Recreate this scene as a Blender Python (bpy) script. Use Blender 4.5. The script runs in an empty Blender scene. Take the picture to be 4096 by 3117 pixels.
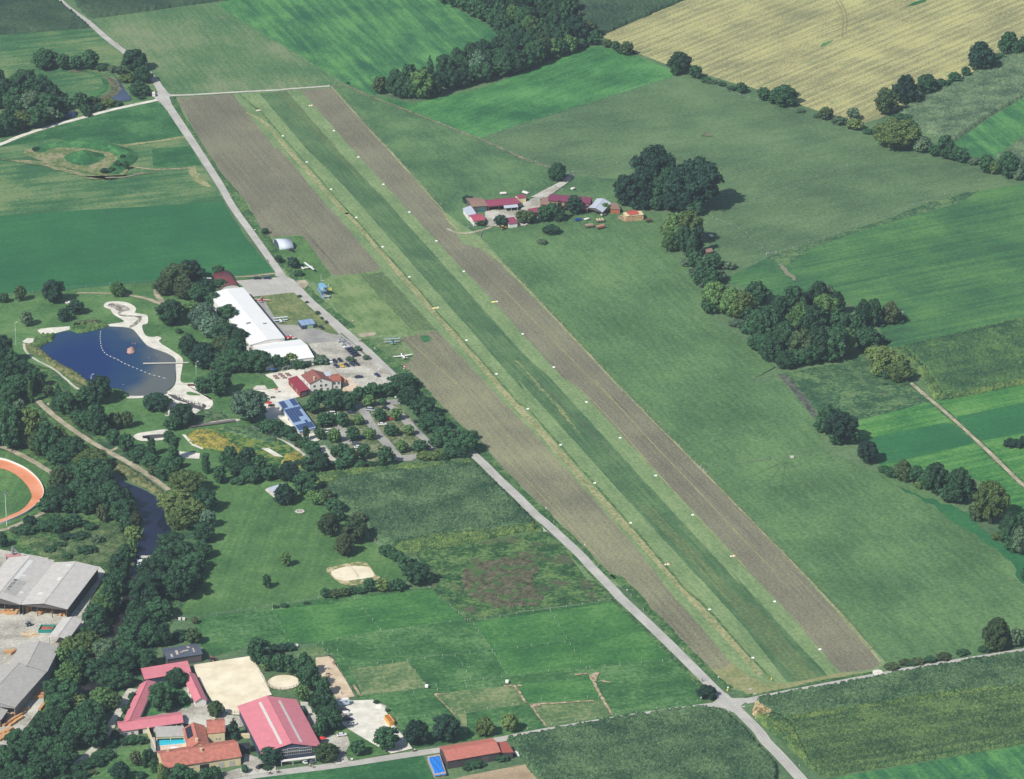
import bpy, bmesh, math, random
import numpy as np
from mathutils import Vector, Matrix
C = bpy.context.scene.collection
random.seed(7); RNG = np.random.default_rng(11)
R = math.radians

# ---------------------------------------------------------------- camera
PITCH = R(23.0); FPX = 16489.0; CAMH = 840.0; CAMY = -CAMH / math.tan(PITCH)
cam_d = bpy.data.cameras.new('camera'); cam = bpy.data.objects.new('camera', cam_d); C.objects.link(cam)
cam.location = (0, CAMY, CAMH); cam.rotation_euler = (R(90) - PITCH, 0, 0)
cam_d.sensor_width = 36.0; cam_d.lens = FPX / 4096 * 36.0; cam_d.clip_end = 30000; cam_d.clip_start = 5
bpy.context.scene.camera = cam

# ---------------------------------------------------------------- sun and sky
SUN_EL = R(44); SHADOW_AZ = R(48)      # shadows fall to the right and away from the camera
world = bpy.data.worlds.new('World'); bpy.context.scene.world = world; world.use_nodes = True
wn = world.node_tree; bg = wn.nodes['Background']; sky = wn.nodes.new('ShaderNodeTexSky')
sky.sky_type = 'NISHITA'; sky.sun_disc = False; sky.sun_elevation = SUN_EL
sdx, sdy = -math.cos(SHADOW_AZ), -math.sin(SHADOW_AZ)      # towards the sun, on the ground
sky.sun_rotation = math.atan2(sdx, sdy)
sky.air_density = 1.2; sky.dust_density = 0.6
wn.links.new(sky.outputs[0], bg.inputs[0]); bg.inputs[1].default_value = 0.085
sun_d = bpy.data.lights.new('sun', 'SUN'); sun_d.energy = 5.0; sun_d.angle = R(0.5); sun_d.color = (1, .955, .88)
sun = bpy.data.objects.new('sun', sun_d); C.objects.link(sun)
tosun = Vector((sdx * math.cos(SUN_EL), sdy * math.cos(SUN_EL), math.sin(SUN_EL)))
sun.rotation_euler = tosun.to_track_quat('Z', 'Y').to_euler(); sun.location = (-300, -300, 500)
vs = bpy.context.scene.view_settings
vs.view_transform = 'Standard'; vs.look = 'None'; vs.gamma = 1; vs.use_curve_mapping = False; vs.exposure = 0.25

# ---------------------------------------------------------------- air
def haze_box(density):
    x0, x1, y0, y1, z0, z1 = -3300, 3300, -2400, 4600, -1.0, CAMH + 20
    me = bpy.data.meshes.new('haze'); me.from_pydata([(x0, y0, z0), (x1, y0, z0), (x1, y1, z0), (x0, y1, z0), (x0, y0, z1), (x1, y0, z1), (x1, y1, z1), (x0, y1, z1)], [],
        [(3, 2, 1, 0), (4, 5, 6, 7), (0, 1, 5, 4), (1, 2, 6, 5), (2, 3, 7, 6), (3, 0, 4, 7)])
    o = bpy.data.objects.new('haze', me); C.objects.link(o); o['kind'] = 'stuff'; o['label'] = 'thin bluish summer haze'
    m = bpy.data.materials.new('haze'); m.use_nodes = True; n = m.node_tree; n.nodes.clear(); out = n.nodes.new('ShaderNodeOutputMaterial')
    v = n.nodes.new('ShaderNodeVolumePrincipled'); v.inputs['Color'].default_value = (.72, .84, 1, 1); v.inputs['Density'].default_value = density; v.inputs['Anisotropy'].default_value = .2
    n.links.new(v.outputs[0], out.inputs['Volume']); me.materials.append(m); return o
haze_box(.00005)
bpy.context.scene.cycles.volume_bounces = 0

# ---------------------------------------------------------------- picture point -> place on the ground
OX = (0, 1000, 2000, 2992); OY = (0, 760, 1520, 2277)
def G(x, y, z=0.0):
    u = (x - 2048) / FPX; v = (y - 1558.5) / FPX
    dy = math.cos(PITCH) - v * math.sin(PITCH); dz = -math.sin(PITCH) - v * math.cos(PITCH)
    t = (z - CAMH) / dz
    return Vector((u * t, CAMY + dy * t, z))
def pxm(p):          # picture pixels per metre at a point
    return FPX / ((p[1] - CAMY) * math.cos(PITCH) - (p[2] - CAMH) * math.sin(PITCH))
def pp(s, z=0.0):    # "@rc x y x y ..." -> points; rc is the survey tile
    out = []; ox = oy = 0; k = .5; t = s.split(); i = 0
    while i < len(t):
        if t[i][0] == '@':
            if t[i][1] == 'F': ox = oy = 0; k = 1
            elif t[i][1] == 'O': ox = oy = 0; k = 4096 / 2208
            else: oy = OY[int(t[i][1])]; ox = OX[int(t[i][2])]; k = .5
            i += 1; continue
        out.append(G(ox + float(t[i]) * k, oy + float(t[i + 1]) * k, z)); i += 2
    return out
def tp(tile, x, y, z=0.0): return G(OX[int(tile[1])] + x * .5, OY[int(tile[0])] + y * .5, z)

# ---------------------------------------------------------------- materials
KC = 1.22
def lin(c): c /= 255.0; return c / 12.92 if c <= .04045 else ((c + .055) / 1.055) ** 2.4
def S(r, g, b, k=1.0): return (lin(r) / KC * k, lin(g) / KC * k, lin(b) / KC * k, 1)
MATS = {}
def nt(name):
    m = bpy.data.materials.new(name); m.use_nodes = True; n = m.node_tree
    return m, n, n.nodes['Principled BSDF']
def math_n(n, op, a, b=None, c=None):
    q = n.nodes.new('ShaderNodeMath'); q.operation = op
    for i, v in enumerate((a, b, c)):
        if v is None: continue
        if isinstance(v, (int, float)): q.inputs[i].default_value = v
        else: n.links.new(v, q.inputs[i])
    return q.outputs[0]
def ramp(n, fac, stops):
    r = n.nodes.new('ShaderNodeValToRGB'); e = r.color_ramp.elements
    while len(e) < len(stops): e.new(.5)
    for i, (p, c) in enumerate(stops): e[i].position = p; e[i].color = c
    n.links.new(fac, r.inputs[0]); return r.outputs[0]
def noise(n, vec, scale, detail=3, rough=.55):
    q = n.nodes.new('ShaderNodeTexNoise'); q.inputs['Scale'].default_value = scale
    q.inputs['Detail'].default_value = detail; q.inputs['Roughness'].default_value = rough
    n.links.new(vec, q.inputs['Vector']); return q.outputs['Fac']
def wpos(n, ang=0, sx=1, sy=1):
    g = n.nodes.new('ShaderNodeNewGeometry'); r = n.nodes.new('ShaderNodeVectorRotate'); r.rotation_type = 'Z_AXIS'
    r.inputs['Angle'].default_value = -ang; n.links.new(g.outputs['Position'], r.inputs['Vector'])
    m = n.nodes.new('ShaderNodeMapping'); m.inputs['Scale'].default_value = (sx, sy, 1)
    n.links.new(r.outputs[0], m.inputs[0]); return m.outputs[0]
def ground(name, cols, patch=45, grain=2.0, ang=0.0, a=1.1, b=0.0, c=.5, st=12, sw=3.0, rows=None, rough=.95, spots=None, tint=None, bump=0, mid=.22):
    """cols dark->light; patches, streaks along ang (st long, sw wide), grain, optional sine rows (spacing, weight)"""
    if name in MATS: return MATS[name]
    m, n, P = nt(name); cols = [(r * 1.0, g * .985, b_ * .96) if g > r * 1.05 and g > b_ else (r, g, b_ * .97) for r, g, b_ in cols]
    if c < 1.2: c = c * 1.5 + .3
    v = wpos(n, ang); n1 = noise(n, v, 1 / patch, 6, .6); n2 = noise(n, v, 1 / grain, 4, .7)
    n0 = noise(n, v, 1 / 7.0, 3, .6)
    f = math_n(n, 'MULTIPLY_ADD', math_n(n, 'SUBTRACT', n1, .5), a * 1.7, .5)
    f = math_n(n, 'MULTIPLY_ADD', math_n(n, 'SUBTRACT', n0, .5), mid, f)
    f = math_n(n, 'MULTIPLY_ADD', math_n(n, 'SUBTRACT', n2, .5), c * 1.7, f)
    if b:
        v3 = wpos(n, ang, 1 / (sw * st), 1 / sw); n3 = noise(n, v3, 1, 4, .6)
        f = math_n(n, 'MULTIPLY_ADD', math_n(n, 'SUBTRACT', n3, .5), b * 1.4, f)
    if rows:
        sp, w = rows; sx = n.nodes.new('ShaderNodeSeparateXYZ'); n.links.new(wpos(n, ang), sx.inputs[0])
        wob = noise(n, wpos(n, ang, 1 / 60, 1 / 12), 1, 2); yy = math_n(n, 'MULTIPLY_ADD', wob, sp * .6, sx.outputs[1])
        si = math_n(n, 'SINE', math_n(n, 'MULTIPLY', yy, 2 * math.pi / sp)); f = math_n(n, 'MULTIPLY_ADD', si, w, f)
    cols = [tuple(max(0, x + (x - y) * .35) for x, y in zip(q, cols[len(cols) // 2])) for q in cols]; k = len(cols); col = ramp(n, f, [(.18 + .64 * i / (k - 1), S(*q)) for i, q in enumerate(cols)])
    for sp_ in (spots or []):      # (colour, size, threshold, softness)
        qc, qs, th, so = sp_; n4 = noise(n, wpos(n, ang + .3, 1, 1), 1 / qs, 5, .65)
        fm = math_n(n, 'MULTIPLY', math_n(n, 'SUBTRACT', n4, th), 1 / so); q = math_n(n, 'MINIMUM', math_n(n, 'MAXIMUM', fm, 0.0), 1.0)
        mx = n.nodes.new('ShaderNodeMix'); mx.data_type = 'RGBA'; n.links.new(q, mx.inputs['Factor'])
        n.links.new(col, mx.inputs['A']); mx.inputs['B'].default_value = S(*qc); col = mx.outputs['Result']
    n.links.new(col, P.inputs['Base Color']); P.inputs['Roughness'].default_value = rough
    P.inputs['Specular IOR Level'].default_value = .15
    if bump:
        bn = n.nodes.new('ShaderNodeBump'); bn.inputs['Strength'].default_value = 1; bn.inputs['Distance'].default_value = bump
        n.links.new(n2, bn.inputs['Height']); n.links.new(bn.outputs[0], P.inputs['Normal'])
    MATS[name] = m; return m
def plain(name, col, rough=.7, metal=0.0, var=.12, vs_=1.5, emit=None, objrand=0.0, spec=.3):
    """painted, plastered or tiled surface with slight dirt; sRGB colour"""
    if name in MATS: return MATS[name]
    m, n, P = nt(name); tc = n.nodes.new('ShaderNodeTexCoord')
    f = noise(n, tc.outputs['Object'], vs_, 5, .65); c = S(*col)
    lo = tuple(x * (1 - var) for x in c[:3]) + (1,); hi = tuple(min(1, x * (1 + var)) for x in c[:3]) + (1,)
    col_ = ramp(n, f, [(.3, lo), (.7, hi)])
    if objrand:
        oi = n.nodes.new('ShaderNodeObjectInfo'); hs = n.nodes.new('ShaderNodeHueSaturation')
        n.links.new(math_n(n, 'MULTIPLY_ADD', oi.outputs['Random'], objrand, 1 - objrand / 2), hs.inputs['Value'])
        n.links.new(math_n(n, 'MULTIPLY_ADD', oi.outputs['Random'], objrand * .06, .5 - objrand * .03), hs.inputs['Hue'])
        n.links.new(col_, hs.inputs['Color']); col_ = hs.outputs[0]
    n.links.new(col_, P.inputs['Base Color']); P.inputs['Roughness'].default_value = rough; P.inputs['Metallic'].default_value = metal
    P.inputs['Specular IOR Level'].default_value = spec
    MATS[name] = m; return m
def leafmat(name, col, var=.5, trans=.25):
    col = (col[0] * 1.12, col[1] * 1.13, col[2] * 1.08)
    if name in MATS: return MATS[name]
    m, n, P = nt(name); g = n.nodes.new('ShaderNodeNewGeometry'); oi = n.nodes.new('ShaderNodeObjectInfo')
    f = noise(n, g.outputs['Position'], .5, 5, .85); c = S(*col)
    lo = tuple(x * (1 - var) for x in c[:3]) + (1,); hi = (c[0] * (1 + var * .95), c[1] * (1 + var), c[2] * (1 + var * .7), 1)
    col_ = ramp(n, f, [(.36, lo), (.64, hi)]); hs = n.nodes.new('ShaderNodeHueSaturation')  # mottling paints sunlit highlights and shaded gaps between leaves into the colour
    n.links.new(math_n(n, 'MULTIPLY_ADD', oi.outputs['Random'], .6, .72), hs.inputs['Value'])
    n.links.new(math_n(n, 'MULTIPLY_ADD', oi.outputs['Random'], -.02, .512), hs.inputs['Hue'])
    n.links.new(col_, hs.inputs['Color'])
    n.links.new(hs.outputs[0], P.inputs['Base Color']); P.inputs['Roughness'].default_value = .75
    P.inputs['Specular IOR Level'].default_value = .15
    MATS[name] = m; return m

# ---------------------------------------------------------------- mesh helpers
def tag(o, label=None, cat=None, group=None, kind=None):
    if label: o['label'] = label
    if cat: o['category'] = cat
    if group: o['group'] = group
    if kind: o['kind'] = kind
    return o
def thing(name, loc, label, cat, group=None, rz=0.0, zf=True):
    if zf and loc[2] < 1.3: loc = (loc[0], loc[1], zat(loc[0], loc[1]))
    o = bpy.data.objects.new(name, None); C.objects.link(o); o.location = loc; o.rotation_euler = (0, 0, rz)
    o.empty_display_size = .3; return tag(o, label, cat, group)
class MB:
    def __init__(s, origin=(0, 0, 0), rz=0.0): s.v = []; s.f = []; s.mi = []; s.o = Vector(origin); s.cur = 0; s.c = math.cos(rz); s.s = math.sin(rz)
    def add(s, vs_, fs):
        n = len(s.v); s.v += [tuple(Vector(q) - s.o) for q in vs_]; s.f += [tuple(n + i for i in f) for f in fs]; s.mi += [s.cur] * len(fs); return s
    def box(s, cx, cy, cz, sx, sy, sz, rz=0.0, taper=1.0):
        c, q = math.cos(rz), math.sin(rz); vv = []
        for z, k in ((-.5, 1), (.5, taper)):
            for x, y in ((-.5, -.5), (.5, -.5), (.5, .5), (-.5, .5)):
                X, Y = x * sx * k, y * sy * k; vv.append((cx + X * c - Y * q, cy + X * q + Y * c, cz + z * sz))
        return s.add(vv, [(3, 2, 1, 0), (4, 5, 6, 7), (0, 1, 5, 4), (1, 2, 6, 5), (2, 3, 7, 6), (3, 0, 4, 7)])
    def prism(s, poly, z0, z1):
        n = len(poly); vv = [(p[0], p[1], z0) for p in poly] + [(p[0], p[1], z1) for p in poly]
        return s.add(vv, [tuple(range(n - 1, -1, -1)), tuple(range(n, 2 * n))] + [(i, (i + 1) % n, n + (i + 1) % n, n + i) for i in range(n)])
    def slab(s, quad, t):        # any quad of 3-D points given thickness t downwards
        q = [Vector(p) for p in quad]; n = len(q); lo = [p - Vector((0, 0, t)) for p in q]
        return s.add(lo + q, [tuple(range(n - 1, -1, -1)), tuple(range(n, 2 * n))] + [(i, (i + 1) % n, n + (i + 1) % n, n + i) for i in range(n)])
    def tube(s, p0, p1, r0, r1=None, k=6):
        r1 = r0 if r1 is None else r1; a, b = Vector(p0), Vector(p1); d = (b - a).normalized()
        x = d.orthogonal().normalized(); y = d.cross(x); vv = []
        for p, r in ((a, r0), (b, r1)):
            for i in range(k): t = 2 * math.pi * i / k; vv.append(p + x * r * math.cos(t) + y * r * math.sin(t))
        return s.add(vv, [(i, (i + 1) % k, k + (i + 1) % k, k + i) for i in range(k)] + [tuple(range(k - 1, -1, -1)), tuple(range(k, 2 * k))])
    def loft(s, rings, cap=True):
        k = len(rings[0]); vv = [p for r in rings for p in r]; fs = []
        for j in range(len(rings) - 1):
            for i in range(k): fs.append((j * k + i, j * k + (i + 1) % k, (j + 1) * k + (i + 1) % k, (j + 1) * k + i))
        if cap: fs += [tuple(range(k - 1, -1, -1)), tuple(range((len(rings) - 1) * k, len(rings) * k))]
        return s.add(vv, fs)
    def build(s, name, mat, parent=None, smooth=False):
        me = bpy.data.meshes.new(name); me.from_pydata(s.v, [], s.f); 
        for m in (mat if isinstance(mat, (list, tuple)) else [mat]): me.materials.append(m)
        if isinstance(mat, (list, tuple)): me.polygons.foreach_set('material_index', s.mi)
        if smooth: me.polygons.foreach_set('use_smooth', [True] * len(me.polygons))
        me.update(); o = bpy.data.objects.new(name, me); C.objects.link(o)
        if parent is not None: o.parent = parent
        else: o.location = s.o
        return o
def npmesh(name, V, F, mat, loc=(0, 0, 0), parent=None, attr=None):
    me = bpy.data.meshes.new(name); V = np.asarray(V, np.float32); F = np.asarray(F, np.int32); k = F.shape[1]
    me.vertices.add(len(V)); me.vertices.foreach_set('co', V.ravel()); me.loops.add(F.size); me.loops.foreach_set('vertex_index', F.ravel())
    me.polygons.add(len(F)); me.polygons.foreach_set('loop_start', np.arange(0, F.size, k, dtype=np.int32)); me.polygons.foreach_set('loop_total', np.full(len(F), k, np.int32))
    me.update(calc_edges=True); me.materials.append(mat)
    if attr is not None:
        at = me.attributes.new('shade', 'FLOAT', 'POINT'); at.data.foreach_set('value', np.asarray(attr, np.float32))
    o = bpy.data.objects.new(name, me); C.objects.link(o); o.location = loc
    if parent is not None: o.parent = parent
    return o
def copy_thing(src, loc, rz, label=None, scale=None, group=None, name=None):
    r = src.copy(); C.objects.link(r); r.location = loc; r.rotation_euler = (0, 0, rz)
    if scale is not None: r.scale = scale
    if label: r['label'] = label
    if group: r['group'] = group
    for ch in list(src.children):
        c = ch.copy(); C.objects.link(c); c.parent = r
        for g in ch.children: d = g.copy(); C.objects.link(d); d.parent = c
    return r
USED = set()
def place(proto, loc, rz, label, scale=None, group=None):       # the first call moves the source itself
    loc = (loc[0], loc[1], zat(loc[0], loc[1]))
    if proto.name not in USED:
        USED.add(proto.name); proto.location = loc; proto.rotation_euler = (0, 0, rz)
        if scale is not None: proto.scale = scale
        proto['label'] = label
        if group: proto['group'] = group
        return proto
    return copy_thing(proto, loc, rz, label, scale, group)

LAY = [0.0]
def smoothpoly(P_, closed=True, n=4):
    out = []; k = len(P_)
    rng = range(k) if closed else range(k - 1)
    for i in rng:
        p0 = P_[(i - 1) % k] if closed or i > 0 else P_[i]; p1 = P_[i]; p2 = P_[(i + 1) % k]; p3 = P_[(i + 2) % k] if closed or i + 2 < k else P_[i + 1]
        for j in range(n):
            t = j / n; out.append(.5 * ((2 * p1) + (p2 - p0) * t + (2 * p0 - 5 * p1 + 4 * p2 - p3) * t * t + (3 * p1 - p0 - 3 * p2 + p3) * t ** 3))
    if not closed: out.append(P_[-1])
    return out
SHEETS = []
def zat(x, y):
    for P_, z, x0, x1, y0, y1 in reversed(SHEETS):
        if x0 <= x <= x1 and y0 <= y <= y1 and inpoly(np.array([x]), np.array([y]), P_)[0]: return z
    return 0.0
def reg(P_, z): SHEETS.append(([(p.x, p.y) for p in P_], z, min(p.x for p in P_), max(p.x for p in P_), min(p.y for p in P_), max(p.y for p in P_)))
def sheet(name, s, mat, smooth=False, kind='structure', label=None, cat=None, jit=0.0):
    P_ = pp(s) if isinstance(s, str) else s
    if smooth: P_ = smoothpoly(P_)
    if jit:     # slightly ragged edge
        Q = []
        for i, p in enumerate(P_):
            q = P_[(i + 1) % len(P_)]; L = (q - p).length; k = max(1, int(L / 5))
            for j in range(k): w = p.lerp(q, j / k); Q.append(w + Vector((random.uniform(-jit, jit), random.uniform(-jit, jit) * 1.5, 0)))
        P_ = Q
    LAY[0] += .002; z = LAY[0]; reg(P_, z)
    m = MB(); m.add([(p.x, p.y, z) for p in P_], [tuple(range(len(P_)))])
    me = bpy.data.meshes.new(name); me.from_pydata(m.v, [], m.f); me.materials.append(mat); me.update()
    if me.polygons and me.polygons[0].normal.z < 0: me.flip_normals()
    o = bpy.data.objects.new(name, me); C.objects.link(o); return tag(o, label, cat, None, kind)
def ribbon(name, s, widths, mat, kind='structure', n=5, rag=0.0, label=None, cat=None):
    Q = pp(s) if isinstance(s, str) else s; K = [Q[0]]
    for i in range(1, len(Q)):
        if (Q[i] - K[-1]).length < 1.5: continue
        if len(K) > 1 and (Q[i] - K[-1]).dot(K[-1] - K[-2]) < 0: K[-1] = (K[-1] + Q[i]) / 2; continue
        K.append(Q[i])
    P_ = smoothpoly(K, False, n); k = len(P_)
    if not isinstance(widths, (list, tuple)): widths = [widths, widths]
    LAY[0] += .002; z = LAY[0]; V = []
    for i, p in enumerate(P_):
        a = P_[max(0, i - 1)]; b = P_[min(k - 1, i + 1)]; d = (b - a); d.z = 0; d.normalize(); nn = Vector((-d.y, d.x, 0))
        t = i / (k - 1) * (len(widths) - 1); j = min(int(t), len(widths) - 2); w = widths[j] + (widths[j + 1] - widths[j]) * (t - j)
        V += [p + nn * (w / 2 + random.uniform(-rag, rag)), p - nn * (w / 2 + random.uniform(-rag, rag))]
    reg(V[0::2] + V[1::2][::-1], z)
    me = bpy.data.meshes.new(name); me.from_pydata([(q.x, q.y, z) for q in V], [], [(2 * i + 1, 2 * i + 3, 2 * i + 2, 2 * i) for i in range(k - 1)])
    me.materials.append(mat); me.update(); o = bpy.data.objects.new(name, me); C.objects.link(o); return tag(o, label, cat, None, kind)
def inpoly(X, Y, P_):
    ins = np.zeros(X.shape, bool); n = len(P_)
    for i in range(n):
        x0, y0 = P_[i][0], P_[i][1]; x1, y1 = P_[(i + 1) % n][0], P_[(i + 1) % n][1]
        if y0 == y1: continue
        c = ((y0 > Y) != (y1 > Y)) & (X < (x1 - x0) * (Y - y0) / (y1 - y0) + x0); ins ^= c
    return ins
def crop(name, s, h, mat, ang=0.0, step=.8, jz=.9, z0=.05):
    """standing crop: a rough canopy of plant tops over the field polygon with a skirt of stems round it; one mass nobody could count"""
    P_ = pp(s) if isinstance(s, str) else s; c, q = math.cos(ang), math.sin(ang)
    U = [(p.x * c + p.y * q, -p.x * q + p.y * c) for p in P_]; us = [u[0] for u in U]; vs2 = [u[1] for u in U]
    xs = np.arange(min(us), max(us) + step, step * 1.15); ys = np.arange(min(vs2), max(vs2) + step, step * .9)
    X, Y = np.meshgrid(xs, ys); Xj = X + RNG.uniform(-.35, .35, X.shape) * step; Yj = Y + RNG.uniform(-.3, .3, X.shape) * step
    ins = inpoly(X, Y, U); Z = np.where(ins, h + RNG.uniform(-jz, jz * .6, X.shape), z0)
    WX = Xj * c - Yj * q; WY = Xj * q + Yj * c; V = np.stack([WX, WY, Z], -1).reshape(-1, 3); ny, nx = X.shape
    idx = np.arange(nx * ny).reshape(ny, nx); I = ins
    keep = I[:-1, :-1] | I[1:, :-1] | I[:-1, 1:] | I[1:, 1:]
    F = np.stack([idx[:-1, :-1], idx[:-1, 1:], idx[1:, 1:], idx[1:, :-1]], -1)[keep]
    us_, inv = np.unique(F, return_inverse=True); V = V[us_]; F = inv.reshape(F.shape)
    T = np.concatenate([F[:, [0, 1, 2]], F[:, [0, 2, 3]]]); return tag(npmesh(name, V, T, mat), kind='stuff')
# ================================================================ THE LAND
def ang_of(s): a, b = pp(s); return math.atan2(b.y - a.y, b.x - a.x)
RW = ang_of('@F 1034 440 3011 2630')                 # the runway
E1 = ang_of('@13 100 960 2208 560')                  # strips of the eastern fields
E2 = ang_of('@02 1100 500 2208 60')                  # stubble rows
E3 = ang_of('@33 300 1200 2208 900')
LW = ang_of('@10 0 500 1700 300')
sheet('ground', [Vector(q) for q in ((-3200, -1800, 0), (3200, -1800, 0), (3200, 4500, 0), (-3200, 4500, 0))],
      ground('pasture', [(76, 106, 76), (91, 122, 86), (106, 136, 96)], patch=55, a=.8, c=.45, b=.35, ang=E1, st=6, sw=6, spots=[((58, 92, 66), 9, .63, .12)]))
G_main = ground('meadow_main', [(72, 107, 72), (89, 126, 82), (106, 142, 93)], patch=60, a=.8, c=.35, b=.4, ang=RW, st=9, sw=3, spots=[((56, 94, 66), 7, .62, .12)])
G_mead = ground('meadow_bright', [(50, 105, 66), (68, 128, 74), (88, 146, 86)], patch=40, a=1.0, c=.35, b=.5, ang=E2, st=8, sw=4)
G_vivid = ground('meadow_vivid', [(50, 104, 70), (68, 124, 76), (90, 146, 86)], patch=30, a=.8, c=.3, b=1.0, ang=RW, st=14, sw=5)
G_olive = ground('meadow_olive', [(76, 116, 78), (94, 130, 88), (122, 142, 104)], patch=55, a=.9, c=.5, b=.6, ang=RW, st=14, sw=2.5, spots=[((134, 138, 110), 12, .6, .15)])
G_deep = ground('meadow_deep', [(42, 100, 66), (48, 110, 70), (60, 122, 76)], patch=60, a=.7, c=.3, b=.35, ang=LW, st=25, sw=3)
G_left = ground('meadow_left', [(62, 108, 72), (82, 124, 80), (112, 138, 94)], patch=45, a=1.2, c=.4, b=1.0, ang=LW, st=12, sw=5)
G_dark = ground('meadow_dark', [(44, 96, 60), (56, 110, 68), (76, 128, 78)], patch=28, a=1.1, c=.45, b=.4, ang=LW, st=6, sw=4)
G_strip = ground('field_stripes', [(56, 100, 68), (68, 117, 72), (86, 132, 78)], patch=45, a=.9, c=.35, b=.8, ang=E1, st=22, sw=4, spots=[((118, 132, 100), 12, .68, .12)])
G_lawn = ground('lawn', [(66, 104, 62), (82, 124, 74), (104, 140, 88)], patch=26, a=.9, c=.3, b=.3, ang=LW, st=8, sw=2)
G_park = ground('park_lawn', [(66, 106, 64), (82, 122, 72), (100, 138, 84)], patch=30, a=.9, c=.3, b=.4, ang=ang_of('@20 1800 1500 2000 1000'), st=25, sw=2.2)
G_pad = ground('paddock', [(52, 96, 58), (66, 114, 66), (92, 134, 84)], patch=22, a=1.0, c=.5, b=.4, ang=E3, st=5, sw=3)
G_padb = ground('paddock_bright', [(54, 106, 60), (68, 122, 66), (88, 138, 78)], patch=25, a=.9, c=.4, b=.4, ang=E3, st=5, sw=3)
G_padd = ground('paddock_dry', [(78, 112, 72), (96, 126, 82), (130, 146, 104)], patch=20, a=1.0, c=.5, b=.3, ang=E3, st=5, sw=3)
G_weed = ground('weeds', [(48, 84, 52), (66, 106, 62), (98, 130, 78)], patch=10, a=1.3, c=.8, b=.2, spots=[((92, 94, 74), 14, .54, .12)], bump=.5)
G_rough = ground('rough_grass', [(52, 88, 62), (68, 106, 72), (98, 130, 86)], patch=14, a=1.3, c=.8, b=.5, ang=LW, st=4, sw=3, spots=[((88, 88, 72), 8, .6, .1)], bump=.3)
G_plow = ground('plough', [(108, 106, 92), (125, 123, 107), (141, 141, 117)], patch=60, grain=1.3, a=.6, c=.5, b=.42, ang=RW, st=70, sw=1.6, mid=.1, spots=[((140, 142, 112), 22, .64, .2)])
G_plow2 = ground('plough_green', [(112, 111, 94), (131, 130, 110), (148, 149, 118)], patch=60, grain=1.3, a=.7, c=.5, b=.5, ang=RW, st=70, sw=1.6, mid=.12, spots=[((142, 144, 112), 26, .62, .2)])
G_lane = ground('runway_light', [(104, 134, 92), (122, 149, 104), (140, 163, 116)], patch=30, a=.7, c=.45, b=.5, ang=RW, st=20, sw=1.2)
G_lane2 = ground('runway_dark', [(70, 104, 72), (82, 117, 80), (98, 130, 88)], patch=30, a=.9, c=.4, b=.9, ang=RW, st=30, sw=1.4, spots=[((118, 136, 92), 14, .66, .12)])
G_brownlane = ground('runway_brownish', [(84, 108, 74), (96, 120, 82), (110, 134, 90)], patch=30, a=.7, c=.5, b=.8, ang=RW, st=30, sw=1.2)
G_tan = ground('worn_grass', [(126, 138, 94), (150, 152, 112), (172, 168, 130)], patch=20, a=.7, c=.7, b=.5, ang=RW, st=12, sw=1)
G_ditch = ground('ditch', [(76, 108, 70), (90, 120, 78), (108, 134, 88)], patch=8, a=1, c=.9, b=.3, ang=RW, bump=.3)
G_verge = ground('verge', [(54, 92, 56), (70, 110, 66), (98, 130, 82)], patch=10, a=1.1, c=.8, b=.3, ang=RW, bump=.3)
G_stub = ground('stubble', [(138, 140, 104), (166, 162, 118), (184, 182, 128)], patch=40, grain=1.4, a=.8, c=.8, b=1.0, ang=E2, st=30, sw=1.8, rows=(7.0, .12), spots=[((126, 148, 96), 16, .62, .12)])
G_dirt = ground('dirt', [(140, 124, 104), (166, 146, 122), (188, 172, 148)], patch=6, a=1, c=.9)
G_mud = ground('brown_track', [(98, 100, 78), (118, 116, 90), (140, 134, 108)], patch=8, a=1, c=.9)
M_asph = ground('asphalt', [(172, 170, 168), (184, 181, 179), (196, 193, 190)], patch=14, grain=.5, a=.8, c=.3, b=.5, ang=RW, st=30, sw=.7)
M_asph2 = ground('asphalt_dark', [(146, 146, 146), (160, 159, 158), (176, 174, 170)], patch=10, grain=.6, a=1, c=.4)
M_grav = ground('gravel', [(180, 176, 168), (200, 196, 186), (216, 213, 204)], patch=9, grain=.4, a=1, c=.6)
M_grav2 = ground('gravel_brown', [(148, 140, 122), (172, 163, 143), (192, 184, 164)], patch=7, grain=.4, a=1, c=.7)
M_conc = ground('yard', [(158, 154, 146), (186, 182, 174), (206, 203, 196)], patch=16, grain=.6, a=1.3, c=.6, spots=[((156, 136, 118), 9, .64, .1)])
M_sand = ground('sand', [(226, 213, 188), (238, 226, 204), (246, 236, 216)], patch=9, grain=.4, a=1, c=.4)
M_white = ground('white_gravel', [(208, 204, 196), (224, 220, 212), (236, 232, 224)], patch=5, grain=.4, a=1, c=.5)
M_sandp = ground('sand_paddock', [(196, 176, 152), (212, 192, 168), (224, 206, 182)], patch=6, grain=.4, a=1, c=.6)
M_track = ground('red_cinder', [(214, 134, 98), (226, 148, 112), (232, 160, 128)], patch=14, grain=.4, a=.8, c=.3)
M_pave = ground('terrace', [(206, 180, 160), (222, 198, 178), (232, 212, 196)], patch=4, grain=.4, a=1, c=.6)

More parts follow.
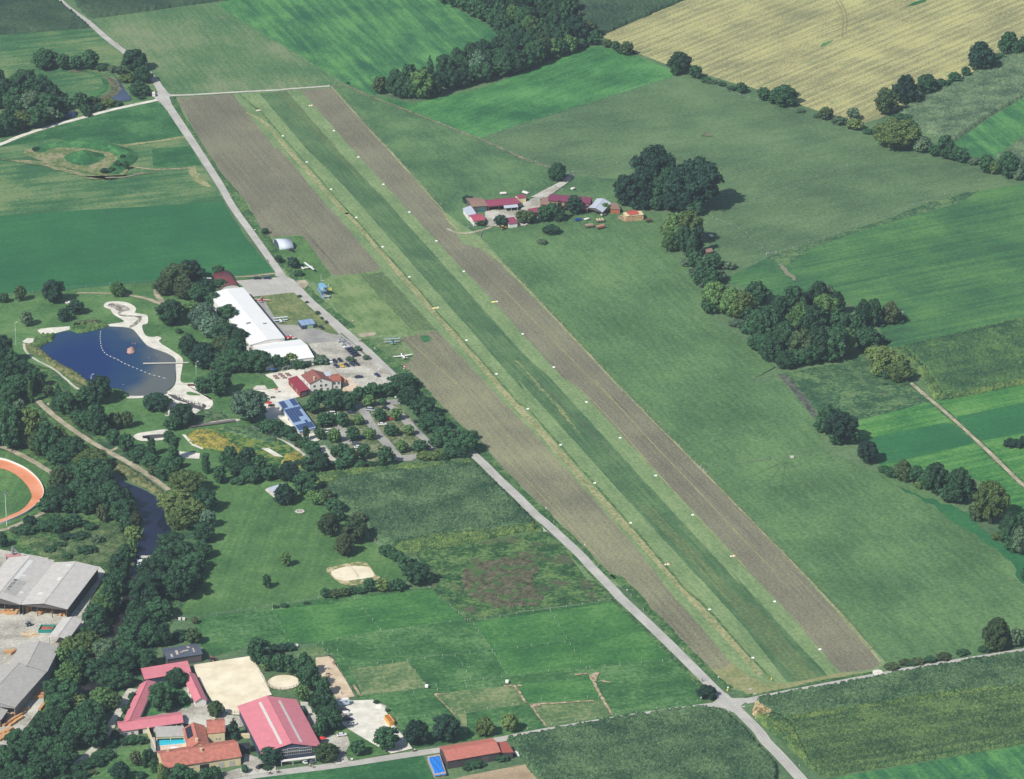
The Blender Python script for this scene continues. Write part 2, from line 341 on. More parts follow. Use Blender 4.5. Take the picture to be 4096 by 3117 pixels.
# --- big fields, far to near
sheet('meadow', '@00 0 270 720 222 860 300 1010 430 1250 620 1290 740 1240 815 600 965 180 1095 0 1170', G_left)
sheet('meadow', '@00 -300 1160 0 1165 180 1090 600 960 1240 808 1310 850 1400 950 1500 1120 1640 1370 1790 1610 1810 1700 @10 1780 95 600 165 0 212 -300 240', G_left)
sheet('meadow', '@00 0 1170 600 960 1240 808 1310 850 1400 950 1480 1090 1200 1150 800 1160 420 1110 0 1180', G_dark)
sheet('meadow', '@00 1215 1190 1530 1170 1610 1320 1225 1345', G_dark)
sheet('meadow', '@00 735 155 1300 78 1735 30 2208 340 @01 220 335 780 680 640 690 0 735 @00 1350 760 1290 690 1000 420', G_olive)
sheet('meadow', '@00 1735 40 1900 -40 @01 900 -200 1500 -10 1900 200 2100 330 1300 640 980 770 760 670 210 330 @00 2208 335', G_vivid)
sheet('meadow', '@01 780 685 960 760 1300 830 1870 700 2208 575 @02 720 375 800 370 1060 440 1380 560 1380 620 1310 640 540 880 0 1050 @01 1830 1110 1200 860 900 750', G_mead)
sheet('stubble_field', '@02 810 290 1060 410 1370 530 1650 600 1980 700 @03 0 690 390 830 700 935 930 985 1050 950 1300 820 1500 700 1850 580 2208 400 2700 170 2700 -400 @02 1480 -10', G_stub)
sheet('meadow', '@03 1600 1170 2300 700 2300 1060 1990 1255 1800 1290', G_vivid)
sheet('meadow', '@01 650 700 780 690 900 760 1200 860 1830 1110 @02 0 1195 410 1345 600 1400 1000 1440 940 1640 @11 2208 330 1850 350 1640 290 1540 160 @01 1530 1680 1150 1230 880 910', ground('meadow_grey', [(68, 105, 73), (84, 121, 81), (100, 135, 90)], patch=30, a=1, c=.45, b=.3, ang=RW))
sheet('meadow', '@11 1840 350 @12 0 320 800 180 1290 190 1330 480 1500 620 1600 800 1640 1010 1860 1130 2208 1420 @22 2208 -110 @23 0 20 280 20 540 330 620 560 880 680 1080 760 1440 900 1760 1100 2000 1300 2300 1560 @33 2300 560 1850 690 1110 760 750 330 410 0 @22 2208 1320 1620 720 920 0 @12 1050 1680 490 1070 0 565 @11 1850 385', G_main)
sheet('meadow', '@13 -200 720 200 520 610 395 1100 235 1430 110 1900 0 2400 -80 2400 1010 1430 1215 1180 1280 1080 1230 1040 1000 600 820 250 860 -100 760', G_strip)
sheet('rough_grass_strip', '@13 140 540 610 395 1100 235 1430 105 1900 -20 1700 100 1000 300 500 470 300 620', G_rough)
sheet('rough_grass_strip', '@13 250 1470 700 1400 1000 1300 1300 1400 1290 1540 @23 1310 20 1500 170 1180 250 850 330 700 350 480 180 330 20', G_rough)
sheet('meadow', '@23 860 330 1180 250 1500 160 2300 0 2300 1400 2100 1050 1850 800 1400 720 1060 690 900 480', ground('meadow_lime', [(56, 116, 66), (76, 134, 70), (98, 150, 84)], patch=35, a=.8, c=.35, b=1.0, ang=E1, st=20, sw=4))
sheet('meadow', '@23 900 480 1560 345 1640 350 1820 505 1060 680', G_deep)
sheet('meadow', '@23 1850 490 2300 410 2300 160 1650 300', G_deep)
sheet('meadow', '@33 620 1680 1200 1580 2400 1370 2400 1900 500 1900', G_vivid)
sheet('ditch_bed', '@13 240 1470 320 1490 410 1600 480 1680 @23 400 60 470 140 560 290 520 300 440 190 330 60 270 0', ground('ditch_mud', [(74, 82, 78), (90, 96, 90), (108, 112, 100)], patch=5, a=1, c=1, bump=.3))
sheet('grass_bank', '@23 1110 800 1230 860 1500 960 1750 1060 1920 1230 2100 1330 2260 1430 2208 1640 2090 1450 1880 1290 1720 1180 1500 1010 1320 930', G_deep, jit=1.5)
# western side
sheet('meadow', '@10 -300 240 0 212 600 165 1780 95 1850 200 2000 430 2195 655 1880 690 1600 700 1270 730 500 800 0 835 -300 860', G_deep, jit=.3)
sheet('park_lawn', '@10 -300 860 0 835 500 800 1270 730 1640 700 @11 60 720 120 1200 -100 1380 @20 2208 60 2208 430 @21 300 700 480 900 720 1040 930 1270 1040 1330 1240 1560 1240 1600 900 1640 @31 560 240 @30 2208 300 1560 400 1350 390 @20 1400 1700 1250 1300 1400 900 600 380 300 160 -300 -100', G_lawn)
sheet('sports_lawn', '@20 1600 900 1700 700 2208 800 @21 130 820 330 820 480 930 640 1080 930 1290 1080 1340 1240 1560 1240 1600 900 1640 @31 560 235 0 330 @30 2208 310 1600 400 1440 370 1460 290 1600 100 @20 1700 1500 1740 1200 1700 1000', G_park)
sheet('riverside_scrub', '@20 -300 -300 500 -60 900 700 1090 1000 1130 1150 1090 1430 @30 1040 0 1000 200 820 540 700 980 420 1700 -300 1700 @20 -300 1500', G_weed)
sheet('riverside_scrub', '@20 880 640 1340 880 1330 1080 1400 1220 1280 1420 @30 1160 60 900 600 780 1000 600 1360 900 1340 1000 1100 1140 900 1260 640 1400 400 @20 1650 1500 1700 1000 1500 750 1000 560 700 420', G_rough)
sheet('track_infield', '@20 -400 600 0 710 100 750 200 830 250 920 240 970 180 1040 80 1090 0 1120 -400 1200', ground('infield', [(58, 100, 62), (70, 112, 68), (84, 124, 78)], patch=15, a=1, c=.4), smooth=False)
sheet('meadow', '@20 -300 520 0 560 130 610 430 760 440 960 340 1060 0 1210 -300 1330', G_park)
# neighbouring paddocks
sheet('paddock', '@30 1560 400 @31 0 330 560 240 900 200 1440 150 1760 420 2208 340 @32 920 250 1410 720 1640 960 1640 1090 900 1190 @31 2100 1330 1280 1440 1160 1160 1070 1060 860 1050 840 1020 640 690 520 600 0 620 @30 1700 700 1560 560', G_pad)
sheet('paddock', '@31 180 330 840 250 1040 490 600 580 300 580', G_padb)
sheet('paddock', '@31 840 240 1440 160 1720 410 1050 490', G_padb)
sheet('paddock', '@31 1800 430 @32 400 340 900 270 1400 720 720 790 @31 2050 860 1940 640', G_padb)
sheet('paddock', '@32 120 930 720 860 840 1040 220 1080', G_padb)
sheet('paddock', '@31 1480 1000 2110 930 2208 1080 1730 1150 1740 1330 1640 1180', G_padd)
sheet('paddock', '@32 250 1085 840 1050 900 1170 370 1265', G_padd)
sheet('paddock', '@31 800 800 1260 740 1400 915 1400 950 900 1010', G_padd)
sheet('paddock', '@31 390 640 580 610 620 690 520 700 440 700', G_padd)
sheet('weedy_field', '@21 1240 1390 1900 1290 2208 1230 @22 310 1150 360 1210 560 1370 930 1740 @32 920 240 @31 2208 330 1760 420 1440 150 1480 60 @21 1440 1560 1340 1420', G_weed)
sheet('meadow', '@31 -100 1700 0 1660 700 1570 1300 1480 1380 1490 1480 1680 1600 2000 -100 2000', G_dark)
sheet('harvested_field', '@31 1560 1700 1700 1660 2208 1560 @32 210 1570 360 1760 -200 1900', ground('soil', [(158, 138, 114), (176, 156, 130), (190, 170, 146)], patch=12, grain=.6, a=.8, c=.8, b=.6, ang=E3, st=12, sw=1.2, bump=.1))

# --- the airfield
sheet('airfield_grass', '@00 1410 780 1870 755 @01 0 745 400 715 650 700 1000 1080 @11 1530 160 1850 385 @12 490 1070 1050 1680 @22 920 0 1620 720 2208 1320 @33 410 0 1110 755 1010 825 560 925 0 1020 @32 1950 980 1800 960 1660 850 1000 150 @22 700 1600 300 1060 0 760 @21 1800 430 @11 1350 1600 900 1260 760 1130 560 950 300 700 60 400 0 250 @00 1650 1300', G_lane)
sheet('ploughed_field', '@00 1412 782 1860 755 2208 1195 @01 220 1170 640 1680 @11 560 60 700 210 920 480 1040 615 1015 650 860 670 700 685 650 680 620 650 430 375 400 362 180 380 70 372 20 200 @10 1990 110 1900 40 1850 0 @00 1700 1310 1560 1050', G_plow, jit=.35)
sheet('ploughed_field', '@01 405 722 650 702 1000 1085 1530 1680 @11 1540 170 1600 280 1700 420 1850 480 @12 0 590 490 1090 1050 1690 @22 910 10 1610 720 2208 1330 @33 400 0 1060 745 1010 800 740 830 350 380 100 120 -10 0 @22 1880 1400 1300 790 620 60 @12 500 1500 170 1140 0 950 @11 1560 480 @01 1230 1640 880 1260 660 1010', G_plow, jit=.35)
sheet('ploughed_field', '@11 1190 1190 1320 1160 1490 1125 1560 1190 2010 1680 @22 0 150 300 460 700 900 1000 1240 1330 1640 @32 1220 20 1840 740 1790 800 1690 805 1490 650 860 0 @22 1010 1680 400 1070 0 690 @11 1380 1620 1200 1420 1280 1370 1320 1320 1270 1250', G_plow2, jit=.35)
sheet('headland_grass', '@32 1690 800 1790 800 1850 740 2000 860 2208 960 @33 150 900 320 920 500 880 640 850 740 830 1000 822 560 915 0 1010 @32 1950 975 1830 940', ground('headland', [(124, 136, 92), (140, 148, 102), (154, 152, 114)], patch=10, a=1, c=.7))
sheet('apron_grass', '@11 640 700 1040 650 1500 1125 1300 1160 900 1165 830 1130 640 900 560 760', ground('apron_grass', [(98, 128, 82), (114, 144, 92), (130, 152, 104)], patch=14, a=1, c=.5, b=.6, ang=RW))
sheet('mown_strip', '@11 890 695 1060 655 1490 1120 1310 1135 1080 900', G_brownlane, jit=.4)
sheet('hangar_lawn', '@11 180 382 400 366 430 378 650 682 560 760 420 710 330 640 200 470', G_park)
sheet('apron_grass', '@11 890 1190 1180 1180 1300 1330 1270 1380 1190 1420 1150 1400', G_padd)
sheet('mown_strip', '@01 75 748 290 727 700 1200 1150 1680 @11 1010 0 1520 570 2208 1335 @22 410 -5 1200 860 1960 1680 @32 1830 0 2208 410 @33 0 180 640 850 400 900 310 905 0 500 @32 2208 740 1530 0 @22 1640 1640 900 830 150 0 @11 2208 1630 1960 1345 1530 860 1150 425 780 0 @01 440 1180', G_lane2, jit=.15)
sheet('mown_strip', '@22 1100 1000 1210 1010 1960 1780 @33 80 300 560 870 400 900 100 560 @22 1500 1420', G_brownlane, jit=.4)
sheet('mown_strip', '@01 200 735 290 727 700 1200 900 1410 850 1420 400 930', G_brownlane, jit=.4)
ribbon('worn_strip', '@01 -30 900 110 980 270 1160 450 1360 640 1570 760 1700 @11 800 210 1010 450 1215 690 1430 930 1640 1160 1900 1460 2100 1690 @22 110 170 440 540 700 840 1000 1160 1290 1480 1500 1720 @32 1620 330 1960 700 2080 850', [1.6, 3.0, 3.2, 3.6, 4.0, 4.0, 4.4, 3.8, 2.6], G_tan, rag=.25)
ribbon('ditch', '@00 1900 740 1990 820 2050 870 @01 70 880 250 1085 450 1310 640 1530 800 1710 @11 850 240 1050 470 1260 700 1460 930 1480 960 1720 1220 1960 1490 2150 1710 @22 210 220 470 510 750 830 1040 1160 1320 1480 1500 1690 @32 1670 330 2010 710 2190 900', [1.1, 1.2, 1.1, 1.2, 1.2, 1.4, 1.3], G_ditch, rag=.35)
ribbon('field_edge', '@01 655 700 1000 1085 1310 1420 1530 1670 @11 1550 180 1640 300 @12 0 575 490 1078 1050 1680 @22 920 8 1620 728 2208 1328 @33 410 4 800 420 1060 745', 1.0, G_tan, rag=.4)
ribbon('field_edge', '@12 20 572 500 1070 1060 1680 @22 930 2 1630 718 2208 1312 @33 430 4 820 420', .9, G_ditch, rag=.3)
for s in ('@22 560 0 860 290 1220 700 1560 1080 1960 1500', '@22 760 0 1120 400 1500 800 1960 1290 2208 1540', '@12 30 800 480 1260 900 1690', '@22 20 600 400 1000 760 1400', '@11 1250 1190 1700 1600'):
    ribbon('tractor_ruts', s, .5, ground('ruts', [(142, 142, 104), (156, 154, 112), (166, 164, 120)], patch=5, a=1, c=1), rag=.12)
for s in ('@22 300 0 640 330 900 600', '@22 900 140 1500 740 2100 1340', '@11 420 300 640 560 700 640', '@11 300 200 600 520', '@33 420 130 820 560'):
    ribbon('tractor_ruts', s, .5, ground('ruts_dark', [(92, 88, 84), (104, 100, 92), (116, 112, 100)], patch=5, a=1, c=1), rag=.12)
for i, (x, y) in enumerate(((0, 0),)):
    sheet('weed_patch', '@11 1365 1170 1420 1165 1450 1190 1430 1215 1390 1218 1368 1195', G_dark, smooth=True)

for s in ('@03 700 0 745 80 760 160 752 300', '@03 730 0 775 80 790 160 785 250'): ribbon('tractor_ruts', s, .7, ground('stubble_ruts', [(126, 128, 96), (140, 138, 100), (150, 148, 108)], patch=5, a=1, c=1), rag=.1)
sheet('weed_patch', '@03 580 375 600 350 660 325 695 318 660 345 620 365', G_mead, jit=.6); sheet('weed_patch', '@03 1275 50 1340 20 1400 0 1440 -10 1420 15 1340 40', G_mead, jit=.8)
ribbon('worn_patch', '@12 120 1360 200 1440 300 1560 400 1680 @22 350 80 450 200 540 310 640 430', [.5, 1.6, 1.4, 2.4, .5], ground('worn_runway', [(104, 128, 84), (124, 138, 94), (144, 148, 104)], patch=4, a=1.3, c=1, ang=RW), rag=.7)
for s in ('@23 300 650 240 720 150 830', '@23 300 650 290 760 260 900', '@23 300 650 340 780 350 860', '@23 300 650 420 760 560 900 700 1060', '@23 300 650 480 770 640 880', '@23 290 650 120 730 0 780'): ribbon('cattle_path', s, [1.0, .5, .3], ground('cattle_path', [(76, 112, 74), (86, 121, 80), (96, 130, 86)], patch=5, a=1, c=.8), rag=.3)
# --- verges along the main road
ribbon('verge', '@00 1370 780 1440 930 1560 1110 1700 1340 1830 1520 @10 1860 40 1960 200 2080 380 2208 540', [5, 5, 6, 9, 9, 9], G_verge, rag=.6)
ribbon('verge', '@11 100 330 230 560 330 660 @11 480 840 640 980 800 1110', [5, 6, 7, 7], G_verge, rag=.6)
ribbon('verge', '@11 890 1200 1060 1340 1240 1480 @21 1430 150 1620 340 1800 500 2000 720 2208 940', [7, 8, 6, 5, 5], G_verge, rag=.6)
ribbon('verge', '@22 -20 700 180 910 400 1110 640 1350 860 1570 @32 960 80 1240 380 1500 660 1700 850 1830 960', [5, 5, 4.5, 4.5, 4.5], G_verge, rag=.6)
ribbon('verge', '@32 1950 1020 2208 985 @33 560 910 1000 830', [3, 3, 3], G_verge, rag=.4)
ribbon('verge', '@21 1780 620 2000 850 2208 1050 @22 270 1110 540 1370 860 1690', [2, 2, 2], G_verge, rag=.4)
ribbon('verge', '@32 900 235 1040 360 1290 610 1480 800 1630 960', [3, 3, 3], G_verge, rag=.4)
# --- farm tracks
ribbon('farm_track', '@01 640 690 780 692 900 745 1200 862 1450 960 1830 1112 2208 1285 @02 200 1270 410 1345', 1.8, G_mud, rag=.3)
ribbon('farm_track', '@23 1285 10 1360 75 1600 280 1850 505 2030 680 2250 890', 4.4, G_verge, rag=.3)
for dx in (-9, 9): ribbon('wheel_track', f'@23 {1285+dx} 10 {1360+dx} 75 {1600+dx} 280 {1850+dx} 505 {2030+dx} 680 {2250+dx} 890', 1.0, M_grav2, rag=.15)
ribbon('farm_track', '@11 1575 310 1640 340 1720 348 1830 330 1920 300 1960 270', 2.0, M_grav2, rag=.3)
ribbon('grass_track', '@00 1480 1095 1300 1125 1000 1165', 3, G_tan, rag=.3)
ribbon('grass_track', '@00 1540 1345 1250 1357 1050 1335', 1.4, G_dirt, rag=.3)
sheet('bare_ground', '@00 1500 1370 1560 1330 1600 1420 1700 1500 1640 1500 1560 1450', G_tan, jit=1)
# --- roads
ribbon('side_road', '@00 -300 1260 0 1158 180 1085 400 1015 600 960 900 880 1230 808 1290 790', [3.6, 3.6, 3.6], M_white, rag=.1)
ribbon('gravel_track', '@00 1330 766 1500 762 1800 745 2208 723 @01 300 715 640 690', [3.2, 2.4, 2.4], M_grav, rag=.1)
ribbon('road', '@00 380 -60 470 0 560 75 720 190 850 305 1000 420 1120 520 1235 640 1290 730 1330 820 1440 990 1580 1200 1760 1480 1870 1680 @10 1850 110 2000 330 2208 620 @11 300 740 560 960 760 1135 960 1310 1200 1540', [4.2, 4.2, 4.4, 4.8, 5.4, 4.4, 4.4, 4.8, 4.8], M_asph)
ribbon('road', '@11 1180 1520 @21 1300 130 1500 320 1700 515 1775 587 1880 682 2000 805 @22 120 915 285 1080 370 1150 480 1250 640 1400 740 1510 905 1680 @32 970 237 1150 405 1385 630 1580 825 1720 965 1850 1080 2060 1290 2208 1440 @33 60 1320 260 1500 440 1700', [4.8, 4.8, 5.0, 5.0, 5.2, 5.2, 5.2, 5.4], M_asph)
sheet('road_junction', '@32 1640 1085 1700 1070 1740 1040 1800 990 1850 1030 1900 1035 2000 1035 2020 1045 1940 1085 1920 1130 1870 1150 1800 1120 1720 1108 1640 1110', M_asph, smooth=True)
sheet('road_junction', '@00 1230 780 1290 700 1310 700 1345 745 1375 765 1355 780 1390 880 1330 880 1290 830', M_asph)
ribbon('road', '@32 1960 1062 2060 1040 2208 1020 @33 200 1005 560 945 1000 862 1400 785 1800 720 2300 640', [5.0, 5.0, 4.6, 4.2], M_asph)
ribbon('road', '@32 1720 1095 1400 1135 900 1208 400 1290 0 1365 @31 1700 1422 1300 1482 700 1572 0 1660 @30 1900 1700', [6, 5.0, 4.6, 5.0, 5.2], M_asph)
sheet('gravel_apron', '@33 1000 815 1060 808 1075 835 1010 850', M_white, smooth=True)
sheet('bus_pad', '@22 340 1180 380 1215 350 1218', M_grav)
for dx in (-12, 14): ribbon('tar_seam', f'@32 {1960+dx} 1160 {2060+dx} 1272 {2208+dx} 1422 @33 {60+dx} 1300 {440+dx} 1680', .22, M_asph2, rag=.03)
for s in ('@22 300 1060 380 1140 470 1230', '@22 360 1200 480 1290'): ribbon('tar_seam', s, .25, M_asph2, rag=.05)
# dashed edge lines through the junction
def dashes(s, n, w=.22, frac=.5, mat=None):
    a, b = pp(s); LAY[0] += .002; z = LAY[0]; d = b - a; d.z = 0; L = d.length; d.normalize(); nn = Vector((-d.y, d.x, 0)) * w / 2; m = MB()
    for i in range(n):
        p = a + d * (L * i / n); q = p + d * (L / n * frac); m.add([(v.x, v.y, z) for v in (p - nn, q - nn, q + nn, p + nn)], [(0, 1, 2, 3)])
    return tag(m.build('road_marking', mat or plain('line_white', (228, 228, 226), .6)), kind='structure')
dashes('@32 1800 1000 1910 1120', 6); dashes('@32 1715 1005 1835 1150', 6)
# apron and car park surfaces
sheet('apron', '@10 1880 730 2208 690 @11 190 665 250 680 350 720 760 1140 @11 700 1155 560 1150 330 1120 120 860 90 850 0 860 @10 1940 770', M_asph)
sheet('apron', '@11 30 900 100 850 230 1080 380 1085 540 1110 600 1140 700 1162 720 1150 900 1290 720 1215 470 1235 400 1200 270 1180 -20 860', M_asph2)
sheet('gravel_car_park', '@11 470 1235 700 1215 800 1220 900 1310 1190 1510 1160 1540 940 1600 860 1580 740 1480 620 1420 520 1330', M_conc)
sheet('gravel_car_park', '@11 330 1440 620 1400 900 1330 960 1560 870 1600 740 1500', M_conc)
sheet('lawn', '@11 92 850 350 822 380 850 560 1010 700 1140 705 1158 640 1155 560 1120 400 1085 230 1080', ground('lawn_dry', [(96, 116, 76), (112, 130, 84), (136, 142, 98)], patch=9, a=1, c=.6, b=.4, ang=RW))
sheet('lawn', '@10 1880 712 2208 690 @11 190 688 240 700 100 712 @10 1900 728', G_verge)
ribbon('gravel_track', '@10 1880 700 2050 690 @11 100 680 200 672', 1.6, M_grav2)
sheet('gravel_patch', '@11 370 730 440 725 470 750 440 790 400 770', M_grav2, jit=.6)
sheet('gravel_patch', '@11 850 1160 940 1135 1020 1150 1000 1170 900 1180', M_grav2, jit=.6)
# park car park under the trees
sheet('car_park', '@21 420 240 560 190 800 130 1200 165 1200 215 1290 300 1450 560 1340 600 1100 660 1000 660 860 640 700 560 560 400', ground('carpark_grass', [(84, 104, 70), (104, 120, 82), (132, 138, 108)], patch=8, a=1.3, c=.8))
ribbon('car_park_lane', '@21 840 210 900 240 960 340 1020 430 1100 520 1200 640', [5, 4.6, 5, 5], M_asph2)
ribbon('car_park_lane', '@21 1080 200 1150 240 1240 320 1320 410 1400 480 1460 570', [5.5, 5, 4.6, 3], M_asph2)
ribbon('car_park_lane', '@21 820 200 1000 190 1200 175', [6, 6, 7], M_asph2)
sheet('car_park_lane', '@21 1175 610 1330 595 1345 625 1290 650 1190 655 1165 640', M_asph2)
ribbon('car_park_lane', '@21 620 260 680 340 760 430 780 520', [5, 5, 5], M_asph2)
ribbon('path', '@21 570 530 620 590 660 640 690 690', [4, 4, 4], M_grav)
# restaurant surroundings
sheet('patio', '@11 120 1480 330 1440 430 1440 480 1640 300 1680 @21 350 150 560 480 490 520 410 460 260 330 130 330 100 100 -60 60 @20 1960 80 2120 50 2208 60', M_white)
sheet('lawn', '@10 1880 1500 2120 1490 @11 180 1520 230 1590 120 1600 @20 1900 80', G_lawn)
sheet('terrace', '@11 750 1520 800 1500 860 1580 850 1610 740 1620', M_pave)
# ================================================================ WATER, BEACH, RIVER
def water(name, deep, shallow, center=None, rad=(40, 60), rough=.08):
    m, n, P = nt(name); v = wpos(n)
    if center is not None:
        s = n.nodes.new('ShaderNodeVectorMath'); s.operation = 'SUBTRACT'; n.links.new(v, s.inputs[0]); s.inputs[1].default_value = center
        q = n.nodes.new('ShaderNodeVectorMath'); q.operation = 'MULTIPLY'; n.links.new(s.outputs[0], q.inputs[0]); q.inputs[1].default_value = (1 / rad[0], 1 / rad[1], 0)
        l = n.nodes.new('ShaderNodeVectorMath'); l.operation = 'LENGTH'; n.links.new(q.outputs[0], l.inputs[0])
        f = math_n(n, 'ADD', l.outputs['Value'], math_n(n, 'MULTIPLY_ADD', noise(n, v, .06, 3), .4, -.2))
        mid = (32, 66, 98)
        col = ramp(n, f, [(.35, S(*deep)), (.75, S(*mid)), (.98, S(*shallow))])
    else: col = ramp(n, noise(n, v, .07, 4), [(.35, S(*deep)), (.7, S(*shallow))])
    n.links.new(col, P.inputs['Base Color']); P.inputs['Roughness'].default_value = rough; P.inputs['IOR'].default_value = 1.33; P.inputs['Specular IOR Level'].default_value = .35
    b = n.nodes.new('ShaderNodeBump'); b.inputs['Strength'].default_value = .25; b.inputs['Distance'].default_value = .05
    n.links.new(noise(n, v, 1.2, 3), b.inputs['Height']); n.links.new(b.outputs[0], P.inputs['Normal']); return m
M_pond = water('pond_water', (8, 44, 100), (96, 102, 100), tuple(tp('10', 640, 1400)), (42, 66))
M_river = water('river_water', (22, 30, 56), (36, 42, 66)); M_brook = water('brook_water', (78, 74, 72), (92, 90, 88))
sheet('reed_bank', '@10 180 1230 200 1220 330 1280 480 1400 620 1470 720 1560 640 1600 600 1560 480 1430 330 1350 230 1290', ground('reed_ground', [(72, 96, 60), (96, 112, 72), (124, 124, 88)], patch=6, a=1.1, c=.9, bump=.4), smooth=True)
sheet('path', '@10 560 1095 400 1105 320 1115 298 1128 325 1155 270 1190 215 1190 176 1220 230 1232 275 1218 290 1190 350 1160 440 1150 560 1120', M_white)
ribbon('path', '@10 190 1232 210 1300 300 1370 420 1430 520 1510 600 1580 640 1600', [1.2, 1.4, 1.4, 1.6], M_grav, rag=.1)
sheet('beach', '@10 830 925 860 900 940 895 1020 905 1075 935 1090 960 1080 985 1130 995 1180 1010 1180 1070 1140 1085 1145 1130 1170 1170 1220 1180 1260 1175 1292 1190 1275 1220 1380 1290 1440 1330 1465 1370 1455 1440 1450 1540 1560 1550 1590 1610 1640 1640 1700 1690 @20 1690 150 1705 200 1660 240 1560 245 1440 190 1340 240 1340 145 1200 145 1030 152 @10 1020 1652 1200 1632 1330 1620 1400 1560 1410 1470 1395 1400 1390 1350 1330 1310 1200 1270 1150 1220 1080 1140 1020 1105 880 1095 860 1080 985 1060 975 1040 910 1000 880 960 840 945', M_white, smooth=True)
sheet('pond', '@10 300 1275 320 1235 430 1190 430 1160 560 1130 800 1105 860 1095 1000 1103 1070 1125 1150 1220 1200 1260 1330 1308 1400 1352 1406 1400 1405 1480 1395 1560 1340 1605 1320 1640 1100 1652 960 1640 880 1610 700 1560 520 1450 380 1350', M_pond, smooth=True)
sheet('brook', '@20 1350 120 1400 125 1480 160 1560 190 1640 200 1645 225 1600 245 1520 220 1500 190 1400 160', M_brook, smooth=True)
sheet('brook', '@10 860 930 900 910 1000 930 1040 960 1000 975 960 1000 1100 1010 1140 1020 1110 1070 1040 1110 1030 1100 1080 1060 1100 1025 960 1010 940 970 900 945', ground('stream_stones', [(104, 98, 92), (140, 134, 126), (190, 186, 178)], patch=3, grain=.5, a=1.4, c=.8), smooth=True)
sheet('beach', '@20 1350 150 1440 190 1540 225 1600 250 1560 300 1380 300 1345 270', M_white, smooth=True)
sheet('lawn', '@20 1490 108 1520 98 1600 120 1590 128 1510 125', G_lawn, smooth=True)
sheet('path', '@20 1068 460 1100 432 1200 415 1340 402 1330 470 1310 482 1200 492 1120 490', M_white, smooth=True)
sheet('wading_pool', '@20 1140 452 1200 442 1318 436 1320 464 1180 478', M_brook)
sheet('path', '@20 1480 440 1500 430 1520 480 1600 530 1630 545 1620 560 1540 530 1490 480 1455 440', M_white)
sheet('path', '@20 1430 575 1600 590 1595 635 1480 630 1425 600', M_white)
ribbon('path', '@20 1510 385 1700 345 1870 325 1910 330', [2.5, 3.0, 3.0], M_grav)
ribbon('path', '@21 40 400 130 450 260 490 360 545 440 610', [1.4, 1.6, 2], M_grav)
sheet('park_meadow', '@20 1480 440 1560 400 1900 370 2050 400 2208 470 @21 120 440 260 490 420 600 400 690 240 680 @20 2208 690 1990 610 1760 590 1600 540', ground('wild_meadow', [(52, 96, 56), (80, 120, 62), (120, 138, 72)], patch=8, a=1.4, c=.8, bump=.4), smooth=False)
M_yel = ground('yellow_flowers', [(98, 114, 60), (142, 138, 68), (178, 164, 84)], patch=4, grain=.8, a=1.4, c=1, bump=.5)
crop('yellow_flowers', '@20 1500 440 1600 400 1720 430 1830 490 1960 570 1950 595 1800 570 1640 545 1530 510', .9, M_yel, 0, 1.0, .6)
crop('yellow_flowers', '@21 240 680 290 600 370 580 420 610 415 695 300 700', .9, M_yel, 0, 1.0, .6)
sheet('gravel_bar', '@20 2090 550 2208 545 @21 150 550 270 620 200 615', M_white)
ribbon('path', '@10 620 828 880 832 1020 845 1160 870 1260 905 1300 920', [1.6, 2.2, 3, 3], M_grav2, rag=.2)
ribbon('path', '@10 1255 790 1250 830 1285 880 1320 920', [3, 3], M_grav2, rag=.2)
sheet('river', '@20 890 740 940 770 1000 820 1100 860 1200 910 1290 970 1310 1040 1320 1120 1370 1200 1320 1260 1280 1300 1240 1425 1090 1425 1110 1300 1150 1190 1130 1100 1090 1020 1000 920 930 850', M_river, smooth=True)
sheet('river', '@20 1080 1440 1180 1440 1160 1510 1130 1600 1080 1700 1030 1700 1060 1560', M_river)
sheet('river', '@30 1060 0 1150 20 1100 140 1040 300 960 480 900 570 810 575 880 460 960 300 1020 120', water('river_shallow', (40, 42, 50), (66, 62, 56)))
ribbon('river', '@30 850 570 780 760 700 960 620 1100 560 1250', [12, 11, 10], bpy.data.materials['river_shallow'])
sheet('weir_foam', '@20 1085 1440 1235 1438 1215 1468 1130 1470', plain('foam', (226, 228, 230), .8, var=.25, vs_=4))
sheet('weir_foam', '@20 1110 1490 1150 1510 1140 1545 1105 1530', plain('foam', (226, 228, 230), .8), jit=.8)
ribbon('river_path', '@20 295 165 420 280 560 385 700 480 850 570 1000 650 1150 740 1350 885', [3.4, 3.2, 3.2, 3.6, 3.0], M_grav2, rag=.2)
ribbon('river_path', '@20 860 575 900 565 950 540', 1.8, M_grav2)
ribbon('footpath', '@20 -60 500 0 530 150 595 290 670 430 760', [3.4, 3.4, 3.0], M_grav2, rag=.2)
ribbon('footpath', '@20 350 1065 280 1100 180 1145 60 1195 -60 1215', [2.6, 2.6], M_grav2, rag=.2)
ribbon('footpath', '@30 1060 960 1000 1060 920 1200 840 1350 720 1470 600 1570 400 1700', [4.4, 3.6, 3.2, 3.4], M_grav, rag=.2)
# top-left brook and reeds
sheet('river', '@00 830 560 900 600 960 690 940 740 890 800 960 815 1050 800 1010 740 980 690 930 620', water('dark_pool', (52, 70, 96), (74, 88, 112)), smooth=True)
sheet('river', '@00 480 920 560 895 620 900 610 935 550 955 490 960', M_river, smooth=True)
ribbon('reed_belt', '@00 560 575 700 575 800 600 900 660 930 720 880 770 780 800 640 840', [4, 4, 6, 6, 6], ground('reeds_brown', [(76, 88, 66), (98, 104, 80), (120, 116, 92)], patch=4, a=1.2, c=1, bump=.5), rag=.8)
sheet('grass_bank', '@00 640 572 720 575 800 590 860 650 850 720 780 780 640 800 830 690 800 620 720 590', G_dark, jit=.5)
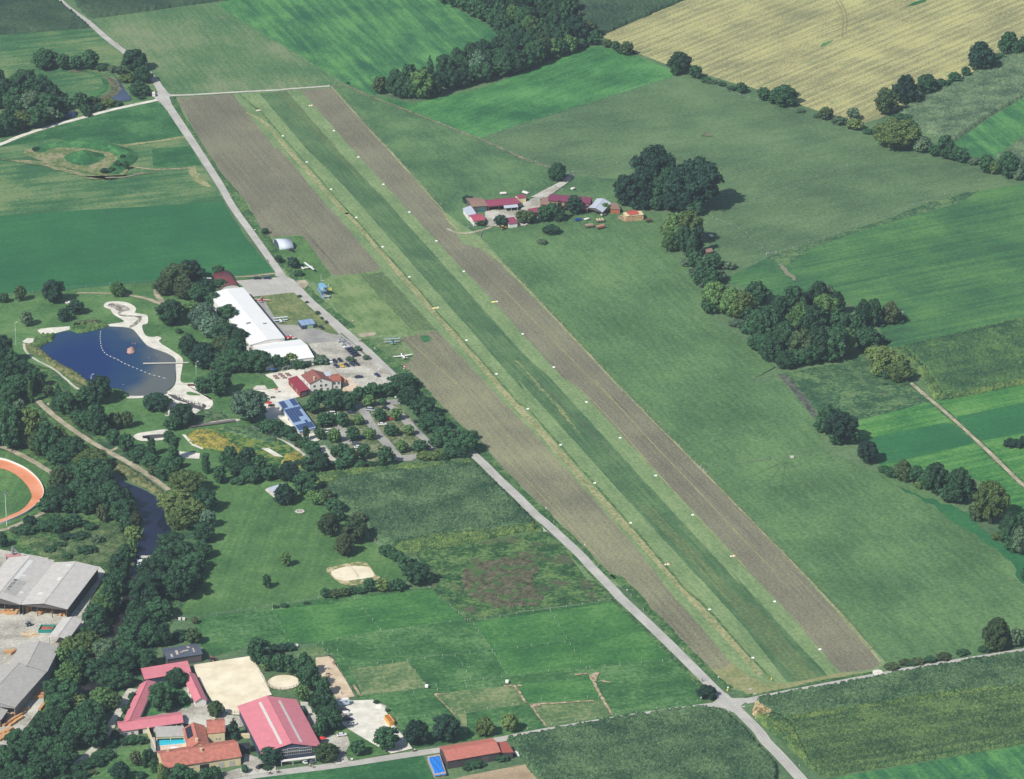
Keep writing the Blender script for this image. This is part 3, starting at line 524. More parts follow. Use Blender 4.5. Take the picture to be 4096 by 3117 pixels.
# speedway: cinder oval with a white board wall
Oo = pp('@20 -420 700 -200 632 0 642 120 680 220 732 310 815 348 900 328 965 290 1010 180 1085 0 1158 -200 1190 -420 1150')
Oi = pp('@20 -420 780 -200 706 0 712 110 752 200 828 250 912 244 965 180 1040 80 1088 0 1120 -200 1150 -420 1110')
LAY[0] += .002; z = LAY[0]; a = smoothpoly(Oo, False, 5); b = smoothpoly(Oi, False, 5); m = MB()
m.add([(p.x, p.y, z) for p in a + b], [(i, i + 1, len(a) + i + 1, len(a) + i) for i in range(len(a) - 1)]); o = tag(m.build('speedway_track', M_track), kind='structure')
m = MB()
for i in range(len(a) - 1):
    p, q = a[i], a[i + 1]; d = (q - p).normalized(); nn = Vector((d.y, -d.x, 0)) * -.25
    m.add([p, q, q + nn, p + nn] + [v + Vector((0, 0, 1.3)) for v in (p, q, q + nn, p + nn)], [(3, 2, 1, 0), (4, 5, 6, 7), (0, 1, 5, 4), (1, 2, 6, 5), (2, 3, 7, 6), (3, 0, 4, 7)])
w = m.build('boundary_wall', plain('white_boards', (232, 230, 226), .6, var=.15)); tag(w, 'white board wall round the red cinder track', 'wall')
# ball court, fire pit, riding rings
sheet('sand_surround', '@21 610 1520 700 1490 860 1460 940 1475 1000 1560 1040 1590 900 1640 760 1645 680 1600', ground('sandy_grass', [(120, 132, 88), (164, 158, 118), (196, 184, 150)], patch=5, a=1.2, c=.7), smooth=True)
sheet('volleyball_court', '@21 650 1540 720 1510 800 1495 940 1500 985 1545 985 1580 860 1600 760 1612 700 1600 665 1575', M_sand, smooth=True)
def disc(name, c, r, mat, kind='structure', k=48):
    LAY[0] += .002; m = MB(); m.add([(c.x + r * math.cos(2 * math.pi * i / k), c.y + r * math.sin(2 * math.pi * i / k), LAY[0]) for i in range(k)], [tuple(range(k))]); return tag(m.build(name, mat), kind=kind)
fp = tp('21', 397, 1055); disc('fire_pit_paving', fp, 78 / 4 / pxm(fp), M_grav)
rc = tp('31', 268, 910); rr = 130 / 2 / pxm(rc); disc('round_pen_sand', rc, rr, M_sand)
sheet('riding_arena', '@30 1540 775 1560 768 1900 715 2000 700 2030 725 2110 860 2175 1010 @31 130 1020 -100 1100 @30 1930 1170 1830 1165 1700 1060 1620 940', M_sand)
sheet('sand_paddock', '@31 525 712 600 705 655 700 690 780 760 880 840 1025 700 1050 640 960 560 900 530 800', M_sandp)
sheet('stable_yard', '@30 1240 900 1350 880 1480 820 1560 840 1600 960 1690 1070 1830 1172 1930 1180 1960 1260 1800 1300 1480 1240 1150 1240', M_conc)
sheet('lawn', '@30 1170 1190 1200 1100 1180 1000 1250 930 1370 900 1500 1000 1525 1100 1400 1130 1290 1160', G_dark, smooth=True)
sheet('stable_yard', '@30 1770 1640 1940 1590 1960 1480 2100 1520 2208 1560 2208 1620 1800 1690', M_conc)
sheet('gravel_car_park', '@31 690 1060 980 1050 1060 1090 1150 1250 1250 1370 1300 1440 1130 1480 980 1400 850 1350 770 1270 640 1170 540 1180', M_white)
sheet('gravel_car_park', '@31 560 1380 640 1330 780 1340 800 1400 760 1480 790 1540 700 1570 600 1500', M_conc)
sheet('lawn', '@31 640 1310 780 1280 980 1400 1120 1480 980 1510 810 1540 765 1480 800 1400 780 1340 700 1330', G_lawn)
sheet('lawn', '@30 700 1700 860 1540 960 1450 1180 1410 1230 1560 1280 1700', G_lawn)
sheet('stable_yard', '@31 400 1060 470 1070 560 1180 600 1300 500 1300 420 1150', M_conc)
# sawmill yard
sheet('sawmill_yard', '@20 -300 1300 100 1380 800 1500 840 1540 @30 820 80 720 250 660 460 500 620 440 740 350 960 350 1080 260 1200 100 1420 -300 1560', M_conc)
sheet('sawdust_patch', '@30 170 500 250 490 340 520 300 550 200 550', ground('sawdust', [(186, 160, 134), (204, 182, 156), (216, 198, 172)], patch=4, a=1, c=.8), jit=.8)
# swept bare strips between the paddocks
for s, w in (('@32 30 940 115 932', 2), ('@32 115 932 160 1000 210 1078', 1.8), ('@32 245 1085 400 1078 600 1066 750 1056', 1.8), ('@32 245 1085 300 1170 372 1265', 1.6), ('@32 720 850 760 930 820 1040 900 1172', 2.0),
             ('@32 600 850 700 838', 2), ('@32 800 895 885 910', 1.8), ('@31 1480 1005 1560 1002', 2), ('@31 1480 1005 1540 1070 1640 1170', 1.2), ('@31 2140 935 2175 935', 2.2), ('@31 830 930 870 1000 900 1020', 2)):
    ribbon('bare_strip', s, [w * .75, w * .5], G_dirt, rag=.3)
sheet('bare_ground', '@32 710 858 760 828 810 822 780 870 765 900 745 900', G_dirt, jit=.5)
sheet('bare_ground', '@32 240 1082 330 1080 300 1105 262 1105', G_dirt, jit=.4)
sheet('farm_yard', '@11 1880 180 1900 160 2140 170 2208 130 @12 60 160 290 60 330 30 480 -60 400 -10 320 60 330 150 350 200 200 290 0 300 @11 1900 290 1880 250', M_conc)
ribbon('farm_track', '@02 580 1400 500 1470 400 1530 300 1590', [3, 6, 9], M_conc, rag=.2)
sheet('mud_patch', '@12 940 215 1000 200 1010 260 960 240', G_dirt, jit=.6)
sheet('mud_patch', '@02 1600 1080 1650 1065 1700 1085 1650 1105', ground('mud_faint', [(92, 112, 82), (106, 116, 90), (120, 120, 98)], patch=5, a=1, c=.8), jit=1.5)

# ================================================================ STANDING CROPS
M_maize = ground('maize', [(44, 76, 56), (66, 98, 70), (92, 122, 86)], patch=18, grain=.7, a=1.0, c=1.1, b=.4, ang=E3, st=8, sw=2)
M_maize_y = ground('maize_yellow', [(52, 86, 56), (78, 110, 66), (112, 136, 78)], patch=8, grain=.7, a=1.0, c=1.1, b=.5, ang=E3, st=8, sw=2)
M_maize_f = ground('maize_far', [(48, 74, 60), (58, 86, 66), (72, 98, 74)], patch=25, grain=.7, a=.9, c=.7)
M_maize_t = ground('maize_tassel', [(70, 98, 76), (90, 118, 90), (114, 138, 104)], patch=14, grain=.8, a=1.1, c=1.1, b=.7, ang=E1, st=10, sw=2)
MG_far = ang_of('@00 0 270 700 215')
crop('maize_field', '@00 -300 -60 370 -60 470 20 690 200 715 222 300 258 -300 305', 2.3, M_maize_f, MG_far, 1.1)
crop('maize_field', '@00 560 -60 600 20 700 130 745 148 1300 72 1900 -10 2100 -60', 2.3, M_maize_f, MG_far, 1.1)
crop('maize_field', '@02 500 -60 700 220 760 285 810 285 1000 200 1480 0 1600 -60', 2.3, M_maize_f, E2, 1.1)
crop('maize_field', '@03 1190 900 1400 800 1700 650 2208 400 2600 200 2600 550 2208 775 1900 950 1640 1140 1500 1090 1340 1040', 2.3, M_maize_t, E1, 1.0, .7)
crop('maize_field', '@03 1990 1265 2208 1110 2500 950 2500 1500 2208 1360 2100 1300', 2.3, M_maize_t, E1, 1.0, .7)
crop('maize_field', '@13 1240 1270 1430 1225 2208 1045 2500 980 2500 1480 2208 1530 1700 1640 1560 1640 1420 1440', 2.4, ground('maize_dark_east', [(50, 84, 60), (64, 98, 66), (84, 120, 72)], patch=18, grain=.7, a=1.0, c=1.0, b=1.0, ang=E1, st=14, sw=5), E1, .9)
crop('maize_field', '@13 1180 1285 1240 1270 1420 1440 1560 1640 1500 1680 1330 1400', 2.0, M_maize_y, E1, .9)
crop('maize_field', '@13 1560 1640 1700 1640 2208 1530 2208 1500 2230 1550 1680 1665 1520 1685', 2.1, M_maize_y, E1, .9)
MF = ang_of('@21 600 1200 2000 1000')
crop('maize_field', '@21 560 880 760 800 1000 770 1600 700 1800 690 1900 780 2208 1085 @22 255 1135 275 1155 200 1180 @21 2208 1170 1900 1215 1600 1240 1300 1290 1160 1330 1040 1290 960 1230 930 1160 760 1000', 2.4, M_maize, MF, .85)
crop('maize_field', '@21 520 790 560 760 900 730 1700 660 1780 655 1810 695 1600 705 1000 775 760 805 570 870', 2.2, M_maize_y, MF, .85)
crop('maize_field', '@21 1160 1335 1300 1295 1600 1245 1900 1220 2208 1172 @22 200 1182 275 1155 285 1200 150 1225 @21 1700 1320 1300 1375 1220 1375', 2.2, M_maize_y, MF, .85)
crop('maize_field', '@31 2090 1375 @32 60 1375 300 1330 900 1215 1400 1145 1620 1118 1790 1150 1900 1240 2208 1580 2208 1700 @33 240 1760 @32 2208 1900 400 1900 320 1700 210 1560 180 1530 110 1460 @31 2150 1400', 2.4, M_maize, E3, .8)
crop('maize_field', '@33 60 1060 200 1030 600 965 1000 890 1400 815 2208 680 2500 630 2500 900 2208 960 1500 1010 900 1110 300 1200 200 1170', 2.5, M_maize, E3, .8)
crop('maize_field', '@33 300 1200 900 1110 1500 1015 2208 900 2500 860 2500 930 2208 955 1500 1050 1000 1125 330 1240', 2.1, M_maize_y, E3, .8)
crop('maize_field', '@33 340 1240 1000 1130 1500 1060 2208 960 2500 910 2500 1350 2208 1400 1200 1570 650 1660 560 1640 500 1560', 2.4, ground('maize_rows', [(52, 82, 56), (72, 102, 66), (98, 126, 78)], patch=18, grain=.7, a=.8, c=1, b=1.0, ang=E3, st=24, sw=4), E3, .8)
crop('maize_field', '@33 60 1190 200 1170 340 1240 500 1560 560 1640 510 1600 330 1420 150 1270', 2.2, M_maize_y, E3, .8)
crop('dry_maize_patch', '@33 40 1150 70 1070 160 1065 200 1110 200 1190 130 1230 80 1200', 1.6, ground('maize_dry', [(132, 118, 84), (166, 146, 110), (186, 170, 132)], patch=4, a=1, c=1), 0, .8)
M_reed = ground('reeds', [(54, 92, 52), (80, 116, 66), (106, 132, 80)], patch=4, grain=.6, a=1.2, c=1)
crop('reeds', '@10 560 1130 600 1100 720 1085 850 1075 860 1095 780 1120 640 1150', 1.8, M_reed, 0, .8, .7)
crop('reeds', '@10 590 1090 620 1070 740 1055 810 1060 800 1080 700 1090', 1.8, ground('reeds_dark', [(60, 82, 56), (84, 100, 68), (104, 110, 80)], patch=4, a=1, c=1), 0, .8, .7)
crop('reeds', '@10 330 1165 430 1165 430 1210 380 1225 300 1270 270 1260 265 1210', 1.8, M_reed, 0, .8, .7)
crop('reeds', '@10 215 1250 270 1255 330 1290 420 1370 560 1440 720 1550 700 1570 560 1500 440 1420 330 1340', 1.6, ground('reeds_dry', [(76, 96, 60), (100, 112, 74), (122, 124, 88)], patch=4, a=1, c=1), 0, .8, .7)
crop('reeds', '@10 890 1600 960 1610 1030 1650 1000 1670 930 1650', 1.6, M_reed, 0, .8, .7)
crop('reeds', '@20 1480 330 1600 260 1700 240 1820 300 1700 335 1530 375', 1.4, ground('reeds_blue', [(60, 92, 66), (78, 110, 76), (96, 124, 84)], patch=4, a=1, c=1), 0, .9, .6)
crop('reeds', '@20 1760 395 1900 380 2050 410 2208 480 2208 520 2050 480 1900 440', 1.2, ground('reeds_blue', [(60, 92, 66)], patch=4), 0, .9, .6)
crop('reeds', '@20 930 720 1000 780 1200 880 1310 960 1330 930 1230 850 1000 690 900 650', 1.6, ground('reeds_dry', [(76, 96, 60)]), 0, .9, .7)
crop('scrub', '@21 1700 1540 1760 1480 1950 1440 2100 1400 2208 1390 @22 280 1400 300 1500 250 1640 @32 200 40 340 230 300 290 100 300 @31 2100 330 1900 290 1750 200 1700 120', .6, ground('brown_scrub', [(72, 78, 60), (92, 90, 74), (108, 106, 88)], patch=4, grain=.7, a=1.3, c=1, spots=[((74, 108, 62), 6, .52, .06)]), 0, 1.0, .7)
crop('scrub', '@20 600 1180 900 1160 1000 1240 1000 1400 860 1480 600 1400 540 1300 300 1270 150 1250 300 1380 480 1480 780 1490 560 1330', .8, ground('scrub_green', [(56, 84, 54), (76, 104, 64), (104, 124, 84)], patch=5, grain=.7, a=1.3, c=1, spots=[((110, 104, 88), 5, .6, .08)]), 0, 1.2, .7)
crop('scrub', '@13 1000 1310 700 1400 450 1440 600 1520 1000 1560 1290 1560 1300 1480', .35, ground('scrub_faint', [(54, 90, 62), (68, 104, 68), (88, 118, 80)], patch=6, a=1.2, c=.8, spots=[((104, 96, 80), 4, .64, .08)]), 0, 1.3, .4)
# earth mound and its ring bank in the left meadow
def mound(name, cx, cy, rx, ry, h, mat):
    c = tp('00', cx, cy); s = pxm(c); RX = rx / 2 / s; RY = ry / 2 / s / .385; V = []; F = []; k = 36; J = 9
    for j in range(J + 1):
        t = j / J
        for i in range(k):
            a = 2 * math.pi * i / k; r = t * (1 + .06 * math.sin(3 * a)); V.append((RX * r * math.cos(a), RY * r * math.sin(a), h * (math.cos(math.pi * t) * .5 + .5) + LAY[0]))
    for j in range(J):
        for i in range(k): F.append((j * k + i, (j + 1) * k + i, (j + 1) * k + (i + 1) % k, j * k + (i + 1) % k))
    o = npmesh(name, V, F, mat, (c.x, c.y, 0)); o.data.polygons.foreach_set('use_smooth', [True] * len(o.data.polygons)); return tag(o, kind='structure')
def bank(name, s, w, h, mat):
    P_ = smoothpoly(pp(s), False, 5); V = []; k = len(P_); N = 7
    for i, p in enumerate(P_):
        a = P_[max(0, i - 1)]; b = P_[min(k - 1, i + 1)]; d = (b - a); d.z = 0; d.normalize(); nn = Vector((-d.y, d.x, 0)); e = math.sin(math.pi * min(1, max(0, i / (k - 1)))) ** .4 if 0 < i < k - 1 else 0
        for j in range(N): t = j / (N - 1) * 2 - 1; q = p + nn * w / 2 * t * (.4 + .6 * e); V.append((q.x, q.y, LAY[0] + .02 + h * e * (math.cos(math.pi * t) * .5 + .5)))
    F = [(i * N + j, i * N + j + 1, (i + 1) * N + j + 1, (i + 1) * N + j) for i in range(k - 1) for j in range(N - 1)]
    o = npmesh(name, V, F, mat); o.data.polygons.foreach_set('use_smooth', [True] * len(o.data.polygons)); return tag(o, kind='structure')
sheet('dry_ring', '@00 200 1210 380 1180 860 1150 1040 1200 1040 1320 1000 1400 900 1430 780 1400 500 1340 240 1260', ground('dry_grass', [(98, 122, 78), (124, 136, 92), (150, 146, 116)], patch=10, a=1.1, c=.8, b=.5, ang=LW), smooth=True)
sheet('dry_ring', '@00 -100 1270 300 1290 700 1400 880 1440 1100 1400 1300 1370 1000 1420 900 1445 700 1430 300 1320', MATS['dry_grass'], jit=1)
mound('mound', 675, 1270, 160, 62, 5.0, G_dark)
bank('earth_bank', '@00 310 1225 380 1175 560 1160 760 1170 880 1190 980 1220 1020 1270 960 1330 900 1400', 13, 2.6, G_dark)
ribbon('stone_strip', '@00 840 1425 1000 1420 1080 1400 1160 1385', 2.0, ground('stones', [(132, 128, 116), (160, 154, 140), (104, 124, 86)], patch=2, grain=.5, a=1.4, c=1), rag=.7)
ribbon('stone_strip', '@13 250 600 310 660 380 730', 2.6, MATS['stones'], rag=.9)
# ================================================================ TREES
BARK = plain('bark', (92, 84, 74), .9, var=.3); PALE = plain('pale_bark', (176, 168, 150), .9, var=.2)
LEAF = {'g': leafmat('leaves_green', (46, 76, 56), .5), 'y': leafmat('leaves_yellow_green', (84, 102, 62), .45), 's': leafmat('leaves_silver', (74, 98, 86), .4), 'b': leafmat('leaves_bronze', (58, 76, 52), .4),
        'r': leafmat('leaves_reddish', (68, 80, 58), .3), 'c': leafmat('needles', (44, 70, 54)), 'd': leafmat('leaves_dark', (36, 62, 52), .4), 'l': leafmat('leaves_light', (72, 100, 62)), 'h': leafmat('leaves_greyish', (74, 94, 76), .35)}
def crown_mesh(seed, n, shape, leaf=.085, peak=False):
    """leaf clumps spread over many lobes of a unit crown: radius 1, from z=0 to z=1"""
    r = np.random.default_rng(seed); lobes = []
    if shape == 'cone':
        for z in np.linspace(.06, .97, 12):
            R_ = (1 - z) ** .8 * .85 + .05; k = max(1, int(8 * R_)) if z < .9 else 1
            for i in range(k): a = r.uniform(0, 6.28); lobes.append((R_ * .7 * math.cos(a), R_ * .7 * math.sin(a), z, .30 * R_ + .09, .05 + .05 * R_))
    elif shape == 'column':
        for z in np.linspace(.08, .92, 9):
            R_ = .75 * math.sin(math.pi * (z * .8 + .18)) ** .6
            for i in range(3): a = r.uniform(0, 6.28); lobes.append((R_ * .5 * math.cos(a), R_ * .5 * math.sin(a), z, .5, .085))
    else:
        nl = {'round': 26, 'big': 44, 'bush': 16}[shape]; zc = .5
        for i in range(nl):
            a = i * 2.399 + r.uniform(-.4, .4); u = 1 - 2 * (i + .5) / nl; q = math.sqrt(max(0, 1 - u * u)); k = r.uniform(.62, .86)
            if shape == 'big': k = r.uniform(.6, .95)
            rr = r.uniform(.24, .36) * (1 if shape != 'big' else .8); zz = .5 + u * .36 * r.uniform(.8, 1.15)
            if shape == 'bush': zz = .42 + u * .34
            if shape == 'round': zz = .5 + u * .40
            if peak: zz = .46 + u * .42; k *= 1.0 - .75 * max(0, zz - .35) ** 1.1; rr *= 1.0 - .45 * max(0, zz - .45)
            lobes.append((q * k * math.cos(a) * r.uniform(.85, 1.12), q * k * math.sin(a) * r.uniform(.85, 1.12), zz, rr, rr * .46))
        lobes.append((0, 0, .5, .6, .3))
    W = np.array([l[3] ** 2 for l in lobes]); W /= W.sum(); V = []; F = []
    for l, w in zip(lobes, W):
        m = max(6, int(n * w)); d = r.normal(size=(m, 3)); d /= np.linalg.norm(d, axis=1)[:, None]; d[:, 2] = np.where(d[:, 2] < -.5, -d[:, 2], d[:, 2])
        rad = r.uniform(.78, 1.24, (m, 1)) ; p = np.array(l[:3]) + d * rad * np.array([l[3], l[3], l[4]])
        nn = d + r.normal(size=(m, 3)) * .42; nn /= np.linalg.norm(nn, axis=1)[:, None]
        t = np.cross(nn, r.normal(size=(m, 3))); t /= np.linalg.norm(t, axis=1)[:, None]; b = np.cross(nn, t); sz = leaf * r.uniform(.6, 1.35, (m, 1)); zk = np.array([1, 1, .5])
        q = np.stack([p - t * sz - b * sz * .7, p + t * sz - b * sz * .5, p + t * sz * .6 + b * sz, p - t * sz * .8 + b * sz * .7], 1)
        q = p[:, None] + (q - p[:, None]) * zk; k = len(V) * 4 if False else sum(len(x) for x in V)
        V.append(q.reshape(-1, 3)); F.append(np.arange(m * 4).reshape(m, 4) + k)
    # dark inner body so no daylight shows through the middle
    for l in lobes:
        k = sum(len(x) for x in V); rr = l[3] * .76; zz = l[4] * .76; ic = []
        for j in range(5):
            th = math.pi * (j + .5) / 5
            for i in range(8): a = 2 * math.pi * i / 8; ic.append((l[0] + rr * math.sin(th) * math.cos(a), l[1] + rr * math.sin(th) * math.sin(a), l[2] + zz * math.cos(th)))
        V.append(np.array(ic)); F.append(np.array([(k + j * 8 + i, k + (j + 1) * 8 + i, k + (j + 1) * 8 + (i + 1) % 8, k + j * 8 + (i + 1) % 8) for j in range(4) for i in range(8)] + [(k, k + 2, k + 4, k + 6)]))
    V = np.concatenate(V); F = np.concatenate(F); V[:, 2] = np.clip(V[:, 2], .0, 1.02); return V, F
def mesh_only(name, V, F, mat):
    o = npmesh(name, V, F, mat); me = o.data; bpy.data.objects.remove(o); return me
CR = {}
def crown_me(kind, shape, i):
    key = (kind, shape, i)
    if key not in CR:
        n = {'round': 2200, 'big': 5200, 'bush': 900, 'cone': 1800, 'column': 1000}[shape]; base = ('V', shape, i)
        if base not in CR: CR[base] = crown_mesh({'round': 1, 'big': 2, 'bush': 3, 'cone': 4, 'column': 5}[shape] * 31 + i, n, shape, {'round': .078, 'big': .05, 'bush': .12, 'cone': .08, 'column': .11}[shape], shape in ('round', 'big') and i % 2 == 1)
        CR[key] = mesh_only('crown', *CR[base], LEAF[kind])
    return CR[key]
TRK = {}
def trunk_me(mat, fork):
    key = (mat.name, fork)
    if key not in TRK:
        m = MB(); m.tube((0, 0, -.02), (.02, 0, .45), .055, .04, 7); m.tube((.02, 0, .43), (.0, .03, .85), .04, .012, 6)
        for a in ((.3, 2.4, 4.4) if fork else ()): m.tube((.01, 0, .3), (.34 * math.cos(a), .34 * math.sin(a), .66), .026, .01, 5)
        o = m.build('trunk', mat); TRK[key] = o.data; bpy.data.objects.remove(o)
    return TRK[key]
KN = {'g': 'dark green', 'y': 'yellowish green', 's': 'silvery', 'b': 'bronze tinged', 'r': 'reddish', 'c': 'dark', 'd': 'very dark green', 'l': 'light green', 'h': 'greyish'}
NT = [0]
SPEC = []
def tree(*a, **k): SPEC.append((a, k))
def tree_now(tile, x, yt, yb, w, kind='g', shape=None, label=None, group=None, trunk=None):
    shape = shape or ('big' if w >= 230 else 'round')
    k = .13 if shape in ('column', 'cone') else .2
    if shape == 'bush': k = .3
    base = tp(tile, x, yb - k * w); s = pxm(base); d = PITCH + math.atan((OY[int(tile[0])] + yb / 2 - 1558.5) / FPX)
    H_ = (yb - k * w - yt) / 2 / s / math.cos(d); Rr = w / 4 / s
    if shape in ('round', 'big'): H_ = max(H_ - Rr * .1, Rr * 1.25)
    H_ = max(H_, Rr * (.8 if shape == 'bush' else 1.0), 1.2)
    nm = {'bush': 'bush', 'cone': 'spruce_tree', 'column': 'columnar_tree'}.get(shape, 'broadleaf_tree'); cat = 'bush' if shape == 'bush' else 'tree'
    rz = random.uniform(0, 6.28); NT[0] += 1
    t = thing(nm, (base.x, base.y, 0), label, cat, group, rz)
    lift = 0.0 if shape == 'bush' else (.02 if shape in ('cone', 'column') else .06 * min(1, H_ / max(.1, Rr * 2.4)))
    c = bpy.data.objects.new('crown', crown_me(kind, shape, NT[0] % (4 if shape == 'round' else 3 if shape in ('big', 'bush') else 2))); C.objects.link(c); c.parent = t
    c.scale = (Rr * 1.1, Rr * 1.1, H_ * 1.06 * (1 - lift)); c.location = (0, 0, H_ * lift)
    if shape != 'bush':
        q = bpy.data.objects.new('trunk', trunk_me(trunk or BARK, shape not in ('cone', 'column'))); C.objects.link(q); q.parent = t
        wk = min(Rr * 1.3, H_ * .5); q.scale = (wk, wk, H_ * (.9 if not trunk else 1.0))
    return t
ORD = ['', 'second', 'third', 'fourth', 'fifth', 'sixth', 'seventh', 'eighth', 'ninth', 'tenth', 'eleventh', 'twelfth', 'thirteenth', 'fourteenth', 'fifteenth', 'sixteenth', 'seventeenth', 'eighteenth', 'nineteenth', 'twentieth']
def grove(where, group, s, solo=None, ordinal=True):
    """s: 'tile | x ytop ybottom width [kind][shape] ; ...' ; labels are told apart along the grove, or shared where the crowns of a wood cannot be"""
    tile, body = s.split('|'); tile = tile.strip(); L = []
    for e in body.split(';'):
        e = e.split()
        if not e: continue
        kd = 'g'; sh = None
        for a in e[4:]:
            if a in LEAF: kd = a
            else: sh = {'cone': 'cone', 'col': 'column', 'bush': 'bush', 'big': 'big'}[a]
        L.append([float(e[0]), float(e[1]), float(e[2]), float(e[3]), kd, sh])
    order = sorted(range(len(L)), key=lambda i: L[i][0]); n = len(L)
    hi = min(range(n), key=lambda i: L[i][1]); lo = max(range(n), key=lambda i: L[i][2]); wd = max(range(n), key=lambda i: L[i][3])
    for i, l in enumerate(L):
        r = order.index(i); sh = l[5]; kind = KN[l[4]]; noun = {'bush': 'bush', 'cone': 'conifer', 'column': 'columnar tree'}.get(sh, 'tree')
        if n == 1: lab = f'{kind} {noun} {where}'
        elif n <= 12 or ordinal is True and n <= 20:
            pos = 'leftmost' if r == 0 else 'rightmost' if r == n - 1 else (ORD[r] + ' from the left' if r <= n // 2 else (ORD[n - 1 - r] + ' from the right'))
            lab = f'{kind} {noun} {where}, {pos}'
        else:
            lab = f'{kind} {noun} {where}'
            if r == 0: lab += ', leftmost'
            elif r == n - 1: lab += ', rightmost'
            elif i == hi: lab += ', farthest back'
            elif i == lo: lab += ', nearest the camera'
            elif i == wd: lab += ', with the widest crown'
            else: lab += ', ' + ('left end' if r < n * .25 else 'left middle' if r < n * .5 else 'right middle' if r < n * .75 else 'right end') + (', back' if l[2] < np.median([q[2] for q in L]) else ', front')
        if len(lab.split()) > 16: lab = lab[len(kind) + 1:]
        if len(lab.split()) > 16: print('LONG', lab)
        kk = .84 if 'park car park' in where else 1.0; tree(tile, l[0], l[1] + (l[2] - l[1]) * (1 - kk) * .6, l[2], l[3] * kk, l[4], sh, lab, group)

# --- north-west
grove('in the clump inside the brook bend', 'trees inside the brook bend', '00| 365 390 585 210; 510 435 580 105; 615 450 582 115; 725 410 582 135; 805 520 582 80')
grove('beside the road at the brook', 'trees where the road passes the brook', '00| 1075 405 600 190; 1140 525 690 150; 1020 590 690 130 y bush; 1110 650 795 170; 965 530 620 90 h bush; 900 520 600 70 h bush')
grove('in the wood north of the gravel side road', 'wood north of the gravel side road', '00| 10 560 700 70; 200 565 830 200; 330 600 850 200; 50 640 900 160; 430 680 870 150; 250 740 960 190 h; 120 700 950 180; 380 760 960 170; 500 780 910 140; 180 880 1060 170 y; 300 860 1050 160; 60 880 1110 150; 400 870 1000 140 h; 470 900 985 100; -20 960 1120 110; -60 700 900 150')
grove('between the brook pool and the gravel side road', 'bushes by the brook pool', '00| 650 745 900 120; 745 770 885 110 b bush; 690 830 935 100 bush; 860 790 885 120 y bush; 935 810 870 90 bush; 790 830 905 90 bush; 1130 780 810 60 bush; 700 900 950 60 bush')
grove('small, at the left end of the earth bank', None, '00| 287 1178 1228 52 bush')
grove('at the north-east end of the earth bank', 'shrubs on the earth bank', '00| 870 1155 1205 60 bush; 930 1175 1220 60 bush; 1000 1200 1238 60 bush; 985 1240 1300 50 bush; 940 1290 1360 60 bush; 890 1340 1400 60 bush; 840 1375 1408 80 bush; 1010 1290 1370 40 bush')
grove('small, alone at the corner of the bright field', None, '01| 785 660 678 24 d bush')
# --- northern wood
grove('in the front rank of the northern wood', 'trees in the front rank of the northern wood', '01| 1040 620 775 130 b; 1160 600 795 130; 1220 610 812 140; 1370 570 822 180 l; 1280 640 815 110; 1480 580 795 140; 1600 560 745 150; 1700 540 725 160; 1810 520 690 140; 1880 510 680 130; 2000 480 640 150; 2110 440 615 140; 2180 450 595 110; 1440 660 790 90')
grove('in the back rank of the northern wood', 'trees in the back rank of the northern wood', '01| 1160 558 700 110; 1270 520 700 130; 1440 460 660 90 cone; 1400 540 700 110; 1560 450 680 140; 1650 385 620 120; 1760 350 600 120; 1830 400 660 140 s; 1860 330 560 120; 1960 300 520 130; 1980 390 590 140; 2080 340 560 150; 2060 260 500 130; 2150 270 500 140; 1700 450 640 130; 1900 400 600 130; 2120 200 380 140')
grove('in the northern wood at the photo top', 'trees of the northern wood near the top edge', '01| 1560 -60 50 120; 1640 -50 85 130; 1720 -40 120 140; 1800 0 165 140; 1870 40 200 140; 1950 90 245 130; 2040 90 275 120 cone; 2110 50 280 130 l; 1850 -80 90 150; 1950 -60 140 150; 2050 -60 160 150; 2150 -60 150 150; 1900 -20 170 140; 2190 60 300 140; 1740 -110 20 150; 1990 20 200 130; 2110 -10 220 120', ordinal=False)
grove('in the wood beside the far maize field', 'trees of the wood beside the far maize field', '02| 20 110 330 130; 100 60 260 100 l cone; 170 110 300 90 cone; 250 60 280 120; 240 130 340 130 l; 350 40 260 150; 450 100 330 150; 600 120 390 195 d; 470 -20 170 150; 560 -60 130 140; 350 -60 130 150; 130 -60 120 150; 230 -50 110 140; 30 -40 170 140; 400 190 400 140; 540 0 200 120; 720 165 330 120 b; 750 255 385 120; 640 320 405 110; 340 150 340 120; 560 290 450 130 l; 500 200 420 120', ordinal=False)
grove('in the south edge of the northern wood', 'trees on the south edge of the northern wood', '02| 30 380 625 150; 120 400 605 150; 210 390 580 140; 60 240 500 150; 170 250 460 150; 290 330 550 150; 330 265 500 140 b; 410 320 485 130 l; 480 330 475 130; 100 320 560 130; 250 230 430 130; 20 280 480 120; 200 300 500 130; 380 380 500 80 bush; 600 370 420 90 h bush; 440 450 490 80 h bush', ordinal=False)
grove('at the west corner of the stubble field', 'shrubs at the west corner of the stubble field', '02| 855 320 395 90 b; 925 335 412 75; 1010 335 462 100 b; 965 385 445 70 bush; 1060 400 450 50 bush')
grove('on the hedge line south of the stubble field', 'trees on the stubble field hedge', '02| 1440 428 622 165; 1565 530 648 115; 1650 620 680 80 bush; 1700 640 690 70 h bush; 1930 668 765 100; 1850 690 745 70 bush; 1770 655 705 70 bush; 1400 520 620 80')
grove('on the hedge south of the stubble field, middle stretch', 'hedge trees of the middle stretch', '03| 130 705 828 112; 285 680 878 205; 200 760 850 80; 345 780 870 90; 620 862 980 110 b; 550 910 960 60 h bush; 735 930 1028 110 h bush; 840 868 978 108 h; 850 960 1062 135 y; 970 1035 1098 95 bush; 420 880 920 70 h bush')
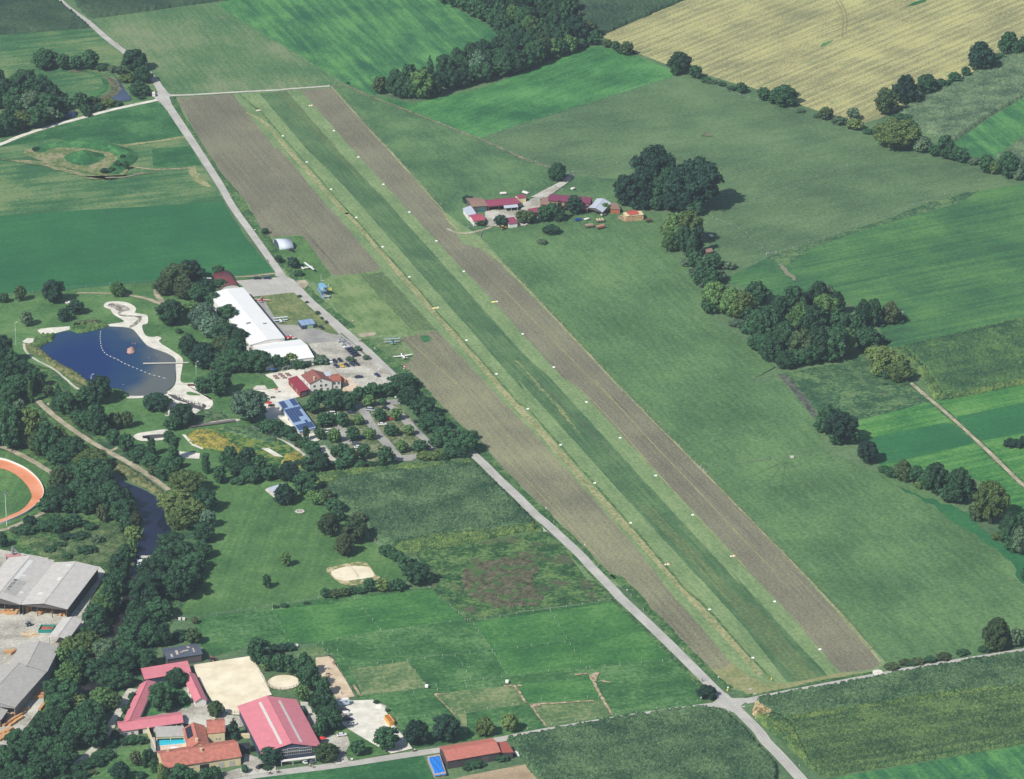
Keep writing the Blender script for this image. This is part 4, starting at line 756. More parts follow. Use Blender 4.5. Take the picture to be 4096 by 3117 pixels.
grove('at the corner of the stubble field', 'trees at the stubble field corner', '03| 1110 718 948 180 b; 1255 600 865 185 d; 1320 720 862 130 d; 1425 605 785 145; 1230 925 1015 150 bush; 1310 970 1180 110; 1180 960 1010 80 bush')
tree('03', 1190, 958, 1238, 320, 'y', 'big', 'large round yellowish green tree at the corner of the stubble field', None)
grove('in the hedge between stubble and maize', 'hedge trees between stubble and maize', '03| 1550 630 735 105 bush; 1650 585 692 115; 1740 540 642 85; 1850 335 605 205 d; 1935 430 575 100; 2000 430 512 120 bush; 2085 255 465 155; 2150 330 462 100; 2200 300 432 80; 1490 670 740 70 bush; 1600 640 710 70 bush')
grove('in the hedge at the right edge below the maize', 'hedge trees at the north-east edge', '03| 1390 1110 1245 140 h; 1490 1160 1270 90; 1575 1090 1295 130; 1640 1170 1305 120; 1705 1190 1322 125; 1810 1260 1342 100 h bush; 1910 1245 1412 135; 1965 1290 1412 80 y; 2080 1230 1455 155; 2160 1350 1460 100 h; 2210 1300 1440 90')
# --- the farm
grove('beside the farm track north of the farm', None, '02| 465 1303 1475 140')
tree('02', 1230, 1178, 1660, 320, 'd', 'big', 'left one of the two giant poplars behind the farm', 'giant trees behind the farm', PALE)
tree('02', 1560, 1278, 1735, 380, 'd', 'big', 'widest of the giant trees behind the farm, casting a long shadow', 'giant trees behind the farm', PALE)
tree('02', 1340, 1330, 1690, 260, 'g', 'big', 'middle giant tree between the two tall crowns behind the farm', 'giant trees behind the farm', PALE)
tree('02', 1430, 1520, 1735, 240, 'd', 'big', 'lower dark crown in front of the widest giant tree', 'giant trees behind the farm')
tree('02', 1050, 1403, 1700, 260, 'd', 'big', 'dark round tree at the left of the giant farm trees', 'giant trees behind the farm')
grove('at the foot of the giant farm trees', 'smaller trees at the foot of the giants', '12| 1130 20 180 180 d; 1250 60 185 130; 1400 60 200 190 d; 980 60 140 90; 1560 100 230 150')
grove('along the south edge of the farmyard', 'trees along the farmyard', '12| 590 45 218 122 d; 480 95 255 110 cone c; 420 110 260 115; 350 130 275 110; 240 170 290 110 b; 180 170 290 120 b; 5 205 310 110 d; 845 110 190 85 l; 520 200 250 60 bush')
grove('dark, behind the north-west corner of the farm', None, '11| 1740 45 130 90 d bush')
grove('low, on the farm meadow in front of the carts', 'low shrubs in the farm meadow', '12| 408 330 388 145 bush; 338 400 452 80 h bush')
grove('small, at the farm entrance', None, '11| 1840 260 305 110 b bush')
grove('in the clump south of the giant farm trees', 'clump south of the giant trees', '12| 1400 185 440 200 l; 1520 180 470 190 y; 1370 330 515 150 l; 1470 300 520 120; 1540 320 550 130 cone c; 1590 290 520 80 d; 1350 250 430 130 y')
grove('in the grey-green shrubs beside the small hut', 'shrubs by the small hut', '12| 1490 545 632 85 h bush; 1600 565 640 110 bush; 1700 510 665 150; 1820 570 662 110 h bush; 1570 630 735 140 h bush; 1700 670 785 170 h bush; 1630 700 805 120 h bush; 1760 640 760 110 h bush; 1560 500 660 130; 1640 560 720 150; 1600 640 790 130; 1690 620 800 140')
grove('at the north end of the east wood', 'trees at the north end of the east wood', '12| 1720 750 1015 190 l; 1850 780 1045 190 l; 1920 820 1060 190 y; 2050 730 950 200; 1680 870 1018 130; 1900 1040 1125 130 h bush; 1970 1070 1170 120; 2060 960 1220 200; 2150 940 1230 180; 2050 1150 1310 150; 2150 1220 1390 150; 1990 940 1080 130')
grove('in the middle of the east wood', 'trees in the middle of the east wood', '13| 360 790 1080 190; 250 850 1110 170; 560 740 960 130; 640 760 900 90 h; 710 810 1020 120; 620 850 1140 200 l; 420 900 1190 200 l; 510 930 1220 190; 700 960 1190 190; 790 990 1130 120; 460 830 1000 150 d')
grove('on the south side of the east wood', 'trees on the south side of the east wood', '13| 290 1050 1310 190; 420 1130 1410 180 b; 560 1100 1405 190; 700 1100 1395 190; 790 1110 1340 120 l; 200 1200 1400 170; 300 1280 1455 160; 150 1150 1370 170; 640 1230 1400 160; 490 1230 1425 160; 60 1150 1310 130; 390 1280 1430 130', ordinal=True)
grove('standing apart on the east side of the wood', 'trees on the east side of the wood', '13| 920 880 1130 130; 1000 885 1120 120; 1140 895 1100 150 r; 1200 1020 1092 120 bush; 950 1090 1310 190; 1040 1150 1270 110; 1060 1060 1110 70 bush; 870 1000 1200 120; 1110 1200 1235 60 bush')
grove('in the yellow-green group at the track head', 'yellow-green group at the track head', '13| 1060 1265 1420 200 y; 1040 1375 1515 125 y; 1210 1370 1562 215 y; 980 1265 1345 100 y; 1200 1320 1430 130 y; 1110 1440 1530 120')
grove('in the clump below the dark ditch', 'clump below the dark ditch', '23| 640 215 465 170; 840 400 535 130; 570 300 440 80; 700 420 540 120')
tree('23', 740, 255, 548, 240, 'd', 'big', 'tall tree with bare pale branches below the dark ditch', None, PALE)
grove('standing alone, cone shaped, beside the field boundary fence', None, '23| 958 498 692 155 d')
grove('in the shrub belt along the eastern meadow', 'shrub belt of the eastern meadow', '23| 1090 690 765 90 bush; 1150 700 805 100 bush; 1240 640 832 145 b; 1340 690 855 130; 1370 810 885 80 y bush; 1440 700 905 120; 1510 680 955 160; 1690 705 1025 240; 1600 850 1005 140')
tree('23', 1940, 818, 1195, 250, 'y', 'big', 'light green tree with visible pale trunks on the eastern meadow edge', None, PALE)
grove('on the eastern meadow edge near the photo edge', 'trees at the right photo edge', '23| 1840 1000 1165 160 b bush; 2000 1220 1305 100 y bush; 2090 1060 1320 150; 2180 1060 1220 110; 2180 1190 1420 130 h; 2060 1180 1330 100; 2215 1500 1620 80; 2110 1280 1400 110 bush')
grove('beside the dirt track near the right photo edge', 'dark shrubs by the dirt track', '23| 2120 480 572 140 d bush; 2205 450 545 80 d bush')
grove('beside the road at the lower right', 'trees beside the lower right road', '33| 1985 388 672 215 b big; 1890 622 688 95 bush; 2150 470 645 120 h; 1970 560 680 150 b')
grove('along the meadow beside the lower right road', 'low dark shrubs along the road', '33| 1145 760 832 115 r bush; 1255 722 790 90 r bush; 1350 720 790 110 r bush; 1455 700 770 95 bush; 1562 685 750 112 r bush; 1715 650 712 100 bush; 1310 735 795 80 bush')
grove('at the road junction, on its west corner', None, '32| 1650 928 1055 150 d')
# --- park
grove('at the far left of the lake park lawn', 'trees of the lake park lawn', '10| 25 825 918 85; 163 770 908 98 b; 430 730 930 162 d; 605 885 1018 128 d; 512 955 1072 110 d; 213 975 1112 110 h')
grove('beside the meadow fence in the middle of the park lawn', None, '10| 945 735 872 125 l')
grove('between the beach and the tree belt', 'trees between the beach and the tree belt', '10| 1365 890 1115 195; 1428 1110 1160 65')
grove('in the tree belt behind the white hall', 'tree belt behind the white hall', '10| 1520 562 770 220 d; 1420 600 865 220 b; 1320 680 870 150 b; 1500 750 900 200 r; 1600 740 920 170; 1650 720 905 140; 1750 605 695 100; 1755 718 805 115; 1640 900 1160 220 s; 1530 900 1050 150 l; 1710 820 960 120; 1820 930 1115 155', ordinal=True)
grove('in the lower tree belt beside the white hall', 'lower tree belt', '10| 1700 1000 1210 210 s; 1800 1070 1260 190; 1920 1110 1290 150; 1780 1160 1380 230 b; 1510 1155 1355 150; 1640 1240 1462 200 d; 1880 1190 1410 200; 1850 1280 1490 230; 1960 1290 1485 200; 2060 1295 1485 220; 1770 1320 1480 180; 1570 1300 1420 130; 1820 1400 1490 120', ordinal=True)
grove('in front of the lower white hall', 'trees in front of the lower white hall', '11| 215 1320 1455 90; 330 1308 1430 105 y; 270 1340 1450 110; 490 1360 1420 120 s bush; 560 1320 1420 110 s bush; 385 1390 1450 110; 440 1380 1440 70 bush; 610 1380 1415 50 bush')
grove('beside the angled parking bays', 'small trees by the parking bays', '11| 860 1250 1302 55 s bush; 930 1325 1375 55 h bush; 805 1340 1398 75 h bush')
grove('on the road verge beside the dry lawn', 'shrubs on the dry lawn verge', '11| 540 970 1008 36 bush; 610 1045 1078 26 bush; 575 1018 1045 22 bush; 395 845 870 34 bush; 455 895 915 26 bush')
grove('beside the parked trailers near the glider', 'shrubs by the glider', '11| 350 545 645 95 d; 385 648 712 80 bush; 330 560 620 60 bush; 230 520 600 60 bush')
grove('alone between the road and the ploughed field by the silver hangar', None, '11| 118 308 370 60 d bush')
grove('around the pavilion and the restaurant edge', 'trees at the restaurant edge', '21| 500 150 295 115; 540 85 200 120; 670 85 275 175; 780 100 268 150; 880 60 195 135; 980 25 175 145; 1090 30 155 120; 950 130 235 120 l; 1060 150 225 70 bush; 440 210 260 60 bush; 590 105 180 120; 1160 0 110 90', ordinal=True)
grove('in the row along the airfield road', 'row along the airfield road', '21| 1220 -20 125 200; 1280 50 225 190; 1390 150 335 200; 1460 260 442 225; 1560 380 562 180; 1640 400 562 190; 1740 425 620 160; 1785 408 495 85; 1500 440 562 130; 1330 -10 60 70; 1610 480 600 130; 1250 120 215 120')
grove('in the hedge between car park and maize', 'hedge between car park and maize', '21| 1400 590 672 140 y bush; 1500 570 665 130 y bush; 1600 550 645 130 bush; 1680 540 645 130 bush; 1540 590 665 90 bush; 1720 580 640 80 bush')
grove('in the park car park', 'trees among the parked cars', '21| 590 250 405 145; 740 250 400 140; 670 380 522 125 l; 820 360 512 135; 870 272 378 115 l; 960 375 497 110 l; 1040 220 355 125; 1170 215 345 120 l; 1135 350 472 135; 1270 350 462 100 l; 1215 475 602 120 l; 1370 465 615 145; 560 380 492 115; 450 350 500 60 bush; 650 250 380 120', ordinal=True)
grove('along the lower edge of the park car park', 'trees along the lower edge of the car park', '21| 740 490 660 150; 800 530 715 170; 720 650 732 150; 910 500 655 135; 880 640 722 110; 1090 512 705 150; 960 650 705 80 bush; 1010 650 705 80 bush; 550 570 758 210; 450 610 745 110; 640 680 735 80 bush; 1050 640 710 70 bush; 680 520 640 90')
grove('between the solar roof building and the reed meadow', 'shrubs between the solar roof and the reed meadow', '21| 130 330 440 120 bush; 210 320 450 130 bush; 300 370 480 130 bush; 350 430 510 110 bush; 440 460 560 100; 490 500 615 160; 400 480 560 80 b bush; 250 400 480 120 bush')
grove('between pavilion and maize field', 'trees between pavilion and maize field', '21| 310 650 835 175 d; 450 745 945 185; 500 880 975 100 l; 600 880 1015 140 b; 680 960 1085 165; 700 1030 1155 110 bush; 560 900 1020 110 l; 380 640 700 70; 540 950 1020 90 bush')
grove('in front of the pavilion roof', None, '21| 278 830 1020 165 d')
grove('at the edge of the park lawn by the maize', 'round dark trees at the edge of the park lawn', '21| 630 1080 1275 150 b; 760 1230 1432 155 r; 840 1110 1332 190 b; 870 1060 1185 130 r')
grove('in the shrub row below the wire fence', 'shrub row below the wire fence', '21| 1090 1330 1422 130; 1180 1370 1480 115 bush; 1245 1420 1562 150; 1340 1480 1665 210; 1140 1380 1450 90 bush; 1300 1430 1520 90 bush')
grove('small, alone on the park lawn', 'small lone trees on the park lawn', '21| 285 1375 1508 82 l; 137 1555 1682 76')
grove('in the hedge between the sand court and the paddocks', 'hedge between sand court and paddocks', '31| 600 155 242 92; 680 165 242 105 b; 750 150 232 85 b; 820 140 212 95; 880 150 210 85; 955 75 202 105; 1060 85 198 135 y; 1180 80 192 120; 1110 100 190 80; 640 190 244 80 bush')
grove('small, on the fence north of the paddocks', 'small shrubs on the paddock fence', '31| 205 292 322 44 bush; 275 283 320 66 bush; 450 262 292 44 bush')
# --- lake shore and reed meadow
grove('on the lake shore near the bottom of the lake', 'trees on the lake shore', '20| 690 50 225 155; 800 -15 218 175; 1255 125 272 205 d; 1200 150 262 110 d; 1310 130 255 110 d')
grove('between the lake and the sun terrace', 'trees between lake and sun terrace', '20| 1618 -20 132 112; 1755 -70 155 190')
tree('20', 2000, 78, 388, 265, 's', 'big', 'large silvery willow beside the sun terrace benches', None)
grove('beside the footbridge', 'trees beside the footbridge', '20| 1460 205 402 175; 1385 285 425 135; 1350 410 518 95; 1395 470 655 92 col; 2080 340 400 90 bush; 2150 320 470 160 bush; 2210 340 470 120 bush')
grove('on the lawn below the wading pool', 'columnar and round trees below the wading pool', '20| 1215 480 615 82 col; 1650 600 758 74 col; 1762 695 850 116; 1840 530 715 150')
grove('in the thicket beside the reed meadow', 'thicket beside the reed meadow', '20| 1990 540 685 130 d; 1930 640 805 185; 2070 610 765 130; 2010 700 842 190; 2150 700 825 140; 1910 790 862 120 bush; 2200 680 800 80')
grove('in the shrub belt beside the river path', 'shrub belt beside the river path', '20| 780 180 465 155; 690 260 425 165; 620 250 355 140; 925 268 415 135 b; 1015 250 402 100 b; 820 330 468 110; 905 400 542 115; 1010 430 605 130; 1130 530 685 185; 1200 600 722 155; 1340 640 832 175; 1240 690 785 120 b; 1430 620 725 100; 1060 560 640 80', ordinal=True)
grove('north of the river path head', 'trees north of the river path head', '20| 470 45 245 125 cone; 530 110 305 150; 385 40 145 82 b; 600 160 265 105')
tree('20', 248, 15, 188, 52, 'l', 'column', 'slim light green columnar tree at the head of the river path', None)
grove('in the wood left of the lake', 'trees in the wood left of the lake', '10| 30 1170 1425 130 d; 100 1280 1485 130; 60 1380 1605 175; 190 1360 1565 180; 300 1430 1605 105; 150 1480 1690 180; 10 1500 1690 130; 230 1480 1640 140; 330 1500 1600 70; 80 1560 1760 160; -40 1300 1500 130')
grove('between the river path and the speedway', 'wood between the river path and the speedway', '20| 90 220 592 225; 60 150 405 160; 240 250 562 200 y; 380 330 645 190; 300 430 625 140 b; 470 370 602 160 y; 560 460 705 240; 430 560 705 120; 740 560 765 240 y; 20 120 330 150; 160 160 420 150 h; 350 400 600 150; 500 500 680 150; -60 300 560 200', ordinal=False)
grove('in the wood on the west bank of the river', 'wood on the west bank of the river', '20| 700 640 905 262; 560 680 885 225; 480 690 955 180 b; 800 640 865 205; 620 800 1045 235; 480 860 1085 200; 780 820 1055 205; 900 830 1085 205; 1010 870 1075 125; 1000 960 1165 175; 930 1000 1155 125; 1060 1170 1315 135 y; 820 1000 1155 105 r; 380 950 1082 180; 860 720 960 120; 560 940 1090 150; 700 920 1100 150; 1050 1290 1400 90 h; 1000 1100 1260 110', ordinal=False)
tree('20', 1090, 1048, 1195, 92, 'r', None, 'small red-leaved tree overhanging the river', None)
grove('in the scrub between speedway and sawmill', 'bushes between speedway and sawmill', '20| 240 1088 1182 95 d bush; 210 1160 1262 140 bush; 350 1130 1242 145 bush; 460 1085 1245 175; 580 1080 1215 165; 20 1220 1355 95 d; 640 1230 1312 135 bush; 520 1230 1302 105 bush; 700 1330 1425 135 bush; 400 1340 1402 100 bush; 540 1390 1452 85 bush; 480 1300 1360 90 bush; 120 1180 1240 80 h bush; 720 1150 1230 110 bush; 780 1240 1330 90 h bush', ordinal=True)
grove('on the east bank of the river, tall and yellowish', 'tall trees on the east bank', '20| 1500 730 955 260 y; 1410 880 1105 250 y; 1450 1000 1225 225 y; 1640 890 1085 185; 1590 860 965 125; 1560 960 1120 160 y')
grove('in the row between river and park lawn', 'row between river and park lawn', '20| 1660 1040 1205 125 s; 1630 1150 1325 155; 1620 1280 1455 155; 1380 1230 1425 205; 1460 1290 1482 165; 1560 1390 1565 165; 1300 1330 1545 185; 1210 1450 1655 205; 1330 1400 1605 205; 1480 1440 1645 205; 1380 1560 1765 185; 1180 1540 1720 150; 1540 1540 1720 170', ordinal=True)
grove('on the west bank below the weir', 'trees below the weir', '20| 1000 1310 1485 105; 960 1400 1605 165; 930 1520 1725 185; 1060 1270 1405 95 l; 900 1620 1760 120')
grove('on the east bank above the old barn', 'trees above the old barn', '30| 1160 60 335 225; 1300 30 265 225; 1440 0 285 205; 1270 230 435 225; 1120 330 565 205; 1190 430 645 185; 1060 450 665 205; 1000 500 655 135; 1310 430 635 125; 1545 470 625 125 b; 1430 520 600 150 bush; 1080 250 440 140; 1560 380 450 50 r bush')
grove('on the river bank beside the sawmill', 'trees on the river bank beside the sawmill', '30| 870 130 375 175; 960 0 235 155; 830 200 405 185 l; 900 260 385 125; 760 290 495 185; 760 430 565 205; 700 520 725 205 y; 560 540 745 175 y; 860 580 805 205 h; 500 620 785 135 l; 640 640 845 185; 960 640 885 250; 1160 640 825 205; 780 740 945 185; 560 740 955 205 l; 1050 590 760 160', ordinal=True)
grove('in the river wood below the sawmill', 'river wood below the sawmill', '30| 900 790 985 240; 1010 820 965 130; 430 890 1085 155; 550 880 1105 205; 620 1000 1135 155 y; 480 1000 1185 205; 820 950 1155 225 l; 910 980 1135 130 b; 720 1060 1305 225; 350 1150 1345 185; 450 1130 1405 205; 640 1130 1445 240; 760 1200 1465 205; 250 1270 1505 225; 130 1290 1485 140; 400 1340 1585 235; 180 1400 1625 225; 520 1380 1605 165; 60 1450 1685 165; 320 1480 1725 225; 150 1560 1765 205; 30 1400 1565 85; 460 1500 1685 155; 560 1270 1480 160; 60 1600 1780 160; 250 1600 1790 170', ordinal=False)
# --- gardens and yards
grove('in the triangular stable court', 'trees in the triangular stable court', '30| 1415 800 975 175; 1285 930 1165 175; 1430 970 1115 145; 1330 1020 1170 110')
grove('in the gap by the riding arena', None, '30| 1725 1060 1210 125 b')
grove('conifer beside the yellow courtyard wall', None, '30| 1865 1205 1365 135 c cone')
grove('in the villa garden', 'shrubs and trees of the villa garden', '30| 1090 1450 1595 100 r; 1165 1465 1605 52 col; 1230 1540 1638 68 col; 960 1550 1720 145 d; 745 1605 1662 70 r bush; 1290 1570 1690 62 y col; 1335 1600 1700 62 col; 1440 1568 1700 160; 1130 1632 1700 90 bush; 1720 1578 1695 112; 1960 1565 1645 62; 1510 1600 1700 110; 1640 1600 1700 110; 1380 1640 1720 90')
grove('in the hedge round the villa garden', 'hedge of the villa garden', '30| 940 1340 1405 105 bush; 1000 1350 1425 90 bush; 1060 1330 1425 110 bush; 1130 1335 1420 90 bush; 830 1450 1560 165 bush; 870 1370 1455 135 bush; 780 1500 1605 125 bush; 700 1540 1625 145 bush; 580 1590 1685 165 bush; 1200 1440 1560 70 bush; 920 1290 1370 70 bush; 960 1180 1280 60 bush; 1010 1080 1180 60 bush; 1060 980 1080 60 bush; 650 1620 1700 120 bush; 480 1640 1720 130 bush')
grove('in the trees round the riding ring', 'trees round the riding ring', '31| 70 562 782 165; 140 690 835 105; 230 670 845 110; 320 690 855 135; 440 670 885 145; 475 770 995 155; 420 928 1080 115 l; 590 865 1035 120; 575 950 1185 185; 645 1110 1315 195; 560 1220 1372 125; 30 600 740 90; 130 740 830 90 y')
grove('low clipped row north of the riding ring', 'low hedge row', '31| 200 605 680 90 d bush; 260 598 678 90 d bush; 320 592 672 90 d bush')
grove('in front of the riding hall', 'trees in front of the riding hall', '31| 170 1440 1592 175 d; 615 1388 1562 195 b; 40 1090 1160 10 bush; 440 1110 1200 40 bush')
grove('along the lower road by the gravel car park', 'trees along the lower road', '31| 865 1368 1512 132; 1095 1280 1475 192; 1330 1210 1432 195 d; 1570 1185 1412 212 d; 1875 1180 1358 142 y; 2080 1160 1328 142 y')
grove('beside the red roofed field barn', 'weeds beside the red roofed field barn', '31| 1790 1540 1620 140 bush; 2010 1500 1560 110 bush; 1740 1570 1625 80 bush; 1850 1550 1600 80 bush; 140 1590 1625 70 bush')
grove('behind the gravel pile', 'bushes behind the gravel pile', '31| 1010 1062 1090 50 bush; 1100 1120 1150 40 bush')
def is_broad(a): return (a[6] if len(a) > 6 else None) not in ('bush', 'cone', 'column')
broad = sorted([i for i, (a, k) in enumerate(SPEC) if is_broad(a)], key=lambda i: -SPEC[i][0][4] * (SPEC[i][0][3] - SPEC[i][0][2]) * (9 if len(SPEC[i][0]) > 8 and SPEC[i][0][8] is None else 1))
REST = set(broad[300:]); VV = []; FF = []; MI = []; nv = 0; kinds = list(LEAF)
SMALL = [crown_mesh(900 + i, 520, 'round', .14) for i in range(3)]
for i, (a, k) in enumerate(SPEC):
    if i not in REST: tree_now(*a, **k); continue
    tile, x, yt, yb, w, kind = a[:6]; base = tp(tile, x, yb - .2 * w); s = pxm(base); Rr = w / 4 / s; H_ = max((yb - .2 * w - yt) / 2 / s / .93 , Rr * 1.15)
    V, F = SMALL[i % 3]; an = random.uniform(0, 6.28); c_, s_ = math.cos(an), math.sin(an); W = np.stack([(V[:, 0] * c_ - V[:, 1] * s_) * Rr + base.x, (V[:, 0] * s_ + V[:, 1] * c_) * Rr + base.y, V[:, 2] * H_ * .92 + H_ * .08], -1)
    VV.append(W); FF.append(F + nv); nv += len(V); MI.append(np.full(len(F), kinds.index(kind), np.int32))
o = npmesh('background_trees', np.concatenate(VV), np.concatenate(FF), LEAF[kinds[0]])
for q in kinds[1:]: o.data.materials.append(LEAF[q])
o.data.polygons.foreach_set('material_index', np.concatenate(MI)); tag(o, 'smaller crowns filling the woods between the larger trees', 'woodland', kind='stuff')
print('trees', len(SPEC), 'broad', len(broad), 'rest', len(REST))
# ================================================================ BUILDINGS
W_white = plain('white_plaster', (232, 228, 222), .85, var=.06, vs_=.4); W_cream = plain('cream_plaster', (222, 206, 166), .85, var=.08, vs_=.4)
W_wood = plain('weathered_wood', (92, 88, 86), .9, var=.25, vs_=2); W_brown = plain('brown_wood', (108, 82, 64), .9, var=.25, vs_=2); W_blue = plain('dark_blue_wood', (62, 74, 96), .8, var=.12)
R_pink = plain('rose_tin_roof', (214, 130, 140), .55, var=.10, vs_=.35); R_mag = plain('crimson_tin_roof', (150, 72, 96), .6, var=.12, vs_=.5); R_tile = plain('orange_tiles', (184, 116, 100), .85, var=.3, vs_=.6)
R_brown = plain('brown_tiles', (142, 88, 80), .85, var=.2, vs_=.9); R_grey = plain('fibre_cement', (200, 196, 190), .85, var=.12, vs_=.35); R_grey2 = plain('dark_cement', (178, 175, 169), .85, var=.14, vs_=.5)
R_light = plain('light_tin', (196, 204, 216), .5, var=.08); R_blue = plain('blue_tin', (146, 172, 204), .5, var=.08); R_hall = plain('white_membrane', (243, 243, 240), .6, var=.04, vs_=.15); R_old = plain('torn_felt', (84, 92, 106), .9, var=.4, vs_=1.6)
R_dust = plain('brown_sheet_roof', (146, 118, 104), .8, var=.2, vs_=.8)
M_glass = plain('window_glass', (46, 56, 70), .15, var=.2, spec=.5); M_frame = plain('window_frame', (214, 212, 208), .6); M_door = plain('door_paint', (96, 80, 68), .7); M_dark = plain('dark_opening', (34, 34, 38), .9)
M_steel = plain('steel', (172, 178, 180), .4, .6); M_panel = plain('solar_cells', (50, 72, 120), .2, var=.15, spec=.6)
class Frame:
    """eave corners A near left, B near right, C far right at height z; P(u,v) in metres from A along the front and into the depth"""
    def __init__(s, tile, c, z):
        s.A, s.B, s.Cc = (tp(tile, c[0], c[1], z), tp(tile, c[2], c[3], z), tp(tile, c[4], c[5], z))
        s.u = (s.B - s.A); s.v = (s.Cc - s.B); s.u.z = s.v.z = 0; s.w = s.u.length; s.d = s.v.length; s.u.normalize(); s.v.normalize(); s.o = Vector((s.A.x, s.A.y, 0))
    def P(s, u, v, z=0): q = s.o + s.u * u + s.v * v; return Vector((q.x, q.y, z))
    def mid(s): return s.P(s.w / 2, s.d / 2)
def fbox(m, F, u0, u1, v0, v1, z0, z1): return m.add([F.P(u0, v0, z0), F.P(u1, v0, z0), F.P(u1, v1, z0), F.P(u0, v1, z0), F.P(u0, v0, z1), F.P(u1, v0, z1), F.P(u1, v1, z1), F.P(u0, v1, z1)], [(3, 2, 1, 0), (4, 5, 6, 7), (0, 1, 5, 4), (1, 2, 6, 5), (2, 3, 7, 6), (3, 0, 4, 7)])
def opening(F, t, side, pos, z, w, h, kind='window', over=.4, mat=None, mull=1):
    """a window or door set 5 cm proud of the wall; side F front, R right, L left, K back; pos 0..1"""
    O = t.location
    if side in 'FK': L = F.w; ax = F.u; off = F.v * (over - .06 if side == 'F' else F.d - over + .06); base = F.u * (over + (L - 2 * over) * pos); nrm = F.v * (-1 if side == 'F' else 1)
    else: L = F.d; ax = F.v; off = F.u * (over - .06 if side == 'L' else F.w - over + .06); base = F.v * (over + (L - 2 * over) * pos); nrm = F.u * (-1 if side == 'L' else 1)
    c = F.o + base + off; m = MB(O); a = c - ax * w / 2; b = c + ax * w / 2; n = nrm * .05
    def bx(p, q, z0, z1, n0, n1): m.add([p + nrm * n0 + Vector((0, 0, z0)), q + nrm * n0 + Vector((0, 0, z0)), q + nrm * n1 + Vector((0, 0, z0)), p + nrm * n1 + Vector((0, 0, z0)), p + nrm * n0 + Vector((0, 0, z1)), q + nrm * n0 + Vector((0, 0, z1)), q + nrm * n1 + Vector((0, 0, z1)), p + nrm * n1 + Vector((0, 0, z1))], [(3, 2, 1, 0), (4, 5, 6, 7), (0, 1, 5, 4), (1, 2, 6, 5), (2, 3, 7, 6), (3, 0, 4, 7)])
    bx(a, b, z - h / 2, z + h / 2, -.1, .04); o = m.build(kind, mat or (M_glass if kind == 'window' else M_door), t)
    if kind == 'window':
        m = MB((0, 0, 0)); m.o = Vector(O); f = .09
        bx(a - ax * f, a, z - h / 2 - f, z + h / 2 + f, -.1, .09); bx(b, b + ax * f, z - h / 2 - f, z + h / 2 + f, -.1, .09); bx(a, b, z + h / 2, z + h / 2 + f, -.1, .09); bx(a, b, z - h / 2 - f, z - h / 2, -.1, .09)
        for k in range(1, mull + 1): p = a + ax * (w * k / (mull + 1)); bx(p - ax * .03, p + ax * .03, z - h / 2, z + h / 2, .04, .08)
        fr = m.build('window_frame', M_frame, o)
    return o
